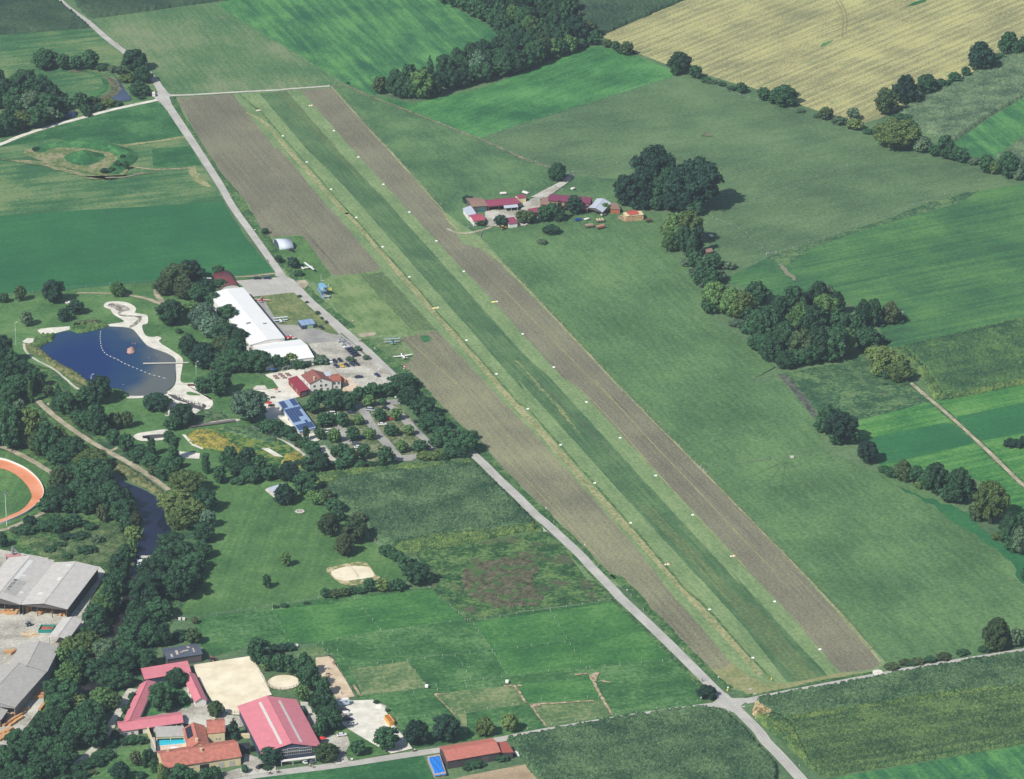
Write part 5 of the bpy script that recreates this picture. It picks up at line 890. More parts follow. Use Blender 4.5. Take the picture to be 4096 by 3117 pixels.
def building(name, label, cat, tile, c, eave, ridge=None, axis='AB', roof=R_grey, wall=W_white, over=.4, group=None, wins=(), doors=(), shed=None, open_front=False, chim=(), base=0.0, z0=0.0, seams=0, posts=False):
    F = Frame(tile, c, eave); t = thing(name, F.mid(), label, cat, group); O = t.location; th = .18
    ridge = eave if ridge is None else ridge; half = (F.d if axis == 'AB' else F.w) / 2; rise = ridge - eave
    m = MB(O); wt = eave + rise * over / half - .12 if not shed else eave - .2
    u0, u1, v0, v1 = over, F.w - over, over, F.d - over
    if posts:
        nu = max(2, int(F.w / 4) + 1)
        for v in (v0 + .1, v1 - .1):
            for i in range(nu): q = F.P(u0 + .1 + (u1 - u0 - .2) * i / (nu - 1), v); p = MB(O); p.tube((q.x, q.y, z0), (q.x, q.y, eave), .1, k=6); p.build('post', posts if posts is not True else W_brown, t)
    else:
        if open_front:     # three walls and posts
            fbox(m, F, u0, u0 + .25, v0, v1, z0, wt); fbox(m, F, u1 - .25, u1, v0, v1, z0, wt); fbox(m, F, u0 + .25, u1 - .25, v1 - .25, v1, z0, wt); fbox(m, F, u0 + .25, u1 - .25, v0, v0 + .2, wt - .9, wt)
            n = max(2, int(F.w / 6))
            for i in range(1, n): u = u0 + (u1 - u0) * i / n; fbox(m, F, u - .15, u + .15, v0, v0 + .3, z0, wt - .9)
        else: fbox(m, F, u0, u1, v0, v1, z0, wt)
        if shed: 
            for u in (u0, u1 - .2): m.add([F.P(u, v0, wt), F.P(u, v1, wt), F.P(u, v1, wt + shed * (v1 - v0) / F.d), F.P(u + .2, v0, wt), F.P(u + .2, v1, wt), F.P(u + .2, v1, wt + shed * (v1 - v0) / F.d)], [(0, 1, 2), (5, 4, 3), (0, 3, 4, 1), (1, 4, 5, 2), (2, 5, 3, 0)])
            fbox(m, F, u0 + .2, u1 - .2, v1 - .2, v1, wt, wt + shed * .95)
        elif rise > .05:
            k = wt + rise * (half - over) / half
            if axis == 'AB': V = [(u, v, z) for u in (u0, u0 + .25, u1 - .25, u1) for v, z in ((v0, wt), (v1, wt), ((v0 + v1) / 2, k - .06))]
            else: V = [(u, v, z) for v in (v0, v0 + .25, v1 - .25, v1) for u, z in ((u0, wt), (u1, wt), ((u0 + u1) / 2, k - .06))]
            for j in (0, 6): m.add([F.P(*q) for q in V[j:j + 6]], [(0, 1, 2), (5, 4, 3), (0, 3, 4, 1), (1, 4, 5, 2), (2, 5, 3, 0)])
        m.build('walls', wall, t)
    m = MB(O)
    if shed: m.slab([F.P(0, 0, eave), F.P(F.w, 0, eave), F.P(F.w, F.d, eave + shed), F.P(0, F.d, eave + shed)], th)
    elif rise < .05: m.slab([F.P(0, 0, eave), F.P(F.w, 0, eave), F.P(F.w, F.d, eave), F.P(0, F.d, eave)], .25)
    elif axis == 'AB':
        h = F.d / 2; m.add([F.P(0, 0, eave - th), F.P(0, 0, eave), F.P(0, h, ridge), F.P(0, F.d, eave), F.P(0, F.d, eave - th), F.P(0, h, ridge - th)] + [F.P(F.w, 0, eave - th), F.P(F.w, 0, eave), F.P(F.w, h, ridge), F.P(F.w, F.d, eave), F.P(F.w, F.d, eave - th), F.P(F.w, h, ridge - th)], [(0, 1, 2, 3, 4, 5), (11, 10, 9, 8, 7, 6), (0, 6, 7, 1), (1, 7, 8, 2), (2, 8, 9, 3), (3, 9, 10, 4), (4, 10, 11, 5), (5, 11, 6, 0)])
    else:
        h = F.w / 2; m.add([F.P(0, 0, eave - th), F.P(0, 0, eave), F.P(h, 0, ridge), F.P(F.w, 0, eave), F.P(F.w, 0, eave - th), F.P(h, 0, ridge - th)] + [F.P(0, F.d, eave - th), F.P(0, F.d, eave), F.P(h, F.d, ridge), F.P(F.w, F.d, eave), F.P(F.w, F.d, eave - th), F.P(h, F.d, ridge - th)], [(5, 4, 3, 2, 1, 0), (6, 7, 8, 9, 10, 11), (1, 7, 6, 0), (2, 8, 7, 1), (3, 9, 8, 2), (4, 10, 9, 3), (5, 11, 10, 4), (0, 6, 11, 5)])
    ro = m.build('roof', roof, t)
    def roof_z(u, v):
        if shed: return eave + shed * v / F.d
        if rise < .05: return eave
        return eave + rise * (1 - abs((v / F.d if axis == 'AB' else u / F.w) - .5) * 2)
    if rise > .3:
        m = MB(O)
        if axis == 'AB': m.tube(F.P(-.05, F.d / 2, ridge), F.P(F.w + .05, F.d / 2, ridge), .16, k=6)
        else: m.tube(F.P(F.w / 2, -.05, ridge), F.P(F.w / 2, F.d + .05, ridge), .16, k=6)
        m.build('ridge_cap', roof, ro)
    for u, v, s_, h in chim:
        z = roof_z(u * F.w, v * F.d); m = MB(O); q = F.P(u * F.w, v * F.d); m.box(q.x, q.y, z + h / 2 - .3, s_, s_, h + .6, math.atan2(F.u.y, F.u.x)); m.box(q.x, q.y, z + h + .06, s_ + .2, s_ + .2, .12, math.atan2(F.u.y, F.u.x)); m.build('chimney', W_cream, ro)
    for w in wins: opening(F, t, *w[:5], kind='window', over=over, mull=w[5] if len(w) > 5 else 1)
    for d in doors: opening(F, t, *d[:5], kind='door', over=over, mat=d[5] if len(d) > 5 else None)
    return t, F, roof_z
def roofpatch(t, F, rz, u0, u1, v0, v1, mat, name='skylight', lift=.05, parent=None):
    m = MB(t.location); q = [(u0, v0), (u1, v0), (u1, v1), (u0, v1)]
    m.slab([F.P(u * F.w, v * F.d, rz(u * F.w, v * F.d) + lift) for u, v in q], lift + .02); return m.build(name, mat, parent or t)
# --- white halls of the airfield
hall = building('white_hall', 'long white hall with plain membrane roof beside the apron', 'hall', '11', (0, 1240, 280, 1184, -56, 778), 6.0, 7.0, 'BC', R_hall, W_white, .2, doors=(('F', .5, 2.2, 8, 4.2, M_frame),) + tuple(('R', p, 2.3, 9, 4.4, plain('hangar_door', (214, 216, 218), .6)) for p in (.12, .3, .48, .66, .84)))
roofpatch(hall[0], hall[1], hall[2], .30, .42, .33, .345, M_steel, 'roof_vent', .5); roofpatch(hall[0], hall[1], hall[2], .72, .82, .28, .29, M_steel, 'roof_vent', .5)
building('white_hall', 'lower white hall with a gabled end beside the gravel car park', 'hall', '11', (120, 1385, 515, 1338, 402, 1194), 4.6, 6.4, 'AB', R_hall, W_white, .3, wins=[('F', .86, 1.8, 4.6, 2.2, 4), ('R', .3, 1.8, 3, 2, 2), ('R', .7, 1.8, 3, 2, 2)])
def barrel(name, label, tile, c, h, roof, end, z=0.0, cat='hangar', along='u'):
    F = Frame(tile, c, z); t = thing(name, F.mid(), label, cat); m = MB(t.location); N = 14; L = F.w if along == 'u' else F.d; Wd = F.d if along == 'u' else F.w
    def pt(a, s): y = Wd / 2 * (1 - math.cos(a)); zz = h * math.sin(a) ** .85; return F.P(s, y, zz + z) if along == 'u' else F.P(y, s, zz + z)
    R0 = [pt(math.pi * i / N, 0) for i in range(N + 1)]; R1 = [pt(math.pi * i / N, L) for i in range(N + 1)]
    m.add(R0 + R1, [(i, i + 1, N + 2 + i, N + 1 + i) for i in range(N)]); o = m.build('roof', roof, t, True); so = o.modifiers.new('thick', 'SOLIDIFY'); so.thickness = .15
    for s in (.3, L - .3): m = MB(t.location); m.add([pt(math.pi * i / N, s) for i in range(N + 1)], [tuple(range(N + 1))]); m.build('end_wall', end, t)
    return t, F
barrel('round_roof_barn', 'round roofed barn with dull maroon roof behind the white hall', '10', (1762, 806, 1918, 790, 1852, 676), 2.9, plain('maroon_tin', (122, 66, 68), .6), W_white, along='v', cat='barn')
barrel('silver_hangar', 'silver round roofed hangar with dark ends beside the upper ploughed field', '11', (235, 482, 350, 478, 300, 424), 4.1, R_light, plain('hangar_end', (72, 78, 100), .8))
building('white_canopy', 'small white canopy roof at the end of the round roofed barn', 'canopy', '10', (1650, 740, 1712, 742, 1690, 703), 3.4, roof=R_hall, posts=M_steel)
q = building('equipment_shed', 'dark blue shed with three pale roof panels and green door on the apron', 'shed', '11', (415, 1084, 524, 1069, 492, 1030), 2.8, roof=R_blue, wall=plain('slate_blue', (58, 72, 92), .7), over=.15, doors=[('F', .62, 1.1, 3.2, 2, plain('pale_green', (150, 178, 140), .7))])
for k in (.33, .66): roofpatch(q[0], q[1], q[2], k - .008, k + .008, 0, 1, W_blue, 'roof_joint')
# --- control tower: blue cabin on stilts
F = Frame('11', (583, 781, 617, 776, 581, 744), 5.6); t = thing('control_tower', F.mid(), 'blue and white cabin on stilts with outside stairs and mast beside the runway', 'control tower')
BL = plain('sky_blue_paint', (128, 178, 216), .6); m = MB(t.location); fbox(m, F, .1, F.w - .1, .1, F.d - .1, 3.0, 5.4); m.build('cabin', BL, t)
m = MB(t.location); fbox(m, F, -.15, F.w + .15, -.2, F.d + .15, 5.4, 5.6); m.build('roof', BL, t)
for u in (.3, F.w - .3):
    for v in (.3, F.d / 2, F.d - .3): m = MB(t.location); p = F.P(u, v); m.tube((p.x, p.y, 0), (p.x, p.y, 3.0), .12); m.build('stilt', W_blue, t)
m = MB(t.location); fbox(m, F, .15, F.w * .4, .02, .1, 4.1, 5.1); m.build('window', M_frame, t); m = MB(t.location); fbox(m, F, F.w * .5, F.w * .85, -.02, .1, 4.2, 4.9); m.build('window', M_glass, t)
m = MB(t.location); fbox(m, F, .02, .1, .6, 2, 4.1, 5.1); m.build('window', M_frame, t)
m = MB(t.location); fbox(m, F, -1.2, -.1, F.d - 1.4, F.d - .2, 2.9, 3.05); m.slab([F.P(-1.2, -3.6, .1), F.P(-.3, -3.6, .1), F.P(-.3, F.d - 1.3, 3.0), F.P(-1.2, F.d - 1.3, 3.0)], .12); m.build('stairs', plain('blue_grey_paint', (118, 142, 176), .6), t)
m = MB(t.location)
for u in (-1.2, -.3): m.tube(F.P(u, -3.6, 1.0), F.P(u, F.d - 1.3, 3.9), .05); m.tube(F.P(u, -3.6, .1), F.P(u, -3.6, 1.0), .05)
m.build('handrail', BL, t)
m = MB(t.location); p = F.P(F.w * .7, F.d + .3); m.tube((p.x, p.y, 0), (p.x, p.y, 11), .14, .1); m.tube((p.x, p.y, 7), (p.x + 1.1, p.y, 7), .06); m.box(p.x + 1.2, p.y, 7, .5, .3, .35); m.build('mast', M_frame, t)
p = F.P(F.w + 1.1, 1.0); m = MB(t.location); m.tube((p.x, p.y, 5.4), (p.x, p.y, 6.9), .28, .1, 8); m.tube((p.x, p.y, 3), (p.x, p.y, 5.4), .07); m.build('windsock_stub', M_frame, t)
p = F.P(F.w + 1.5, -.6); m = MB(t.location); m.box(p.x, p.y, 4.3, 1.6, .08, 1.6); s_ = m.build('sign_board', plain('signal_yellow', (236, 222, 110), .6), t)
m = MB(t.location)
for i in range(9): a0, a1 = R(50 + i * 29), R(50 + (i + 1) * 29); y = p.y - .09; m.add([(p.x + r * math.cos(a), y, 4.3 + r * math.sin(a)) for r, a in ((.3, a0), (.52, a0), (.52, a1), (.3, a1))], [(0, 1, 2, 3)])
m.build('letter_c', plain('black_paint', (40, 40, 40), .6), s_)
tr = tp('11', 610, 862); t = thing('flat_trailer', tr, 'small flat trailer with a pale rim parked below the control tower stairs', 'trailer', None, R(-12)); m = MB(); m.box(0, 0, .7, 4.2, 1.9, .12)
m.build('load_bed', W_brown, t); m = MB()
for x, y, a, b in ((0, .95, 4.2, .1), (0, -.95, 4.2, .1), (2.05, 0, .1, 1.9), (-2.05, 0, .1, 1.9)): m.box(x, y, .95, a, b, .4)
m.build('side_rails', R_light, t)
for y in (-.8, .8): m = MB(); m.tube((0, y - .1, .3), (0, y + .1, .3), .3, k=10); m.build('wheel', M_dark, t)
# --- restaurant
rs = building('restaurant', 'white two storey restaurant with brown tiled gable roof', 'restaurant', '11', (475, 1552, 662, 1531, 592, 1461), 5.4, 8.0, 'BC', R_brown, W_white, .4, chim=((.25, .12, .8, 1.6),), wins=[('F', .2, 3.6, 1.1, 1.2), ('F', .5, 3.6, 1.1, 1.2), ('F', .72, 3.6, 1.1, 1.2), ('F', .5, 6.1, .8, 1.0), ('F', .25, 1.4, 1.6, 1.0), ('F', .8, 1.4, 1.1, 1.1), ('L', .3, 3.6, 1.1, 1.2), ('L', .7, 3.6, 1.1, 1.2)], doors=[('F', .52, 1.1, 1.2, 2.1)])
building('restaurant_wing', 'east wing of the restaurant with red tiled roof and white walls', 'building', '11', (648, 1534, 732, 1524, 706, 1470), 5.0, 6.2, 'AB', plain('dull_red_tiles', (164, 98, 84), .85), W_white, .3, wins=[('F', .75, 3.7, 1.1, 1.2), ('F', .3, 3.7, 1.1, 1.2), ('F', .5, 1.5, 1.1, 1.2), ('R', .5, 3.4, 1.1, 1.2)])
building('restaurant_annex', 'low annex with crimson roof and red walls beside the restaurant', 'building', '11', (400, 1616, 474, 1594, 376, 1486), 3.6, 3.6, 'BC', plain('crimson_roof', (152, 56, 72), .7), plain('red_wall', (136, 62, 58), .8), .3, wins=[('F', .5, 1.8, 2.6, 1.4, 3), ('L', .3, 1.8, 1.6, 1.2), ('L', .7, 1.8, 1.6, 1.2)])
building('blue_roof_extension', 'small flat extension with blue grey roof at the rear of the restaurant', 'building', '11', (605, 1490, 650, 1484, 632, 1450), 5.8, roof=R_light, over=.2)
building('orange_awning', 'orange awning over the terrace door beside the restaurant', 'awning', '11', (736, 1542, 768, 1536, 740, 1494), 2.8, roof=plain('orange_cloth', (226, 132, 62), .9), posts=M_steel, shed=.5)
sb = building('kiosk_building', 'long low building with pale blue roof covered by dark solar panels', 'building', '21', (392, 414, 528, 380, 354, 147), 3.2, roof=R_blue, wall=W_white, over=.35, shed=.2, wins=[('L', .2, 1.7, 2.2, 1.2), ('L', .5, 1.7, 2.2, 1.2), ('L', .8, 1.7, 2.2, 1.2), ('R', .4, 1.7, 2, 1)], doors=[('F', .35, 1.1, 1.2, 2.1)])
for i in range(6):
    for j in range(0, 22):
        u = .05 + i * .155; v = .03 + j * .0435
        if (j in (4, 5) and i < 4) or (j == 16) or (17 <= j and 2 <= i <= 3) or (8 <= j <= 13 and i > 4) or (6 <= j <= 8 and i >= 3 and i < 5) or (4 <= j <= 7 and i == 5): continue
        roofpatch(sb[0], sb[1], sb[2], u, u + .14, v, v + .039, M_panel, 'solar_panel', .12)
pv = building('pavilion', 'open pavilion with pale blue grey roof on the park lawn', 'pavilion', '21', (198, 916, 318, 880, 262, 827), 3.0, roof=R_light, posts=M_steel)
sheet('pavilion_floor', '@21 118 885 195 950 215 925 300 940 320 910 260 860 140 872', M_white)
# --- the farm
building('farm_shed', 'dark walled farm shed with dusty brown roof at the farm\'s west end', 'shed', '11', (1778, 134, 1904, 127, 1850, 60), 3.8, 4.6, 'AB', R_dust, W_wood, .4, doors=[('F', .6, 1.5, 4, 2.8, plain('teal_tarp', (62, 110, 112), .8))])
building('farm_barn', 'long farm barn with crimson roof beside the dusty brown shed', 'barn', '11', (1906, 132, 2165, 107, 2112, 58), 3.4, 4.6, 'AB', R_mag, W_brown, .4, open_front=True)
building('farm_shed', 'low shed with pale grey roof at the south-west of the farm', 'shed', '11', (1746, 212, 1812, 188, 1766, 124), 3.0, roof=R_light, wall=W_white)
building('farm_shed', 'white walled shed with bright crimson roof nearest the farm entrance', 'shed', '11', (1788, 252, 1884, 238, 1842, 188), 3.0, 3.9, 'AB', plain('bright_crimson', (180, 84, 102), .6), W_white, .3, doors=[('F', .7, 1.1, 2, 2)])
building('lean_to', 'open lean-to with dirty white roof in front of the crimson barn', 'lean-to', '11', (2036, 146, 2148, 136, 2134, 108), 2.8, roof=R_light, posts=W_white, shed=.3)
building('farm_shed', 'small shed with dull crimson roof and ochre wall at the barn\'s east end', 'shed', '12', (146, 66, 214, 60, 186, 36), 3.2, 3.8, 'AB', R_mag, W_cream, .3)
building('farm_barn', 'longest farm barn with maroon roof beside the tall farm trees', 'barn', '12', (384, 82, 722, 110, 744, 60), 4.6, 5.9, 'AB', plain('maroon_roof', (124, 60, 88), .6), W_brown, .4)
building('lean_to', 'brown roofed lean-to along the front of the maroon barn', 'lean-to', '12', (320, 112, 704, 154, 722, 112), 3.0, roof=R_dust, wall=W_brown, shed=1.0, open_front=True)
building('farm_shed', 'blue grey roofed shed at the east end of the maroon barn', 'shed', '12', (708, 140, 822, 178, 890, 104), 3.4, 4.6, 'BC', R_light, W_wood, .4, open_front=True)
building('farm_shed', 'small brown roofed shed with orange boards under the giant trees', 'shed', '12', (888, 152, 966, 154, 934, 108), 3.0, roof=R_dust, wall=plain('orange_boards', (168, 104, 72), .9), shed=.4)
building('farm_shed', 'crimson gabled shed in the middle of the farmyard', 'shed', '12', (230, 190, 346, 172, 332, 134), 3.0, 4.2, 'AB', R_mag, W_brown)
building('farm_shed', 'crimson roofed shed with white fascia among the yard trees', 'shed', '12', (70, 272, 146, 262, 112, 222), 2.8, roof=R_mag, wall=W_white, shed=.6)
building('garden_hut', 'small square hut with brown pyramid roof by the grey shrubs', 'hut', '12', (1652, 502, 1704, 492, 1688, 464), 2.3, 3.2, 'AB', R_dust, W_brown, .2, doors=[('F', .5, 1, .9, 1.9)])
# straw stack with a little red roof on top
F = Frame('12', (1006, 212, 1150, 198, 1128, 168), 3.4); t = thing('straw_stack', F.mid(), 'tall pile of crates and straw with a small red roof beside the farm', 'stack')
for j in range(3):
    for i in range(8):
        m = MB(t.location); u = F.w * i / 8; fbox(m, F, u + .05, u + F.w / 8 - .05, .1 + .1 * (i % 2), F.d - .1, j * 1.1 + .02, j * 1.1 + 1.08); m.build('crate', plain('crate_wood', (200, 166, 128), .9, var=.25, objrand=.3), t)
m = MB(t.location); fbox(m, F, -.1, F.w + .1, -.1, F.d + .1, 3.35, 3.5); m.build('cover', W_cream, t)
building('crate_roof', 'little red pitched roof on top of the crate pile', 'roof', '12', (1038, 202, 1112, 190, 1080, 160), 3.9, 4.6, 'AB', plain('faded_red', (188, 88, 78), .8), W_brown, .2, z0=3.5)
# --- sawmill
sh = building('sawmill_hall', 'eastern bay of the big grey roofed sawmill hall', 'hall', '30', (165, 282, 540, 320, 795, -17), 6.0, 7.8, 'BC', R_grey, W_wood, .6, open_front=True)
for (a, b, c_, d) in ((.38, .46, .55, .62), (.2, .3, .22, .27), (.34, .45, .9, .93)): roofpatch(sh[0], sh[1], sh[2], a, b, c_, d, plain('light_sheet', (226, 226, 222), .6))
sh2 = building('sawmill_hall', 'western bay of the big sawmill hall, with patched sheets and blue ridge', 'hall', '30', (-215, 244, 162, 282, 437, -54), 6.0, 8.7, 'BC', R_grey, W_wood, .6, open_front=True)
for (a, b, c_, d, mt) in ((.55, .8, .12, .45, R_grey2), (.6, .7, .55, .58, MATS['light_sheet']), (.54, .62, .2, .9, MATS['light_sheet']), (.82, .9, .22, .25, MATS['light_sheet'])): roofpatch(sh2[0], sh2[1], sh2[2], a, b, c_, d, mt)
building('sawmill_shed', 'small open shed with pale gabled roof between the sawmill halls', 'shed', '30', (385, 545, 546, 565, 660, 408), 4.6, 5.8, 'BC', R_grey, W_white, .4, posts=W_blue)
building('sawmill_hall', 'upper bay of the lower sawmill hall beside the river trees', 'hall', '30', (60, 790, 380, 818, 478, 622), 6.4, 8.6, 'BC', R_grey2, plain('grey_boards', (150, 150, 152), .8), .5)
building('sawmill_hall', 'lower sawmill hall with step in its roof at the left photo edge', 'hall', '30', (-320, 1060, 122, 1106, 376, 818), 5.8, 8.8, 'BC', R_grey2, plain('grey_boards', (150, 150, 152), .8), .5, open_front=True, chim=((.52, .25, .6, .8),))
building('sawmill_shed', 'grey roofed shed cut by the left photo edge below the sawmill halls', 'shed', '30', (-170, 1190, 10, 1205, 66, 1126), 4.2, 5.2, 'BC', R_grey2, W_wood, .4)
b = building('boiler_house', 'small boiler house with faded red roof and silver pipework behind the sawmill', 'building', '20', (70, 1425, 182, 1412, 150, 1382), 3.4, roof=plain('faded_rose', (196, 142, 140), .8), wall=W_wood)
m = MB(b[0].location); p = b[1].mid(); m.tube((p.x - .5, p.y + .5, 3), (p.x - .5, p.y + .5, 7.2), .7, k=12); m.tube((p.x - .5, p.y + .5, 7.0), (p.x + 3, p.y - .6, 4.4), .3); m.tube((p.x - .5, p.y + .5, 7.1), (p.x - .5, p.y + .5, 8.2), .35, .2, 10); m.build('silo', M_steel, b[0])
# --- stables and villa
ob = building('old_barn', 'old grey wooden barn with torn dark roof beside the riding arena', 'barn', '30', (1334, 722, 1622, 678, 1576, 594), 4.2, 5.2, 'AB', R_old, W_wood, .5, doors=[('L', .5, 1.6, 3, 3.0, M_dark)])
for (a, b, c_, d) in ((.42, .5, .3, .55), (.5, .66, .35, .42), (.3, .37, .2, .5), (.66, .74, .55, .8), (.14, .2, .1, .3), (.78, .82, .2, .5)): roofpatch(ob[0], ob[1], ob[2], a, b, c_, d, plain('bare_lath', (190, 172, 156), .9, var=.3), 'bare_patch')
building('stable', 'rose roofed stable nearest the old wooden barn', 'stable', '30', (1155, 882, 1531, 820, 1500, 746), 3.2, roof=R_pink, wall=W_blue, shed=.9, doors=[('F', .2, 1.2, 3, 2.2, W_blue)])
w = building('stable', 'long rose roofed stable along the riverside path', 'stable', '30', (972, 1240, 1104, 1218, 1246, 901), 3.0, 4.6, 'BC', R_pink, W_white, .5)
w = building('stable', 'rose roofed stable with white stall fronts above the villa court', 'stable', '30', (949, 1301, 1468, 1227, 1450, 1140), 2.9, 4.2, 'AB', R_pink, W_white, .5, wins=[('F', .1, 1.4, 1, .8), ('F', .2, 1.4, 1, .8)], doors=[('F', p, 1.2, 1.9, 2.2, M_dark) for p in (.33, .5, .62, .74, .86, .95)])
building('stable', 'rose roofed stable with white gable beside the riding arena', 'stable', '30', (1556, 1064, 1660, 1049, 1562, 838), 3.0, 4.6, 'BC', R_pink, W_white, .5, doors=[('L', p, 1.1, 1.2, 2.1) for p in (.2, .5, .8)])
rh = building('riding_hall', 'big riding hall with rose roof, two skylight strips and dark blue gable', 'hall', '31', (90, 1476, 573, 1420, 371, 1042), 5.4, 8.8, 'BC', R_pink, W_blue, .7)
for k, u in ((0, .33), (1, .66)):
    for i in range(22): roofpatch(rh[0], rh[1], rh[2], u, u + .045, .05 + i * .04, .05 + i * .04 + .033, plain('translucent_sheet', (214, 214, 206), .4), 'skylight', .1)
for p in (.33, .54, .75): opening(rh[1], rh[0], 'F', p, 3.6, 5.2, 1.3, 'window', .7, None, 5); opening(rh[1], rh[0], 'F', p, 5.0 if p != .54 else 5.4, 5.2, 1.1, 'window', .7, None, 5)
building('riding_hall_porch', 'low white canopy along the front of the riding hall', 'canopy', '31', (250, 1540, 530, 1505, 522, 1492), 2.6, roof=W_white, posts=W_white, over=.1)
vs1 = building('villa', 'front wing of the villa with orange tiled roof and cream walls', 'house', '30', (1310, 1594, 1936, 1498, 1866, 1362), 4.4, 7.4, 'AB', R_tile, W_cream, .5, chim=((.52, .38, .9, 1.2), (.12, .62, .9, 1.2)), wins=[('F', p, 1.7, 1.2, 1.3) for p in (.1, .22, .35)], doors=[('F', .74, 1.5, 2.4, 2.8, plain('grey_gate', (190, 186, 180), .7)), ('F', .88, 1.5, 2.4, 2.8, plain('grey_gate', (190, 186, 180), .7)), ('F', .52, 1.6, 4, 3, M_dark)])
vs2 = building('villa', 'middle wing of the villa with solar panels on its orange roof', 'house', '30', (1500, 1442, 1678, 1414, 1636, 1250), 4.3, 6.7, 'BC', R_tile, W_cream, .4, chim=((.45, .12, 1.0, 1.0),))
for j in range(4): roofpatch(vs2[0], vs2[1], vs2[2], .1, .36, .42 + j * .13, .54 + j * .13, plain('black_panel', (44, 46, 56), .25), 'solar_panel', .12)
building('villa', 'tall east wing of the villa with orange roof and cream wall', 'house', '30', (1656, 1314, 1804, 1302, 1796, 1192), 5.6, 7.8, 'AB', R_tile, W_cream, .35, chim=((.4, .8, .9, 1.0),), wins=[('F', .5, 2.4, .5, .6), ('F', .68, 2.4, .5, .6)])
building('courtyard_gallery', 'open gallery with grey shingle roof at the rear of the pool court', 'gallery', '30', (1250, 1342, 1482, 1335, 1470, 1268), 3.0, roof=R_grey2, wall=W_cream, shed=1.0, open_front=True)
building('courtyard_gallery', 'narrow grey roofed gallery on the left side of the pool court', 'gallery', '30', (1212, 1476, 1250, 1470, 1240, 1344), 3.0, roof=R_grey2, wall=W_cream, over=.2)
sheet('court_paving', '@30 1250 1345 1480 1335 1500 1440 1260 1475', M_pave)
def flatthing(name, label, cat, s, z, th, mat, part=None):
    P_ = pp(s, 0); c = sum(P_, Vector()) / len(P_); z += zat(c.x, c.y); m = MB(c); P2 = P_ if (P_[1] - P_[0]).cross(P_[2] - P_[1]).z > 0 else P_[::-1]; m.prism(P2, z - th, z); o = m.build(name, mat); return tag(o, label, cat)
t = flatthing('swimming_pool', 'turquoise swimming pool in the villa court', 'swimming pool', '@30 1250 1376 1490 1356 1496 1408 1255 1430', .32, .3, plain('pool_rim', (220, 214, 204), .7)); m = MB(t.location); P_ = pp('@30 1256 1380 1485 1361 1490 1404 1261 1424'); P_ = P_ if (P_[1] - P_[0]).cross(P_[2] - P_[1]).z > 0 else P_[::-1]; z = zat(t.location.x, t.location.y); m.prism(P_, z + .325, z + .34); m.build('pool_water', plain('turquoise_water', (60, 198, 222), .1, var=.1, vs_=.6, spec=.5), t)
building('sun_sail', 'white sun sail stretched beside the villa pool', 'sun sail', '30', (1352, 1424, 1418, 1450, 1462, 1440), 2.6, roof=plain('sail_cloth', (238, 238, 236), .8), posts=M_steel, over=.1)
for s in ('@30 1170 1292 1240 1482 1250 1478 1180 1290', '@30 1800 1345 2020 1340 2020 1352 1800 1357'):
    flatthing('courtyard_wall', 'cream courtyard wall on the ' + ('left side of the pool court' if '1170' in s else 'yard side east of the villa'), 'wall', s, 3.0 if '1170' in s else 1.8, 3.0 if '1170' in s else 1.8, W_cream)
building('carport', 'black roofed pavilion between villa and riding hall', 'carport', '30', (1925, 1440, 2010, 1430, 1990, 1385), 2.8, 3.6, 'AB', plain('black_roof', (46, 50, 60), .7), posts=W_brown)
fb = building('field_barn', 'long dark wooden barn with faded red tiled roof by the lower road', 'barn', '31', (1576, 1537, 2006, 1462, 1936, 1348), 4.2, 6.0, 'AB', plain('faded_tiles', (188, 116, 102), .9, var=.2, vs_=1), plain('black_boards', (76, 72, 74), .9, var=.25), .4, doors=[('F', .72, 1.6, 3.4, 3, W_wood)])
building('field_barn_annex', 'lower annex with plain red roof at the right end of the field barn', 'barn', '31', (2004, 1468, 2112, 1464, 2056, 1394), 3.4, roof=plain('plain_red', (160, 88, 78), .9), wall=MATS['black_boards'], shed=.9)
def tarp(label, s, h):
    P_ = pp(s, h); c = sum(P_, Vector()) / 4; t = thing('covered_stack', (c.x, c.y, 0), label, 'stack'); m = MB(t.location); m.prism([p.lerp(c, .06) for p in P_] if (P_[1] - P_[0]).cross(P_[2] - P_[1]).z > 0 else [p.lerp(c, .06) for p in P_][::-1], 0, h - .15); m.build('firewood', plain('firewood', (196, 172, 148), .9, var=.3, vs_=5), t)
    N = 8; V = []; m = MB(t.location)
    for j in range(N + 1):
        for i in range(N + 1): q = P_[0].lerp(P_[1], i / N).lerp(P_[3].lerp(P_[2], i / N), j / N); V.append((q.x, q.y, h + .12 * math.sin(i * 1.9 + j * 1.3) - (.5 if i in (0, N) or j in (0, N) else 0)))
    m.add(V, [(j * (N + 1) + i, j * (N + 1) + i + 1, (j + 1) * (N + 1) + i + 1, (j + 1) * (N + 1) + i) for j in range(N) for i in range(N)]); m.build('tarpaulin', plain('blue_tarp', (44, 130, 222), .5, var=.1), t)
tarp('stack under a bright blue tarpaulin at the left end of the field barn', '@31 1475 1650 1574 1632 1520 1472 1412 1492', 1.8); tarp('low blue covered stack behind the field barn', '@31 1632 1416 1745 1408 1742 1396 1636 1404', 1.4)
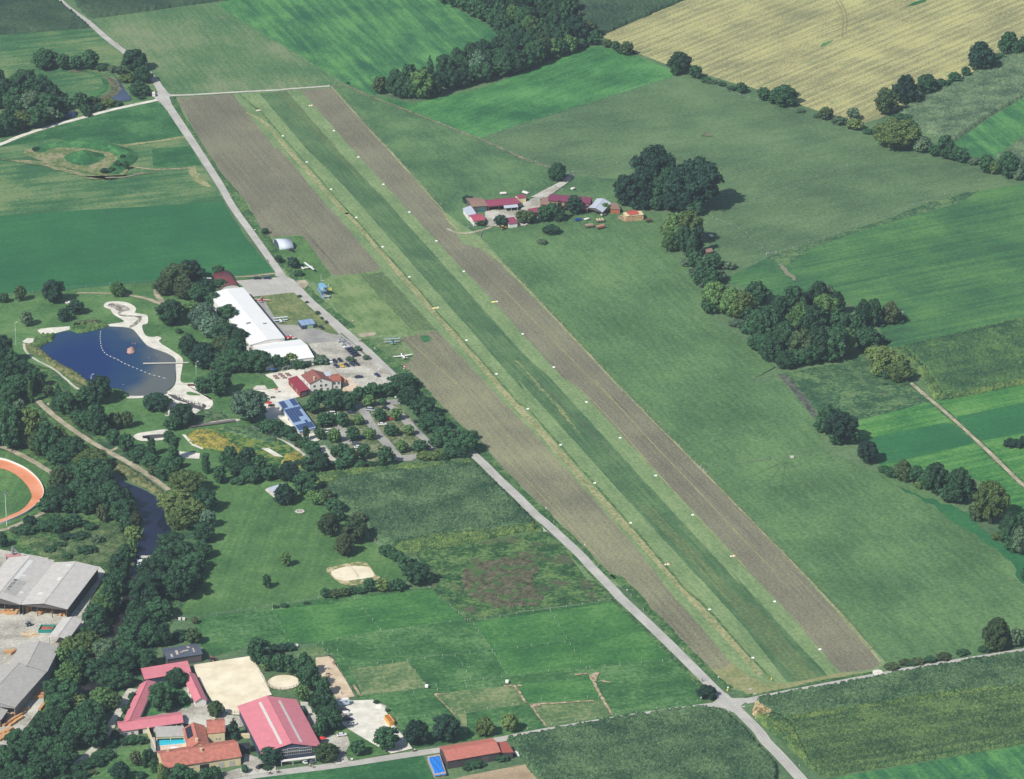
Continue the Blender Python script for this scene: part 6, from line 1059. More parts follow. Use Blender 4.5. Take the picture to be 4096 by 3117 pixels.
# ================================================================ VEHICLES
TYRE = plain('tyre', (38, 38, 40), .9); CHROME = plain('wheel_rim', (170, 172, 176), .3, .7); LAMP = plain('headlight_glass', (226, 228, 230), .2, spec=.6); TAIL = plain('tail_light', (160, 40, 40), .3)
def rbx(y, z, hy, hz, x, k=8):      # rounded ring of a body section at x
    return [(x, y + hy * math.copysign(abs(math.cos(a)) ** .5, math.cos(a)), z + hz * math.copysign(abs(math.sin(a)) ** .5, math.sin(a))) for a in [2 * math.pi * i / k + math.pi / k for i in range(k)]]
def wheel(t, x, y, r=.33, w=.22):
    m = MB(); m.tube((x, y - w / 2, r), (x, y + w / 2, r), r, k=12); o = m.build('wheel', TYRE, t); m = MB(); s = 1 if y > 0 else -1; m.tube((x, y + s * w * .45, r), (x, y + s * (w * .5 + .01), r), r * .6, k=10); m.build('rim', CHROME, o)
def paint(n, c): return plain('paint_' + n, c, .28, .0, .02, spec=.6)
PC = {'black': (30, 34, 44), 'dark blue': (34, 48, 82), 'white': (236, 236, 234), 'silver': (176, 184, 194), 'red': (206, 46, 52), 'yellow': (226, 190, 60), 'grey': (96, 106, 118), 'bright blue': (40, 80, 170)}
PROTO = {}
def make_car(col, kind='car'):
    t = thing('parked_' + kind, (0, 0, 0), 'x', kind if kind != 'van' else 'van'); m = MB(); van = kind == 'van'
    L = 2.25 if not van else 2.5; H = .5 if not van else .62
    st = [(-L, .28, .62), (-L + .15, .36, .78), (-L * .6, .4, .86), (0, .42, .88), (L * .5, .4, .88), (L * .85, .36, .8), (L, .26, .68)]
    m.loft([rbx(0, .35 + h, h * 0 + w, h, x) for x, h, w in st]); m.build('body', paint(col, PC[col]), t)
    m = MB(); x0, x1 = (-1.75, .75) if not van else (-2.4, 1.5); top = 1.42 if not van else 1.95; k = [(x0 - .15, .95, .7), (x0 + .45, (.95 + top) / 2 + .1, .62), (x1 - .2, (.95 + top) / 2 + .08, .62), (x1 + .55, .95, .72)]
    m.loft([rbx(0, 1.0, .76, .12, x0 - .1), rbx(0, (1 + top) / 2, .66, (top - .95) / 2, x0 + .45), rbx(0, (1 + top) / 2, .66, (top - .95) / 2, (x0 + x1) / 2), rbx(0, (1 + top) / 2 - .04, .64, (top - 1.0) / 2, x1 - .25), rbx(0, 1.0, .74, .1, x1 + .5)]); m.build('windows', M_glass, t)
    m = MB(); m.box((x0 + x1) / 2 + .05, 0, top - .0, (x1 - x0) * .72, 1.22, .07, 0, .93); m.build('car_roof', paint(col, PC[col]), t)
    for x in (-L * .6, L * .62):
        for y in (-.78, .78): wheel(t, x, y)
    for y in (-.6, .6): m = MB(); m.box(L - .06, y, .72, .16, .3, .16); m.build('headlight', LAMP, t); m = MB(); m.box(-L + .04, y, .78, .14, .26, .16); m.build('tail_light', TAIL, t)
    return t
def put(s, col, label, kind='car', group=None):
    a, b = pp(s); c = (a + b) / 2; key = (col, kind)
    if key not in PROTO: PROTO[key] = make_car(col, kind)
    return place(PROTO[key], (c.x, c.y, LAY[0] * .6), math.atan2(b.y - a.y, b.x - a.x), label, None, group)
for s, col, lab, kd in (
    ('@10 2030 718 2090 716', 'black', 'black car parked on the grass verge, left one of two behind the hall', 'car'), ('@10 2168 716 2102 714', 'dark blue', 'dark blue car parked on the verge nearest the airfield road', 'car'),
    ('@11 322 485 348 500', 'black', 'black car parked at the open end of the silver round hangar', 'car'), ('@11 345 562 308 556', 'dark blue', 'dark blue car half behind the dark tree near the glider', 'car'),
    ('@11 552 1098 590 1124', 'black', 'black car parked alone beside the blue equipment shed', 'car'),
    ('@11 768 1214 698 1222', 'silver', 'silver car first in the angled row, nearest the road entrance', 'car'), ('@11 798 1238 728 1246', 'silver', 'silver estate car second in the angled row', 'car'), ('@11 812 1260 744 1270', 'white', 'white car third in the angled row', 'car'),
    ('@11 832 1279 764 1289', 'dark blue', 'dark blue car fourth in the angled row', 'car'), ('@11 848 1296 780 1306', 'black', 'black car fifth in the angled row', 'car'), ('@11 864 1312 796 1322', 'dark blue', 'dark blue car sixth in the angled row', 'car'), ('@11 884 1330 816 1340', 'black', 'black car last in the angled row', 'car'),
    ('@11 626 1366 658 1398', 'white', 'white car at the left of the rear three in front of the restaurant', 'car'), ('@11 664 1362 694 1396', 'black', 'black car in the middle of the rear three', 'car'), ('@11 702 1354 736 1390', 'black', 'black car at the right of the rear three', 'car'),
    ('@11 672 1404 708 1432', 'dark blue', 'dark blue car leftmost of the front parking row', 'car'), ('@11 718 1402 750 1430', 'yellow', 'yellow car in the front parking row', 'car'), ('@11 758 1398 792 1426', 'black', 'black car right of the yellow car', 'car'),
    ('@11 800 1392 832 1418', 'dark blue', 'dark blue car second from the right in the front row', 'car'), ('@11 838 1388 872 1416', 'black', 'black car rightmost of the front parking row', 'car'),
    ('@11 838 1510 904 1504', 'dark blue', 'dark blue car parked across in front of the restaurant terrace', 'car'), ('@11 990 1472 1046 1512', 'dark blue', 'dark blue car parked beside the planted gravel edge', 'car'),
    ('@21 932 246 998 254', 'silver', 'silver van at the top of the park car park', 'van'), ('@21 1066 230 1108 246', 'black', 'black car half under a tree beside the silver van', 'car'), ('@21 786 268 836 272', 'dark blue', 'dark blue car under the left trees of the car park', 'car'),
    ('@21 1094 322 1148 324', 'red', 'bright red car in the park car park', 'car'), ('@21 1024 368 1094 364', 'white', 'white car just below the bright red car', 'car'), ('@21 1312 342 1378 344', 'black', 'black car at the right lane of the park car park', 'car'),
    ('@21 636 284 694 282', 'white', 'white van between the left trees of the car park', 'van'), ('@21 890 476 918 466', 'bright blue', 'bright blue car half under a middle tree', 'car'), ('@21 820 520 876 516', 'grey', 'grey car above the lower white car', 'car'),
    ('@21 838 550 896 546', 'white', 'white car at the lower end of the car park', 'car'), ('@21 872 600 890 586', 'red', 'small red car almost hidden at the bottom of the car park', 'car'), ('@21 684 608 706 622', 'white', 'white car at the path end below the solar roof', 'car'),
    ('@21 620 424 652 420', 'white', 'white van beside the solar roof building', 'van'), ('@21 622 466 656 462', 'white', 'white car behind the tree next to the solar roof', 'car'),
    ('@31 708 1138 794 1144', 'black', 'black estate car below the horse camper', 'car'), ('@31 740 1220 832 1212', 'dark blue', 'dark blue car between horse trailer and white car', 'car'), ('@31 776 1256 854 1246', 'white', 'white car at the lower end of the row by the riding hall', 'car'),
    ('@31 696 1344 774 1336', 'white', 'white car alone on the gravel between the lawns', 'car'), ('@31 456 1568 408 1528', 'white', 'white car parked in front of the riding hall', 'car'), ('@31 514 1562 468 1522', 'grey', 'grey car parked in front of the riding hall', 'car'),
    ('@31 58 1606 112 1580', 'black', 'black car in the villa forecourt', 'car'), ('@12 600 250 652 242', 'bright blue', 'bright blue car on the grass south of the farm', 'car')):
    put(s, col, lab, kd, {'@11': 'cars around the airfield restaurant', '@21': 'cars in the park car park', '@31': 'cars by the riding hall'}.get(s[:3]))
def camper():
    a, b = pp('@31 684 1104 792 1088'); c = (a + b) / 2; t = thing('horse_camper', (c.x, c.y, .1), 'pale blue and white horse camper at the top of the riding hall row', 'camper', None, math.atan2(b.y - a.y, b.x - a.x))
    m = MB(); m.box(.5, 0, 1.85, 5.0, 2.2, 2.3); m.build('body', paint('pale blue', (190, 208, 226)), t); m = MB(); m.box(.2, 0, 3.05, 5.4, 2.25, .12); m.build('roof', W_white, t)
    m = MB(); m.loft([rbx(0, 1.1, 1.0, .6, -3.3), rbx(0, 1.5, 1.0, .9, -2.7), rbx(0, 1.7, 1.05, 1.1, -2.0)]); m.build('cab', paint('pale blue', (190, 208, 226)), t); m = MB(); m.box(-2.95, 0, 1.95, .3, 1.7, .6); m.build('windscreen', M_glass, t)
    for x in (-.8, 1.6): m = MB(); m.box(x, -1.11, 2.3, .9, .06, .5); m.build('window', M_glass, t)
    for x in (-2.3, 1.8):
        for y in (-.95, .95): wheel(t, x, y, .4)
camper()
def trailer(s, label, col, h=1.9, name='horse_trailer'):
    a, b = pp(s); c = (a + b) / 2; L = (b - a).length; t = thing(name, (c.x, c.y, .1), label, 'trailer', None, math.atan2(b.y - a.y, b.x - a.x)); m = MB()
    m.loft([rbx(0, .5 + h / 2, .95, h / 2 * .9, -L / 2), rbx(0, .5 + h / 2, 1.0, h / 2, -L / 2 + .3), rbx(0, .5 + h / 2, 1.0, h / 2, L / 2 - .5), rbx(0, .5 + h / 2 - .1, .85, h / 2 * .75, L / 2)]); m.build('body', col, t)
    m = MB(); m.tube((L / 2, 0, .5), (L / 2 + 1.1, 0, .45), .06); m.tube((L / 2 + 1.0, 0, 0), (L / 2 + 1.0, 0, .5), .05); m.build('drawbar', M_steel, t)
    for y in (-1.0, 1.0): wheel(t, 0, y, .32)
trailer('@31 740 1184 796 1178', 'white horse trailer with dark lower half between the cars', W_white)
trailer('@31 2165 1508 2120 1476', 'long white trailer at the right end of the field barn', W_white, 1.0, 'boat_trailer')
trailer('@02 0 1560 52 1556', 'long white covered trailer behind the crimson barn', W_white, 1.0, 'covered_trailer'); trailer('@02 184 1546 226 1560', 'white covered trailer at the rear of the farm', W_white, 1.0, 'covered_trailer')
trailer('@12 812 212 842 202', 'small white trailer in front of the blue grey shed', W_white, .8, 'covered_trailer'); trailer('@12 678 246 712 236', 'small white boat shaped trailer on the farm grass', W_white, .6, 'covered_trailer')
trailer('@12 1680 372 1698 384', 'small white box trailer in the meadow near the hut', W_white, .9, 'box_trailer'); trailer('@11 366 586 384 604', 'white glider trailer under the dark tree', W_white, .9, 'glider_trailer')
trailer('@02 572 1524 596 1516', 'white trailer beside the path north of the farm', W_white, .9, 'box_trailer')
def wagon(s, label, load, n):
    a, b = pp(s); c = (a + b) / 2; L = (b - a).length; t = thing('hay_wagon', (c.x, c.y, .1), label, 'wagon', 'wagons on the farm meadow', math.atan2(b.y - a.y, b.x - a.x)); m = MB(); m.box(0, 0, .9, L, 2.2, .2); m.box(-L / 2, 0, 1.3, .1, 2.2, .8); m.box(L / 2, 0, 1.3, .1, 2.2, .8); m.build('load_bed', plain('green_paint', (52, 88, 62), .7) if n == 3 else W_brown, t)
    for i in range(n): x = -L / 2 + L * (i + .5) / n; m = MB(); m.tube((x, -1.0, 1.6), (x, 1.0, 1.6), min(.62, L / n * .48), k=12); m.build('bale', load, t)
    for x in (-L * .35, L * .35):
        for y in (-.9, .9): wheel(t, x, y, .38)
wagon('@12 768 262 832 256', 'green wagon loaded with three pale round bales', plain('straw', (206, 188, 154), .95, var=.2, vs_=3), 3); wagon('@12 776 318 836 304', 'brown wagon loaded with reddish bales nearest the camera', plain('reddish_load', (178, 128, 104), .95, var=.2, vs_=3), 4)
wagon('@12 684 306 748 298', 'wagon with long grey brown load on the farm meadow', plain('grey_load', (160, 146, 128), .95, var=.2, vs_=3), 4); wagon('@12 1168 262 1210 256', 'low brown wagon right of the crate pile', W_brown, 3)
def tractor(s, label, col, cn):
    a, b = pp(s); c = (a + b) / 2; t = thing('tractor', (c.x, c.y, .1), label, 'tractor', None, math.atan2(b.y - a.y, b.x - a.x)); m = MB(); m.loft([rbx(0, 1.1, .4, .35, x) for x in (0, .3, 1.4, 1.7)]); m.box(-.8, 0, .9, 1.8, .9, .5); m.build('body', paint(cn, col), t)
    m = MB(); m.box(-.8, 0, 1.75, 1.2, 1.2, 1.0, 0, .9); m.build('cab', M_glass, t); m = MB(); m.box(-.8, 0, 2.35, 1.4, 1.4, .14); m.build('cab_roof', paint(cn, col), t)
    for y in (-.85, .85): wheel(t, -.9, y, .8, .45); wheel(t, 1.2, y, .5, .3)
tractor('@12 405 300 445 296', 'green tractor parked among the farm bushes', (82, 150, 64), 'green'); tractor('@11 2010 322 2050 312', 'yellow machine on the meadow edge south of the farm', (226, 184, 60), 'machine yellow'); tractor('@30 240 470 216 440', 'grey log loader standing in the sawmill yard', (120, 130, 144), 'loader grey'); tractor('@30 1690 740 1722 730', 'small red brown tractor at the rear edge of the riding arena', (142, 84, 66), 'rust')
def container(s, label, col, h, load=None, cat='container'):
    P_ = pp(s, 0); c = sum(P_, Vector()) / 4; P_ = P_ if (P_[1] - P_[0]).cross(P_[2] - P_[1]).z > 0 else P_[::-1]; t = thing('open_container', (c.x, c.y, 0), label, cat); m = MB(t.location)
    I = [p.lerp(c, .07) for p in P_]; n = 4; V = [(p.x, p.y, .15) for p in P_] + [(p.x, p.y, h) for p in P_] + [(p.x, p.y, h) for p in I] + [(p.x, p.y, h * .6) for p in I]
    m.add(V, [(3, 2, 1, 0)] + [(i, (i + 1) % 4, 4 + (i + 1) % 4, 4 + i) for i in range(4)] + [(4 + i, 4 + (i + 1) % 4, 8 + (i + 1) % 4, 8 + i) for i in range(4)] + [(8 + i, 8 + (i + 1) % 4, 12 + (i + 1) % 4, 12 + i) for i in range(4)] + [(12, 13, 14, 15)]); m.build('body', col, t)
    if load: m = MB(t.location); m.add([(p.x, p.y, h * .62) for p in [q.lerp(c, .12) for q in P_]] + [(c.x, c.y, h * .95)], [(0, 1, 4), (1, 2, 4), (2, 3, 4), (3, 0, 4)]); m.build('load', load, t)
    m = MB(t.location)
    for i in range(4):
        for k in range(1, 6): p = P_[i].lerp(P_[(i + 1) % 4], k / 6); q = (p - c).normalized() * .06; m.box(p.x + q.x, p.y + q.y, h * .55, .12, .12, h * .8)
    m.build('ribs', col, t)
container('@31 1074 1206 1118 1262 1158 1250 1112 1196', 'orange yellow open container half filled on the gravel car park', plain('container_orange', (222, 170, 86), .6), 2.3, plain('rusty_load', (176, 112, 74), .9)); container('@30 306 518 420 514 446 474 330 474', 'turquoise open container in the sawmill yard', plain('container_teal', (44, 148, 138), .6), 2.0, plain('red_load', (172, 100, 84), .9))
pile = tp('31', 1040, 1105); m = MB(pile); 
for j in range(4):
    r = 2.6 * (1 - j / 4) + .1; m.cur = 0; ring = [(pile.x + r * (1 + .1 * math.sin(3 * a + j)) * math.cos(a), pile.y + 1.2 * r * math.sin(a), j * .38) for a in [2 * math.pi * i / 12 for i in range(12)]]; m.v += [tuple(Vector(q) - m.o) for q in ring]
m.f = [(j * 12 + i, j * 12 + (i + 1) % 12, (j + 1) * 12 + (i + 1) % 12, (j + 1) * 12 + i) for j in range(3) for i in range(12)] + [tuple(range(36, 48))]; m.mi = [0] * len(m.f); tag(m.build('gravel_pile', M_white), 'small pale gravel pile at the edge of the gravel car park', 'gravel pile')
# --- stacked timber of the sawmill
def lumber():
    t = thing('timber_stack', (0, 0, 0), 'x', 'timber stack'); WD = plain('fresh_timber', (214, 164, 112), .85, var=.18, vs_=2.5, objrand=.25)
    for j in range(3):
        m = MB()
        for i in range(4): m.box(0, -.45 + i * .3, .25 + j * .34, 4.0, .26, .28)
        m.build('board_layer', WD, t)
    m = MB()
    for x in (-1.4, 1.4): m.box(x, 0, .05, .12, 1.2, .1)
    m.build('bearer', W_brown, t); return t
LU = lumber(); spots = [('30', 105, 1160, 120, 'largest near the grey shed'), ('30', 190, 1132, 30, ''), ('30', 60, 1245, 60, ''), ('30', 100, 1250, 58, ''), ('30', 120, 1205, 58, ''), ('30', 150, 1215, 57, ''), ('30', 175, 1170, 57, ''), ('30', 20, 1320, 57, ''), ('30', 50, 1310, 56, ''), ('30', 75, 1300, 56, ''), ('30', 10, 1350, 56, ''), ('30', 35, 1345, 56, ''), ('30', 15, 1370, 57, ''), ('30', 60, 1330, 57, ''), ('30', 320, 980, 40, ''), ('30', 318, 1015, 20, ''), ('30', 305, 1035, 10, ''), ('30', 335, 1110, 75, ''), ('30', 85, 300, 80, ''), ('30', 220, 345, 80, ''), ('30', 250, 330, 85, ''), ('30', 160, 338, 45, ''), ('30', 325, 350, 60, ''), ('30', 355, 350, 55, ''), ('30', 430, 350, 60, ''), ('30', 510, 368, 50, ''), ('30', 540, 358, 60, ''), ('30', 70, 345, 8, ''), ('30', 90, 365, 8, ''), ('30', 25, 355, 5, ''), ('30', 70, 670, 10, ''), ('30', 105, 675, 60, '')]
for i, (tl, x, y, a, _) in enumerate(spots):
    p = tp(tl, x, y); grp, where = ('orange timber stacks on the lower yard', 'on the lower sawmill yard') if y > 1100 else (('timber along the front of the sawmill hall', 'in front of the big sawmill hall') if y < 500 else ('timber beside the lower sawmill hall', 'beside the lower sawmill hall'))
    if 600 < y < 700: grp, where = 'timber left alone in the yard', 'alone in the middle of the yard'
    tall = y < 500 and a > 70
    place(LU, (p.x, p.y, .1), R(a), ('tall ' if tall else '') + 'stack of fresh orange timber ' + where, (.55, 1, 2.6) if tall else (1 + .25 * (i % 3), 1.1, 1.0), grp)
# ================================================================ AIRCRAFT
def wing(t, x, y0, y1, z, ch, name, mat, th=.12, dz=0.0, tip=.8, sweep=0.0):
    m = MB(); A = [(x + ch * .5, z, 0), (x + ch * .2, z + th, 0), (x - ch * .5, z, 0), (x + ch * .2, z - th * .4, 0)]
    R_ = []
    for k, y in enumerate((y0, (y0 + y1) / 2, y1)):
        s = 1 if k == 1 else tip; R_.append([(x + (q[0] - x) * s + (0 if k == 1 else sweep), y, q[1] + (0 if k == 1 else dz)) for q in A])
    m.loft(R_); return m.build(name, mat, t)
def plane(s, label, kind, cm, cm2=None, span=9.5, L=7.0, parts=True):
    a, b = pp(s); c = (a + b) / 2; t = thing({'bi': 'biplane', 'high': 'high_wing_plane', 'low': 'low_wing_plane'}[kind], (c.x, c.y, .1), label, 'aircraft', None, math.atan2(b.y - a.y, b.x - a.x)); cm2 = cm2 or cm
    m = MB(); m.loft([[(x, y * w, z0 + z * h) for y, z in [(math.cos(q), math.sin(q)) for q in [2 * math.pi * i / 10 for i in range(10)]]] for x, w, h, z0 in ((L * .42, .22, .25, 1.15), (L * .38, .4, .42, 1.15), (L * .2, .5, .62, 1.25), (-L * .05, .5, .62, 1.28), (-L * .3, .26, .3, 1.3), (-L * .52, .07, .14, 1.4))]); m.build('fuselage', cm2, t, True)
    if kind == 'bi': wing(t, .9, -span / 2, span / 2, 2.35, 1.35, 'upper_wing', cm); wing(t, .5, -span / 2 * .95, span / 2 * .95, .85, 1.3, 'lower_wing', cm)
    if kind == 'high': wing(t, .7, -span / 2, span / 2, 2.0, 1.45, 'wing', cm)
    if kind == 'low': wing(t, .3, -span / 2, span / 2, .85, 1.5, 'wing', cm, dz=.35, tip=.62)
    if kind == 'bi':
        for y in (-span * .33, span * .33):
            m = MB(); m.tube((.9, y, .9), (1.1, y, 2.35), .04); m.tube((.3, y, .9), (.5, y, 2.35), .04); m.build('strut', M_steel, t)
    wing(t, -L * .48, -1.55, 1.55, 1.45, .95, 'tailplane', cm, .06); m = MB(); m.loft([[(-L * .42, -.04, 1.4), (-L * .56, -.04, 1.4), (-L * .56, .04, 1.4), (-L * .42, .04, 1.4)], [(-L * .5, -.03, 2.5), (-L * .57, -.03, 2.5), (-L * .57, .03, 2.5), (-L * .5, .03, 2.5)]]); m.build('fin', cm2, t)
    m = MB(); m.loft([rbx(0, 1.75, .3, .05, 1.0), rbx(0, 1.85, .36, .2, .5), rbx(0, 1.85, .36, .2, -.1), rbx(0, 1.7, .25, .05, -.8)]); m.build('canopy', M_glass, t)
    m = MB(); m.box(L * .44, 0, 1.15, .05, .12, 1.8); m.tube((L * .42, 0, 1.15), (L * .46, 0, 1.15), .12, .04); m.build('propeller', M_dark, t)
    for y in (-.9, .9): m = MB(); m.tube((.7, y, .3), (.7, y * .4, 1.0), .05); o = m.build('undercarriage_leg', M_steel, t); m = MB(); m.tube((.7, y - .08, .28), (.7, y + .08, .28), .28, k=10); m.build('wheel', TYRE, o)
    return t
PW = plain('aircraft_white', (240, 240, 238), .35, var=.02)
plane('@11 425 645 505 630', 'white high wing aircraft parked on the hangar lawn', 'high', PW, span=12.5, L=7.2); plane('@11 80 912 105 878', 'white and red low wing aircraft beside the white hall', 'low', plain('red_white_wing', (226, 170, 168), .4), plain('aircraft_red', (196, 60, 66), .4), 9.5, 6.5)
plane('@11 262 1088 228 1030', 'pale blue and white biplane beside the white hall', 'bi', plain('pale_blue_wing', (206, 220, 236), .4), PW, 8.2, 6.4); plane('@11 1145 1258 1128 1200', 'silver winged biplane with turquoise fuselage on the parking grass', 'bi', plain('silver_cloth', (170, 182, 192), .5), plain('turquoise_paint', (60, 152, 140), .4), 8.6, 6.4)
plane('@11 1238 1364 1206 1322', 'white low wing aircraft with swept tips at the edge of the ploughed field', 'low', PW, span=10.5, L=7.4); plane('@11 350 1200 275 1190', 'white aircraft nose with red spinner poking between the two white halls', 'low', PW, plain('aircraft_red', (196, 60, 66)), 5.5, 5.5)
# ================================================================ RUNWAY MARKERS, SIGNS, POSTS
def make_marker(name, cat, col, n, w):
    t = thing(name, (0, 0, 0), 'x', cat)
    for i in range(n):
        x = (i - (n - 1) / 2) * w * 1.08; m = MB(); m.add([(x - w / 2, -.5, 0), (x + w / 2, -.5, 0), (x + w / 2, 0, .55), (x - w / 2, 0, .55), (x - w / 2, .5, 0), (x + w / 2, .5, 0)], [(0, 1, 2, 3), (3, 2, 5, 4), (0, 3, 4), (1, 5, 2)]); m.build('board', col[i % len(col)], t)
    return t
MW = plain('marker_white', (246, 246, 242), .7); MY = plain('marker_yellow', (240, 208, 90), .7); MR = plain('marker_orange', (232, 170, 130), .7)
mk = make_marker('runway_marker', 'runway marker', [MW], 2, .6); mky = make_marker('threshold_board', 'runway marker', [MY, MW, MY], 5, .7); mkw = make_marker('distance_board', 'runway marker', [MW, MR], 4, .6)
LM = [(1034, 440), (1131, 542.5), (1226.5, 647), (1324, 756), (1425, 868.5), (1530, 986), (1636.5, 1106.5), (1741.5, 1231), (1865.5, 1359.5), (1985.5, 1494.5), (2111, 1634.5), (2242, 1778.5), (2378.5, 1931), (2521.5, 2090.5), (2668.5, 2256), (2837.5, 2437), (3011, 2630)]
RM = [(1243.5, 420.5), (1335, 521.5), (1433, 627), (1533, 736), (1637, 847), (1745, 962.5), (1855, 1084), (1978, 1206), (2090.5, 1334.5), (2215, 1467.5), (2345, 1607), (2480, 1750), (2622.5, 1901), (2770.5, 2058), (2931, 2223), (3098, 2405), (3279, 2596)]
near = ['near the top track', '', '', '', '', '', '', '', 'level with the parked aircraft', '', '', '', '', '', '', '', 'nearest the lower road']
cnt = {'left': 0, 'right': 0}
for side, M_ in (('left', LM), ('right', RM)):
    for i, (x, y) in enumerate(M_):
        p = G(x, y + 3); pr = mky if i == 7 else (mkw if i in (0, 14) else mk); place_z = LAY[0]
        if i == 7: lab = f'yellow striped threshold board on the {side} edge of the runway'
        elif i == 0: lab = f'wide pale board at the far end of the {side} runway edge'
        elif i == 14: lab = f'four part orange and white board on the {side} runway edge'
        else: lab = f'white double marker on the {side} runway edge, ' + (f'{ORD[i] if i > 1 else "first"} after the far board' if i < 7 else (f'{ORD[i-7] if i > 8 else "first"} below the yellow board'))
        place(pr, (p.x, p.y, LAY[0] * .9), RW + R(90), lab, None, 'markers along the runway edges')
for x, y, c_, lb in ((2082, 442, MY, 'small yellow cone on the headland, left one'), (2172, 880, MY, 'small yellow cone at the lower end of the worn strip')):
    p = tp('32', x, y) if x > 2100 else tp('32', 1820, 970); m = MB(p); m.tube((p.x, p.y, 0), (p.x, p.y, .8), .5, .08, 10); tag(m.build('marker_cone', c_), lb, 'cone')
def post_proto(name, cat, h, kind):
    t = thing(name, (0, 0, 0), 'x', cat); m = MB()
    if kind == 'delineator': m.box(0, 0, h / 2, .14, .12, h); m.build('shaft', MW, t); m = MB(); m.box(0, 0, h * .8, .15, .13, h * .2); m.build('black_band', M_dark, t)
    else:
        m.tube((0, 0, 0), (0, 0, h), .05); m.build('pole', M_steel, t); m = MB()
        if kind == 'disc': m.tube((0, -.08, h - .3), (0, -.12, h - .3), .36, k=16)
        elif kind == 'diamond': m.add([(-.45, -.1, h - .35), (0, -.1, h - .8), (.45, -.1, h - .35), (0, -.1, h + .1)] + [(-.45, -.07, h - .35), (0, -.07, h - .8), (.45, -.07, h - .35), (0, -.07, h + .1)], [(0, 1, 2, 3), (7, 6, 5, 4), (0, 4, 5, 1), (1, 5, 6, 2), (2, 6, 7, 3), (3, 7, 4, 0)])
        elif kind == 'arm': m.box(.5, -.08, h - .2, 1.5, .05, .38)
        else: m.box(0, -.08, h - .4, .75, .05, .8)
        m.build('plate', {'disc': MW, 'diamond': plain('sign_yellow_white', (240, 232, 190), .6), 'arm': MW}.get(kind, MW), t)
    return t
dl = post_proto('road_delineator', 'road post', 1.0, 'delineator'); DP = [('22', 138, 876), ('22', 43, 892), ('22', 430, 1137), ('22', 783, 1494), ('22', 317, 1152), ('32', 1146, 328), ('32', 1042, 341), ('32', 1466, 645), ('32', 1365, 662), ('32', 1047, 213), ('00', 940, 350), ('00', 875, 356), ('00', 722, 172), ('00', 1446, 920), ('00', 1572, 1128), ('11', 222, 592), ('11', 312, 684), ('11', 448, 815), ('11', 706, 1052), ('11', 272, 640), ('10', 1764, 45), ('10', 1838, 40), ('10', 1982, 276), ('11', 975, 1296), ('21', 1846, 590), ('33', 410, 1574), ('33', 296, 1590), ('32', 1828, 1146), ('11', 646, 1002)]
for i, (tl, x, y) in enumerate(sorted(DP, key=lambda q: OY[int(q[0][0])] + q[2] / 2)): p = tp(tl, x, y); place(dl, (p.x, p.y, .05), 0, 'white road post with black band on the verge, ' + (ORD[i + 1] if 0 < i < 19 else 'farthest up the road' if i == 0 else f'{["", "nearest", "second nearest", "third nearest", "fourth nearest", "fifth nearest", "sixth nearest", "seventh nearest", "eighth nearest", "ninth nearest", "tenth nearest"][len(DP) - i]} the camera') + (' from the far end' if 0 < i < 19 else ''), None, 'road posts along the airfield road')
sd = post_proto('road_sign', 'road sign', 2.6, 'disc')
for tl, x, y, lb in (('22', 368, 1060, 'round white road sign on the verge by the lower ploughed field'), ('22', 677, 1356, 'round white sign with dark mark on the road verge'), ('32', 1746, 902, 'round sign at the near end of the ploughed field'), ('11', 40, 350, 'round white sign beside the upper road, left of the small bush'), ('11', 998, 1300, 'round white sign beside the hedge bank near the biplane'), ('32', 1016, 200, 'small round sign on the verge, upper middle road')): p = tp(tl, x, y); place(sd, (p.x, p.y, .05), R(15), lb, None, 'road signs')
s2 = post_proto('road_sign', 'road sign', 2.4, 'diamond'); p = tp('32', 2024, 1190); place(s2, (p.x, p.y, .05), 0, 'diamond shaped priority sign beside the junction maize', None, 'road signs')
s3 = post_proto('direction_sign', 'road sign', 2.6, 'arm')
for tl, x, y, lb in (('32', 1990, 1002, 'white direction sign on the north corner of the junction'), ('32', 1938, 1142, 'white direction sign on the east corner of the junction'), ('32', 2028, 1040, 'small white sign beside the road to the right')): p = tp(tl, x, y); place(s3, (p.x, p.y, .05), R(20), lb, None, 'road signs')
s4 = post_proto('information_board', 'sign', 2.2, 'board')
for tl, x, y, lb in (('21', 1165, 165, 'white board sign at the top of the park car park'), ('21', 1585, 350, 'red topped white board between road and hedge row'), ('32', 1822, 975, 'red and white board near the junction'), ('32', 1606, 1055, 'small board sign beside the round junction tree'), ('11', 1028, 1462, 'tall dark lettered board beside the gravel edge'), ('20', 386, 216, 'small board at the head of the river path')): p = tp(tl, x, y); place(s4, (p.x, p.y, .05), R(5), lb, None, 'board signs')
for tl, x, yb, yt, arm, lb in (('10', 128, 1245, 1068, 1, 'tall pale lamp mast with bent head on the lake lawn'), ('20', 731, 30, -32, 1, 'lamp mast standing at the lower edge of the lake'), ('10', 1570, 1478, 1382, 0, 'thin pale lamp mast beside the jetty')):
    p = tp(tl, x, yb); h = (yb - yt) / 2 / pxm(p) / .92; t = thing('lamp_mast', (p.x, p.y, .05), lb, 'lamp mast', 'lamp masts round the lake'); m = MB(); m.tube((0, 0, 0), (0, 0, h), .13, .08, 8); m.build('pole', plain('galvanised', (196, 206, 200), .5), t); m = MB(); m.tube((0, 0, h), (.9, .5, h + .45), .07); m.box(1.1, .6, h + .5, .9, .3, .15, .5); m.build('lamp_head', MW, t); m = MB(); m.box(0, 0, h * .72, .3, .3, .9); m.build('box', MW, t)
p = tp('20', 55, 1168); t = thing('floodlight_mast', (p.x, p.y, .05), 'tall floodlight mast with lamp cluster at the speedway', 'floodlight'); h = 17.5; m = MB(); m.tube((0, 0, 0), (0, 0, h), .28, .16, 8); m.build('pole', plain('galvanised', (196, 206, 200)), t)
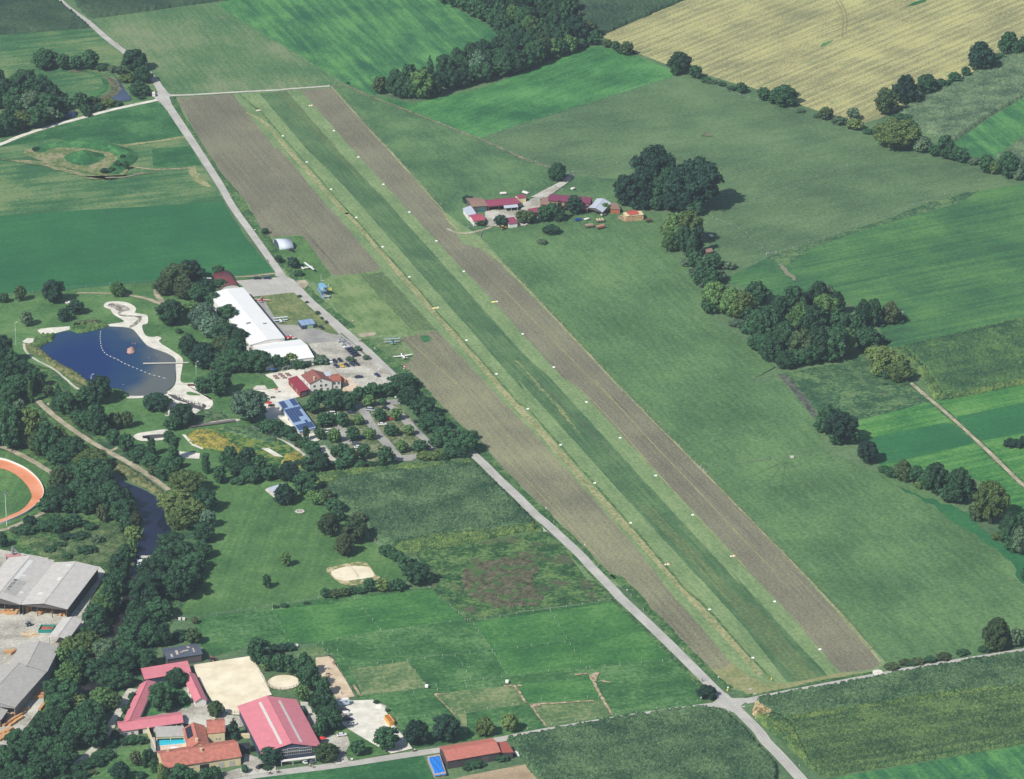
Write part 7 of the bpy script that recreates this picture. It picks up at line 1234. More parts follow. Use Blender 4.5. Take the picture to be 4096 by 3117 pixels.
for x, y, z in ((-.6, 0, h - .8), (.9, .1, h - .1), (0, -.2, h + .5), (-.1, .3, h - .4)): m = MB(); m.box(x, y, z, .8, .4, .7, .3); m.build('floodlight', M_steel, t)
# ================================================================ FENCES
def fence(name, label, s, step, h, post=W_brown, wire=1, mesh_=False, group=None, pw=.14):
    P_ = pp(s); c = P_[0]; t = thing(name, (c.x, c.y, 0), label, 'fence', group); pts = []; 
    for a, b in zip(P_, P_[1:]):
        L = (b - a).length; k = max(1, round(L / step)); pts += [a.lerp(b, i / k) for i in range(k)]
    pts.append(P_[-1]); me = None
    for q in pts:
        if me is None: m = MB(); m.box(0, 0, h / 2, pw, pw, h); o = m.build('post', post, t); me = o.data
        else: o = bpy.data.objects.new('post', me); C.objects.link(o); o.parent = t
        o.location = (q.x - c.x, q.y - c.y, .05)
    m = MB(t.location)
    for a, b in zip(pts, pts[1:]):
        if mesh_:
            for k in range(5): z = .1 + h * .9 * k / 4; m.tube((a.x, a.y, z), (b.x, b.y, z), .022, k=3)
        else:
            for z in ([h * .9, h * .5] if wire > 1 else [h * .85]): m.tube((a.x, a.y, z), (b.x, b.y, z), .03, k=3)
    m.build('mesh_wire' if mesh_ else 'wire', M_steel, t); return t
PWh = plain('pale_post', (206, 204, 192), .8); GR = plain('green_grey_wire', (150, 176, 168), .6)
fence('pasture_fence', 'post and wire fence along the east side of the ploughed strip', '@01 655 705 760 815 900 960 1090 1175 1310 1405 1520 1640 @11 1530 125', 14, 1.3, PWh, 2)
fence('pasture_fence', 'post and wire fence between ploughed strip and the great meadow', '@11 1840 385 2010 570 @12 10 570 200 760 490 1075 900 1520 1060 1690 @22 1180 260 1520 620 1610 700', 15, 1.2, PWh, 2)
fence('pasture_fence', 'lower part of the ploughed strip fence below the white gate', '@22 1660 760 2208 1320 @33 300 -120 560 160 760 370 1000 640 1090 740', 15, 1.2, W_brown, 2)
fence('pasture_fence', 'fence following the brown track across the northern pasture', '@01 1510 990 1700 1075 1830 1115 2180 1270 @02 170 1265 400 1345', 12, 1.3, PWh, 2)
fence('pasture_fence', 'fence between the bright meadow and the grey green pasture', '@01 1830 1115 2000 1055 2208 990 @02 0 1055 270 970 540 880 860 775 1300 645', 13, 1.3, PWh, 2)
fence('pasture_fence', 'fence below the hedge of the stubble field', '@02 1640 650 1750 705 1850 740 1990 785 2060 805', 9, 1.3, PWh, 2)
fence('pasture_fence', 'fence along the north side of the striped green field', '@13 150 515 360 470 610 385 720 345 1010 240 1320 125 1430 100 @03 1850 1450', 16, 1.2, PWh, 2)
fence('pasture_fence', 'fence across the pasture right of the farm', '@02 580 1385 720 1390 800 1355 1320 1190 1480 1135 1590 1100 1720 1050', 13, 1.3, PWh, 2)
fence('pasture_fence', 'fence running from the giant trees down to the small cattle gate', '@12 1730 240 1850 285 1970 350 2040 430 2150 510 @13 165 515', 10, 1.2, PWh, 2)
fence('pasture_fence', 'faint fence rising to the right from the giant trees', '@12 1700 230 1860 155 1940 120 2005 95 2150 40 @03 50 1605 210 1545 305 1510 795 1330', 14, 1.3, PWh, 2)
fence('pasture_fence', 'fence across the great meadow beside the small pale box', '@22 1640 705 1800 685 2010 655 2160 635 @23 0 665 180 640 350 625 650 580', 13, 1.1, W_brown, 2)
fence('mesh_fence', 'grey green mesh fence along the north side of the lake park', '@10 0 845 260 825 500 802 880 765 1270 738', 12, 1.8, GR, 1, True)
fence('mesh_fence', 'mesh fence between park lawn and paddocks', '@30 1345 388 1560 400 1900 345 2180 305 @31 180 310 550 245', 9, 1.8, GR, 1, True)
fence('mesh_fence', 'short mesh fence at the lower left corner of the maize field', '@21 948 1262 1000 1295 1048 1335', 4, 1.9, PWh, 1, True)
fence('mesh_fence', 'mesh fence round the reed meadow by the kiosk building', '@20 1900 360 2040 395 2110 435 2208 460 @21 20 390 110 435 260 478 360 535 440 605', 6, 1.7, GR, 1, True)
fence('mesh_fence', 'mesh fence beside the brook below the beach', '@20 1480 250 1640 260 1790 265 1830 300', 6, 1.7, GR, 1, True); fence('mesh_fence', 'mesh fence beside the path at the car park hedge', '@21 598 525 640 580 690 650', 4, 2.0, GR, 1, True)
for lb, s in (('paddock fence between the two brightest paddocks', '@31 835 245 900 320 980 410 1045 490'), ('paddock fence left of the brightest paddocks', '@31 180 330 240 440 310 580'), ('long paddock fence across the middle paddocks', '@31 400 620 700 570 1000 520 1280 480 1480 445 1720 410'),
    ('paddock fence on the east side of the weedy field', '@31 1440 155 1600 300 1740 415'), ('paddock fence below the weedy field beside the road', '@31 1760 415 2000 385 @32 0 380 400 325 920 245'), ('paddock fence from the weedy corner down to the lane', '@31 1790 450 1870 560 1960 690 2050 840'),
    ('paddock fence above the lane, left part', '@31 900 1010 1230 965 1490 935 1720 905 2160 855'), ('paddock fence above the lane, right part', '@32 160 850 390 825 720 795 960 770 1300 740 1400 722'), ('paddock fence below the lane', '@31 1070 1015 1310 995 1500 975 1730 950 2000 930'),
    ('zigzag paddock fence between the dark paddocks', '@31 1105 555 1200 680 1260 740 1320 820 1400 920'), ('paddock tape across the dark paddocks', '@31 800 800 1020 765 1260 740 1540 700 1760 670 1940 660 2140 635 @32 250 622 520 590'), ('east paddock fence of the white post row', '@32 405 345 470 455 530 555 595 660 645 750 690 800'),
    ('paddock fence along the lower road', '@32 220 1285 600 1220 1090 1150 1580 1060'), ('short paddock tape above the dry strip', '@32 330 1050 520 1045 700 1030 790 1030'), ('paddock tape across the lower left paddock', '@31 1180 1205 1400 1185 1640 1155'), ('short white tape in the dry paddock', '@31 1715 1150 1900 1120 2100 1090'),
    ('paddock fence between sand paddock and grass', '@31 650 690 700 780 770 890 850 1030'), ('paddock fence beside the bare track', '@31 700 660 800 800 880 940 920 1005'), ('short paddock fence rising from the hedge row', '@31 580 600 620 660 640 700'), ('paddock tape in the right dark paddock', '@31 1640 700 1700 770 1765 880')):
    fence('paddock_fence', lb, s, 9, 1.15, PWh, 1, False, 'paddock fences')
fence('arena_fence', 'low rail fence round the riding arena, right side', '@31 10 700 80 830 160 990 178 1015', 5, 1.1, W_brown, 2); fence('arena_fence', 'low rail fence at the rear of the riding arena', '@30 1540 772 1740 735 2000 698', 5, 1.1, W_brown, 2); fence('arena_fence', 'rail fence in front of the riding arena', '@30 1820 1165 1930 1150', 3, 1.2, W_brown, 2)
fence('sand_paddock_fence', 'rail fence round the sand paddock', '@31 528 712 655 700 740 855 845 1025 705 1045', 5, 1.2, W_brown, 2)
k = 22; F0 = [rc + Vector((rr * math.cos(2 * math.pi * i / k), rr * math.sin(2 * math.pi * i / k), 0)) for i in range(k)]; t = thing('round_pen', (rc.x, rc.y, 0), 'round fenced riding pen with pale sand', 'riding pen'); m = MB(t.location)
for i in range(k):
    a, b = F0[i], F0[(i + 1) % k]
    for z in (.7, 1.4): m.tube((a.x, a.y, z), (b.x, b.y, z), .05, k=4)
    o = MB(t.location); o.tube((a.x, a.y, 0), (a.x, a.y, 1.5), .07); o.build('post', W_brown, t)
m.build('rails', W_brown, t)
def gate(label, s, h=1.2):
    a, b = pp(s); t = thing('field_gate', (a.x, a.y, 0), label, 'gate'); m = MB(t.location)
    for z in (.3, .6, .9, 1.2): m.tube((a.x, a.y, z), (b.x, b.y, z), .05)
    m.build('bars', M_steel, t)
    for p in (a, b): m = MB(t.location); m.box(p.x, p.y, .7, .2, .2, 1.5); m.build('post', PWh, t)
gate('galvanised gate at the bend of the great meadow fence', '@12 2130 520 2208 512'); gate('white gate in the fence of the ploughed strip, upper leaf', '@22 1604 700 1628 728'); gate('white gate in the fence of the ploughed strip, lower leaf', '@22 1632 735 1652 752'); gate('gate on the concrete farm lane', '@02 430 1498 496 1528'); gate('gate beside the bend of the farm entrance', '@11 1842 384 1852 345'); gate('white gate at the south corner of the crimson farm', '@11 1745 304 1785 300'); gate('gate where the pasture fence meets the farm lane tree', '@02 545 1392 585 1385')
# ================================================================ LAKE THINGS
P_ = smoothpoly(pp('@10 806 1140 802 1180 808 1240 815 1270 840 1310 880 1335 940 1362 1000 1395 1100 1437 1200 1478 1280 1500 1340 1518'), False, 8); t = thing('float_line', (P_[0].x, P_[0].y, 0), 'curved line of white floats across the swimming lake', 'float line'); m = MB(t.location)
for a, b in zip(P_, P_[1:]): m.tube((a.x, a.y, LAY[0] + .05), (b.x, b.y, LAY[0] + .05), .03, k=3)
m.build('rope', PWh, t); acc = 0; fm = None; last = P_[0]
for a, b in zip(P_, P_[1:]):
    d = (b - a).length
    while acc < d:
        q = a.lerp(b, acc / d)
        if fm is None: m = MB(); m.loft([[(r * math.cos(x) , r * math.sin(x), z) for x in [math.pi * i / 4 for i in range(8)]] for r, z in ((.05, -.2), (.26, -.1), (.3, .05), (.22, .22), (.05, .3))]); o = m.build('float', MW, t, True); fm = o.data
        else: o = bpy.data.objects.new('float', fm); C.objects.link(o); o.parent = t
        o.location = (q.x - t.location.x, q.y - t.location.y, 0); acc += 3.3
    acc -= d
a, b = pp('@10 1145 1399 1508 1393'); c = (a + b) / 2; t = thing('jetty', (c.x, c.y, LAY[0]), 'narrow pale wooden jetty reaching into the lake', 'jetty'); m = MB(t.location); d = (b - a).normalized(); nn = Vector((-d.y, d.x, 0)) * .6; m.slab([p + Vector((0, 0, LAY[0] + .45)) for p in (a - nn, b - nn, b + nn, a + nn)], .12); m.build('deck', PWh, t)
for i in range(6): p = a.lerp(b, i / 5 * .75); m = MB(t.location); m.tube((p.x, p.y, 0), (p.x, p.y, LAY[0] + .4), .12); m.build('pile', W_brown, t)
p = tp('10', 1048, 1292); m = MB(p); rn = random.Random(3)
m.loft([[(p.x + r * kx * (1 + .25 * rn.uniform(-1, 1)) * math.cos(x), p.y + r * (1 + .25 * rn.uniform(-1, 1)) * 1.6 * math.sin(x), z) for x in [math.pi * i / 4 for i in range(8)]] for r, kx, z in ((2.4, 1, 0), (2.3, 1, .5), (1.7, 1, 1.4), (.9, 1, 2.0))]); tag(m.build('lake_rock', plain('reddish_rock', (182, 146, 134), .9, var=.25)), 'pale reddish rock rising from the lake', 'rock')
def stones(name, label, s, n, r):
    P_ = pp(s); t = thing(name, (P_[0].x, P_[0].y, 0), label, 'rocks'); t['kind'] = 'stuff'; m = MB(t.location)
    for i in range(n):
        k = rn.uniform(0, len(P_) - 1.001); q = P_[int(k)].lerp(P_[int(k) + 1], k % 1) + Vector((rn.uniform(-1, 1), rn.uniform(-2, 2), 0)); m.box(q.x, q.y, r * .4, r * rn.uniform(.6, 1.6), r * rn.uniform(.6, 1.6), r, rn.uniform(0, 3), .6)
    m.build('stones', plain('pale_stone', (206, 202, 194), .9, var=.2), t)
stones('shore_stones', 'loose pale stones along the brook below the beach', '@20 1340 110 1420 130 1500 170 1580 195 1640 210', 40, .8); stones('river_stones', 'loose pale stones below the weir', '@20 1090 1470 1140 1500 1150 1530 1120 1560', 30, .7)
a, b = pp('@20 1118 1426 1240 1428'); t = thing('weir', ((a.x + b.x) / 2, a.y, 0), 'low concrete weir across the river', 'weir'); m = MB(t.location); m.box((a.x + b.x) / 2, a.y, .6, (b - a).length, 1.0, 1.2); m.build('sill', M_white, t); m = MB(t.location)
for z in (1.8, 2.2): m.tube((a.x, a.y, z), (b.x, b.y, z), .06)
m.build('handrail', M_dark, t)
for i in range(6): q = a.lerp(b, i / 5); m = MB(t.location); m.tube((q.x, q.y, 1.1), (q.x, q.y, 2.2), .05); m.build('post', M_dark, t)
a, b = pp('@20 1515 384 1880 332'); t = thing('footbridge', (a.x, a.y, 0), 'long low wooden footbridge over the reed meadow', 'footbridge'); m = MB(t.location); d = (b - a).normalized(); nn = Vector((-d.y, d.x, 0)) * 1.2; m.slab([p + Vector((0, 0, .8)) for p in (a - nn, b - nn, b + nn, a + nn)], .2); m.build('deck', plain('bridge_planks', (132, 126, 124), .9), t)
for s_ in (-1, 1):
    m = MB(t.location); 
    for z in (1.3, 1.8): m.tube(a + nn * s_ + Vector((0, 0, z)), b + nn * s_ + Vector((0, 0, z)), .06)
    for i in range(14): q = a.lerp(b, i / 13) + nn * s_; m.tube((q.x, q.y, .6), (q.x, q.y, 1.85), .05)
    m.build('railing', W_wood, t)
# small stuff on the sun terrace and lawns
def table(tl, x, y, lab, col, a=0.2):
    key = 'table' + col[0]
    if key not in PROTO:
        t = thing('beer_table', (0, 0, 0), 'x', 'table set'); mt = plain('bench_' + col[0], col[1], .8); m = MB(); m.box(0, 0, .75, 2.2, .7, .06); m.build('tabletop', mt, t)
        for y_ in (-.75, .75): m = MB(); m.box(0, y_, .45, 2.2, .3, .05); m.box(-.8, y_, .22, .06, .25, .42); m.box(.8, y_, .22, .06, .25, .42); m.build('bench', mt, t)
        for x_ in (-.8, .8): m = MB(); m.box(x_, 0, .37, .06, .5, .72); m.build('leg', M_dark, t)
        PROTO[key] = t
    p = tp(tl, x, y); place(PROTO[key], (p.x, p.y, LAY[0]), a, lab, None, 'tables outside the restaurant')
DK = ('dark', (70, 54, 50)); RD = ('red', (146, 84, 72))
TB = [('11', 200, 1498, RD), ('11', 215, 1515, RD), ('11', 240, 1483, RD), ('11', 258, 1497, RD), ('11', 275, 1511, RD), ('11', 296, 1480, RD), ('11', 310, 1492, RD), ('21', 90, 112, DK), ('21', 105, 128, DK), ('21', 182, 148, DK), ('21', 128, 172, DK), ('21', 125, 188, DK), ('21', 160, 214, DK), ('11', 100, 1630, DK), ('11', 112, 1648, DK), ('11', 180, 1668, DK), ('21', 176, 218, DK)]
for i, (tl, x, y, c_) in enumerate(TB): table(tl, x, y, ('red brown table set behind the restaurant annex' if c_ is RD else 'dark table set on the white sun terrace'), c_)
def parasol(s, label, col, r=1.5):
    p = pp(s)[0]; t = thing('parasol', (p.x, p.y, LAY[0]), label, 'parasol'); m = MB(); m.tube((0, 0, 0), (0, 0, 2.6), .04); m.tube((0, 0, 0), (0, 0, .1), .3); m.build('pole', M_steel, t); m = MB(); m.add([(r * math.cos(math.pi * i / 4), r * math.sin(math.pi * i / 4), 2.1) for i in range(8)] + [(0, 0, 2.7)], [(i, (i + 1) % 8, 8) for i in range(8)]); m.build('canopy', col, t)
parasol('@21 150 215', 'red parasol on the sun terrace', plain('red_cloth', (214, 62, 62), .8), 1.9); parasol('@11 180 1462', 'blue parasol at the corner of the restaurant garden', plain('blue_cloth', (60, 98, 160), .8)); parasol('@31 580 1390', 'red parasol behind the riding hall corner', plain('red_cloth', (214, 62, 62), .8), 1.6); parasol('@21 212 108', 'small red parasol at the top of the sun terrace', plain('red_cloth', (214, 62, 62), .8), .9)
P_ = pp('@11 20 1600 50 1572 120 1570 140 1600'); c = sum(P_, Vector()) / 4; t = thing('chess_floor', (c.x, c.y, LAY[0]), 'large outdoor chess board with pink border on the terrace', 'chess board'); m = MB(t.location); m.prism([P_[0], P_[3], P_[2], P_[1]], LAY[0], LAY[0] + .05); m.build('border', M_pave, t); ma, mb_ = MB(t.location), MB(t.location)
for i in range(8):
    for j in range(8):
        q = [P_[0].lerp(P_[3], .08 + .84 * u / 8).lerp(P_[1].lerp(P_[2], .08 + .84 * u / 8), .08 + .84 * v / 8) for u, v in ((i, j), (i + 1, j), (i + 1, j + 1), (i, j + 1))]; (ma if (i + j) % 2 else mb_).add([(e.x, e.y, LAY[0] + .06) for e in q], [(0, 1, 2, 3)])
ma.build('dark_squares', plain('chess_grey', (176, 170, 160), .8), t); mb_.build('white_squares', MW, t)
c = tp('21', 397, 1053); t = thing('fire_pit', (c.x, c.y, LAY[0]), 'small stone fire ring on round paving in the park lawn', 'fire pit'); m = MB()
for i in range(10): a = 2 * math.pi * i / 10; m.box(1.0 * math.cos(a), 1.0 * math.sin(a), .2, .5, .4, .4, a)
m.build('stone_ring', plain('grey_stone', (128, 122, 114), .9), t); m = MB(); m.box(0, 0, .1, .8, .8, .15); m.build('ashes', M_dark, t)
a, b = tp('21', 785, 1503), tp('21', 857, 1590); t = thing('volleyball_net', ((a.x + b.x) / 2, (a.y + b.y) / 2, 0), 'volleyball net across the sand court', 'net')
for p in (a, b): m = MB(t.location); m.tube((p.x, p.y, 0), (p.x, p.y, 2.6), .07); m.build('pole', M_dark, t)
m = MB(t.location)
for z in (1.5, 1.8, 2.1, 2.4): m.tube((a.x, a.y, z), (b.x, b.y, z), .025, k=3)
m.build('net', PWh, t)
for tl, x, y, lb in (('31', 1413, 955, 'white water tank on the lane, left of the two'), ('31', 2056, 918, 'white water tank on the lane beside the bare strip')):
    p = tp(tl, x, y); t = thing('water_tank', (p.x, p.y, .05), lb, 'water tank', 'water tanks on the paddock lane'); m = MB(); m.box(0, 0, .25, 1.5, 1.3, .3); m.build('pallet', W_brown, t); m = MB(); m.loft([rbx(0, 1.15, .62, .7, -.7), rbx(0, 1.15, .72, .78, -.5), rbx(0, 1.15, .72, .78, .5), rbx(0, 1.15, .62, .7, .7)]); m.build('tank', MW, t)
def bx(tl, x, y, nm, lab, cat, sz, mat, a=0.0, legs=True):
    p = tp(tl, x, y); t = thing(nm, (p.x, p.y, LAY[0] * .5), lab, cat, None, a); m = MB(); m.box(0, 0, sz[2] * .6, sz[0], sz[1], sz[2] * .8, 0, .94); m.build('body', mat, t); m = MB(); m.box(0, 0, sz[2] * 1.03, sz[0] * 1.1, sz[1] * 1.1, .08); m.build('lid', mat, t)
    for sx in (-1, 1):
        for sy in (-1, 1): m = MB(); m.box(sx * sz[0] * .42, sy * sz[1] * .42, sz[2] * .1, .1, .1, sz[2] * .2); m.build('leg', M_dark, t)
bx('00', 1229, 770, 'roadside_box', 'white box trailer standing beside the upper crossroads', 'box', (1.8, 4.2, 2.2), W_white, .15); bx('30', 1437, 410, 'white_box', 'white box on the mesh fence, left of two', 'box', (1.2, .9, 1.3), W_white); bx('30', 1470, 410, 'white_box', 'white box on the mesh fence, right of two', 'box', (1.2, .9, 1.3), W_white)
bx('23', 352, 625, 'feeding_rack', 'small pale rack beside the fence of the great meadow', 'rack', (1.8, 1.2, 1.0), PWh); bx('31', 815, 1530, 'white_stone_block', 'small white block at the corner of the lawn by the lower road', 'block', (1.0, .7, .6), W_white); bx('10', 540, 905, 'lawn_platform', 'small white platform on the lawn between the dark trees', 'platform', (2.4, 2.4, .6), W_white)
bx('20', 1168, 468, 'water_play', 'dark play frame beside the wading pool', 'play frame', (3.2, 1.4, .8), M_dark); bx('20', 1335, 290, 'bench_block', 'pale bench at the edge of the lawn near the footbridge', 'bench', (2.0, .6, .5), PWh); bx('31', 375, 625, 'hedge_tank', 'pale tank at the right end of the hedge row', 'tank', (1.2, 1.0, 1.4), W_white)
bx('12', 1175, 258, 'cattle_trough', 'brown trough beside the crate pile', 'trough', (1.6, .7, .5), W_brown); bx('20', 1530, 50, 'sand_boat', 'low wooden play boat in the sand', 'play boat', (3.6, 1.4, .7), W_brown); bx('13', 1228, 1015, 'raised_hide', 'small pale raised hide beside the reddish tree', 'hide', (1.6, 1.4, 2.6), PWh)
a, b = tp('11', 262, 1460), tp('11', 310, 1440); t = thing('play_swing', (a.x, a.y, LAY[0]), 'white swing frame behind the restaurant', 'swing'); m = MB(t.location)
for p in (a, b):
    m.tube((p.x - .8, p.y - .8, 0), (p.x, p.y, 2.6), .07); m.tube((p.x + .8, p.y + .8, 0), (p.x, p.y, 2.6), .07)
m.tube((a.x, a.y, 2.6), (b.x, b.y, 2.6), .07); m.build('frame', MW, t); m = MB(t.location); c = (a + b) / 2; m.box(c.x, c.y, .6, .6, .3, .05); m.tube((c.x - .25, c.y, .6), (c.x - .25, c.y, 2.6), .02, k=3); m.tube((c.x + .25, c.y, .6), (c.x + .25, c.y, 2.6), .02, k=3); m.build('seat', W_brown, t)
t = thing('windsock', tp('11', 1240, 1460), 'red and white windsock on a pole at the edge of the ploughed field', 'windsock'); m = MB(); m.tube((0, 0, 0), (0, 0, 4.2), .06); m.build('pole', M_steel, t)
for i in range(4): m = MB(); m.tube((-.15 * i, -.1 * i, 4.1 - i * .55), (-.15 * (i + 1), -.1 * (i + 1), 3.55 - i * .55), .42 - .05 * i, .37 - .05 * i, 10); m.build('sleeve_band', plain('sock_red', (214, 44, 56), .8) if i % 2 == 0 else MW, t)
# ================================================================ PEOPLE AND HORSES
def skinned(name, J, E_, mat, levels=1):
    me = bpy.data.meshes.new(name); me.from_pydata([j[:3] for j in J], E_, []); me.materials.append(mat); o = bpy.data.objects.new(name, me); C.objects.link(o); sk = o.modifiers.new('skin', 'SKIN')
    for v, j in zip(me.skin_vertices[0].data if me.skin_vertices else [], J): v.radius = (j[3], j[3])
    if not me.skin_vertices:
        bpy.context.view_layer.objects.active = o; bm = bmesh.new(); bm.from_mesh(me); lay = bm.verts.layers.skin.verify()
        for v, j in zip(bm.verts, J): v[lay].radius = (j[3], j[3] if len(j) < 5 else j[4]); v[lay].use_root = (v.index == 0)
        bm.to_mesh(me); bm.free()
    o.modifiers.new('sub', 'SUBSURF').levels = levels; o.modifiers['sub'].render_levels = levels
    dg = bpy.context.evaluated_depsgraph_get(); ev = bpy.data.meshes.new_from_object(o.evaluated_get(dg)); bpy.data.objects.remove(o); return ev
def person_mesh(pose):
    J = []; E_ = []
    def j(x, y, z, r, par=None, r2=None): J.append((x, y, z, r, r2 or r)); 
    def chain(par, pts):
        for p in pts: J.append(p if len(p) > 4 else (*p, p[3])); E_.append((par, len(J) - 1)); par = len(J) - 1
        return par
    hz = .93 if pose != 'ride' else .95; lean = .0 if pose != 'ride' else .35
    J.append((0, 0, hz, .15, .12)); ch = chain(0, [(lean * .5, 0, hz + .25, .14), (lean, 0, hz + .46, .16)]); nk = chain(ch, [(lean + .03, 0, hz + .58, .055), (lean + .06, 0, hz + .70, .10), (lean + .08, 0, hz + .80, .085)])
    for s in (-1, 1):
        if pose == 'walk': k, f = (.12 * s, .05), (.22 * s, .05); a1, a2 = (-.08 * s, 1.15), (-.12 * s + .06, .92)
        elif pose == 'ride': k, f = (.38, .62 + .1 * s), (.25 + .08 * s, .22 + .12 * s); a1, a2 = (.5, 1.15), (.68, 1.02)
        else: k, f = (.02, .05), (.0, .05); a1, a2 = (.0, 1.15), (.06, .92)
        if pose == 'ride': chain(0, [(.1, .1 * s, hz - .05, .095), (k[0], .13 * s, k[1], .07), (f[0], .13 * s, f[1], .045), (f[0] + .16, .13 * s, f[1] - .04, .035)])
        else: chain(0, [(0, .1 * s, hz - .1, .095), (k[0], .11 * s, .5, .07), (f[0], .11 * s, .1, .045), (f[0] + .17, .12 * s, .04, .035)])
        w = chain(ch, [(lean, .17 * s, hz + .45, .06), (a1[0] * 1 + (lean if pose != 'ride' else 0), .24 * s, a1[1] if pose == 'ride' else hz + .2, .045), (a2[0] + (lean if pose != 'ride' else 0), .25 * s, a2[1] if pose == 'ride' else hz - .03, .032)])
        wx, wy, wz = J[w][:3]; pm = chain(w, [(wx + .02, wy, wz - .07, .03)])
        for q, L in ((-.027, .07), (-.009, .085), (.009, .08), (.027, .06)): chain(pm, [(wx + .03 + q * .6, wy + q, wz - .10, .010), (wx + .04, wy + q, wz - .10 - L, .008)])
        chain(w, [(wx + .05, wy - .02 * s, wz - .06, .011), (wx + .065, wy - .025 * s, wz - .10, .009)])
    return skinned('body', J, E_, SKIN)
SKIN = plain('skin', (206, 162, 138), .6, var=.03)
PM = {p: person_mesh(p) for p in ('stand', 'walk', 'ride')}
def person(p, rz, label, pose, shirt, trousers, hair=(70, 52, 40), group=None, sink=0.0):
    t = thing('person', (p[0], p[1], zat(p[0], p[1]) - sink), label, 'person', group, rz, zf=False); o = bpy.data.objects.new('body', PM[pose]); C.objects.link(o); o.parent = t; hz = .93 if pose != 'ride' else .95; ln = 0 if pose != 'ride' else .35
    m = MB(); m.loft([[(ln * f + r * .75 * math.cos(a), r * math.sin(a), z) for a in [math.pi * i / 5 for i in range(10)]] for r, z, f in ((.2, hz - .02, 0), (.19, hz + .12, .3), (.2, hz + .3, .6), (.225, hz + .46, 1), (.12, hz + .53, 1.03))]); m.build('shirt', plain('cloth_%d_%d_%d' % shirt, shirt, .9), t, True)
    m = MB(); m.loft([[(r * .8 * math.cos(a), r * math.sin(a), z) for a in [math.pi * i / 5 for i in range(10)]] for r, z in ((.17, hz + .03), (.2, hz - .08), (.19, hz - .22))]); m.build('trousers', plain('cloth_%d_%d_%d' % trousers, trousers, .9), t, True)
    hx = ln + .05; hh = hz + .78; m = MB(); m.loft([[(hx - .02 + r * math.cos(a), r * .9 * math.sin(a), z) for a in [math.pi * i / 5 for i in range(10)]] for r, z in ((.11, hh - .02), (.125, hh + .04), (.09, hh + .11), (.03, hh + .13))]); m.build('hair', plain('hair_%d' % hair[0], hair, .9), t, True)
    m = MB(); m.box(hx + .1, 0, hh - .05, .04, .03, .04); m.build('nose', SKIN, t); return t
def bicycle(p, rz, label, col=(60, 60, 66), motor=False):
    t = thing('bicycle' if not motor else 'motorcycle', p, label, 'bicycle' if not motor else 'motorcycle', None, rz); mt = plain('frame_%d' % col[0], col, .4)
    for x in (-.5, .55):
        m = MB(); r = .34
        for i in range(14): a, b = 2 * math.pi * i / 14, 2 * math.pi * (i + 1) / 14; m.tube((x + r * math.cos(a), 0, r + r * math.sin(a)), (x + r * math.cos(b), 0, r + r * math.sin(b)), .03 if not motor else .08, k=4)
        m.build('wheel', TYRE, t)
    m = MB(); m.tube((-.5, 0, .34), (-.1, 0, .85), .03); m.tube((-.1, 0, .8), (.45, 0, .85), .03); m.tube((.0, 0, .35), (.45, 0, .85), .03); m.tube((.55, 0, .34), (.42, 0, 1.0), .03); m.tube((0, 0, .35), (-.1, 0, .85), .03)
    if motor: m.loft([rbx(0, .75, .12, .14, -.5), rbx(0, .7, .2, .25, 0), rbx(0, .85, .18, .18, .4)])
    m.build('frame', mt, t); m = MB(); m.tube((.42, -.3, 1.0), (.42, .3, 1.0), .02); m.build('handlebar', mt, t); m = MB(); m.box(-.12, 0, .9, .3, .14, .06); m.build('saddle', M_dark, t)
    return t
def rider(tl, x, y, rz, lb, lp, shirt, motor=False): p = tp(tl, x, y); p.z = LAY[0]; bicycle(p, rz, lb, (60, 60, 66) if not motor else (52, 54, 60), motor); person((p.x - .1 * math.cos(rz), p.y - .1 * math.sin(rz), p.z), rz, lp, 'ride', shirt, (50, 54, 66))
rider('11', 138, 570, RW, 'bicycle on the airfield road, left of two', 'cyclist in white shirt on the airfield road, left of two', (230, 228, 222)); rider('11', 143, 580, RW, 'bicycle on the airfield road, right of two', 'cyclist in grey shirt on the airfield road, right of two', (120, 126, 140))
rider('32', 1618, 900, RW, 'bicycle on the road above the round junction tree', 'cyclist in dark shirt above the round junction tree', (60, 66, 84)); rider('31', 482, 1585, 3.3, 'bicycle in front of the riding hall, left of two', 'cyclist in white in front of the riding hall, left of two', (232, 230, 224)); rider('31', 508, 1594, 3.3, 'bicycle in front of the riding hall, right of two', 'cyclist in pale pink in front of the riding hall, right of two', (226, 196, 186))
rider('31', 160, 1645, .2, 'dark motorcycle on the lower road, left of two', 'rider in black on the left motorcycle', (44, 44, 50), True); rider('31', 226, 1635, .2, 'dark motorcycle on the lower road, right of two', 'rider in grey on the right motorcycle', (90, 92, 100), True); rider('31', 1316, 1464, .25, 'scooter near the gravel car park exit', 'scooter rider in white near the gravel car park exit', (236, 234, 230), True)
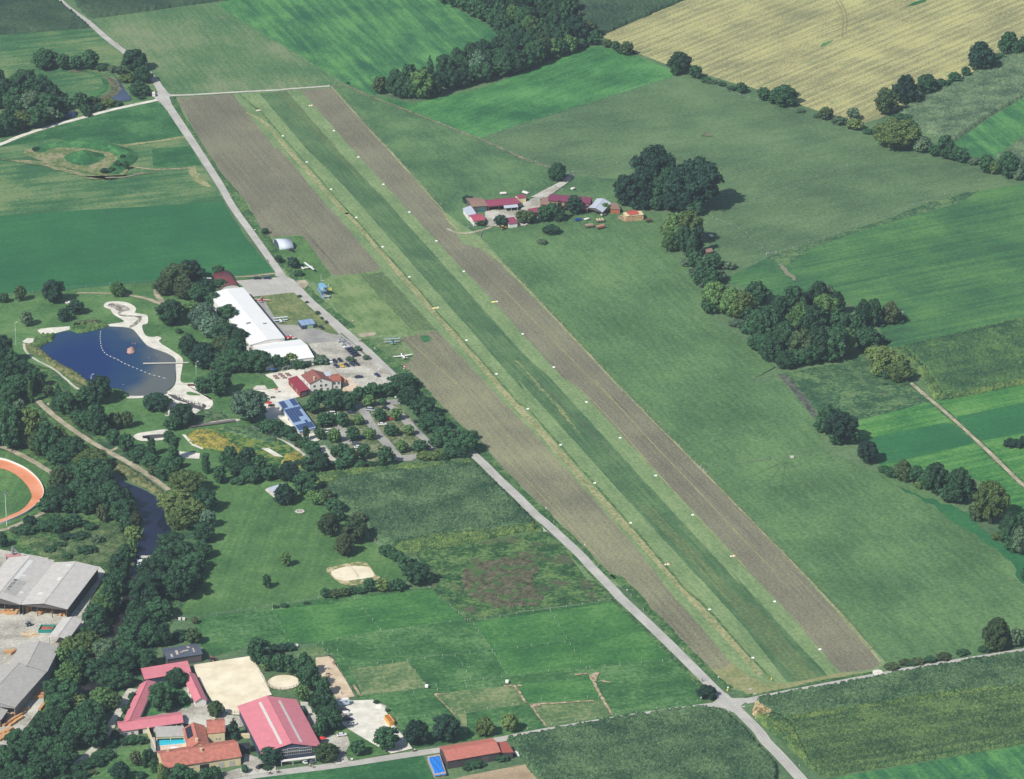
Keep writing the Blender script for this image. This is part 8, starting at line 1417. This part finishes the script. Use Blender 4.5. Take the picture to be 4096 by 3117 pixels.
for tl, x, y, rz, lb, ps, sh, sk in (('11', 880, 1215, 1, 'person in white walking at the airfield road, left of two', 'walk', (232, 230, 224), 0), ('11', 876, 1222, 1, 'person in dark clothes at the airfield road, right of two', 'walk', (80, 84, 96), 0), ('11', 733, 1198, 2, 'person standing at the apron entrance beside the first cars', 'stand', (60, 60, 70), 0), ('11', 822, 1062, 1, 'person in white on the grass beside the runway bank', 'stand', (236, 234, 230), 0), ('11', 626, 896, 1, 'person in white below the flat trailer', 'stand', (236, 236, 230), 0), ('10', 1064, 1236, 2, 'bather with red swimwear in the lake, left of two', 'stand', (210, 70, 66), .9), ('10', 1082, 1238, 2, 'bather with pale skin in the lake, right of two', 'stand', (226, 186, 164), .9), ('10', 1186, 1262, 2, 'bather with red float near the beach', 'stand', (214, 62, 58), .9),
    ('10', 1190, 1348, 2, 'swimmer below the rock, left of two', 'stand', (226, 186, 164), 1.2), ('10', 1256, 1328, 2, 'swimmer below the rock, right of two', 'stand', (226, 186, 164), 1.2), ('10', 986, 1562, 2, 'lone swimmer in the lower lake', 'stand', (226, 186, 164), 1.2), ('10', 1320, 1214, 0, 'person with orange towel on the lawn by the beach', 'stand', (222, 156, 92), .2), ('10', 1440, 1196, 0, 'person in white on the lawn left of the lower trees', 'stand', (236, 234, 230), .1), ('10', 1680, 1442, 0, 'person in red on the lawn under the tree belt', 'stand', (206, 50, 56), 0), ('31', 735, 1010, 1, 'person at the gate of the sand paddock', 'stand', (90, 90, 110), 0), ('20', 1716, 345, 0, 'person in dark clothes on the footbridge', 'walk', (48, 50, 60), -.8)):
    p = tp(tl, x, y); person((p.x, p.y, LAY[0]), rz, lb, ps, sh, (60, 66, 90), sink=sk)
def horse_mesh():
    J = [(0, 0, 1.25, .27, .27)]; E_ = []
    def ch(par, pts):
        for p in pts: J.append((*p, p[3])); E_.append((par, len(J) - 1)); par = len(J) - 1
        return par
    s = ch(0, [(.35, 0, 1.27, .29), (.62, 0, 1.3, .24)]); r = ch(0, [(-.35, 0, 1.28, .26), (-.62, 0, 1.3, .25)]); ch(s, [(.9, 0, 1.25, .15), (1.15, 0, 1.05, .11), (1.35, 0, .85, .10), (1.5, 0, .62, .075), (1.56, 0, .5, .06)]); ch(r, [(-.85, 0, 1.2, .05), (-.92, 0, .8, .06), (-.9, 0, .5, .03)])
    for y in (-.15, .15):
        o = .08 if y > 0 else -.08; ch(s, [(.6 + o, y, .95, .11), (.62 + o, y, .55, .055), (.6 + o, y, .15, .04), (.66 + o, y, .04, .055)]); ch(r, [(-.55 + o, y, .95, .15), (-.72 + o, y, .55, .06), (-.62 + o, y, .15, .04), (-.56 + o, y, .04, .055)])
    for y in (-.05, .05): ch(len(J) - len(J) + 8, [(1.2, y, 1.08, .02)]) if False else None
    return J, E_
HJ, HE = horse_mesh()
for tl, x, y, rz, col, lb in (('31', 642, 718, 2.2, (58, 40, 36), 'dark brown horse at the top rail of the sand paddock'), ('31', 668, 768, -1.2, (132, 74, 54), 'chestnut horse beside the right rail of the sand paddock'), ('31', 608, 808, .1, (226, 222, 214), 'white horse with dark head in the sand paddock'), ('31', 622, 860, .1, (72, 48, 40), 'brown horse nearest the camera in the sand paddock')):
    mt = plain('coat_%d' % col[0], col, .6, var=.1); me = skinned('body', HJ, HE, mt, 1); p = tp(tl, x, y); t = thing('horse', (p.x, p.y, LAY[0]), lb, 'horse', 'horses in the sand paddock', rz); o = bpy.data.objects.new('body', me); C.objects.link(o); o.parent = t; dk = plain('mane_dark', (40, 32, 30), .9)
    m = MB(); m.slab([(.75, -.03, 1.58), (1.3, -.03, 1.05), (1.3, .03, 1.05), (.75, .03, 1.58)], .16); m.build('mane', dk, t); m = MB(); m.tube((-.84, 0, 1.25), (-.93, 0, .55), .07, .03); m.build('tail', dk, t)
    for y_ in (-.06, .06): m = MB(); m.tube((1.3, y_, .95), (1.3, y_ * 1.2, 1.08), .03, .008); m.build('ear', mt, t)
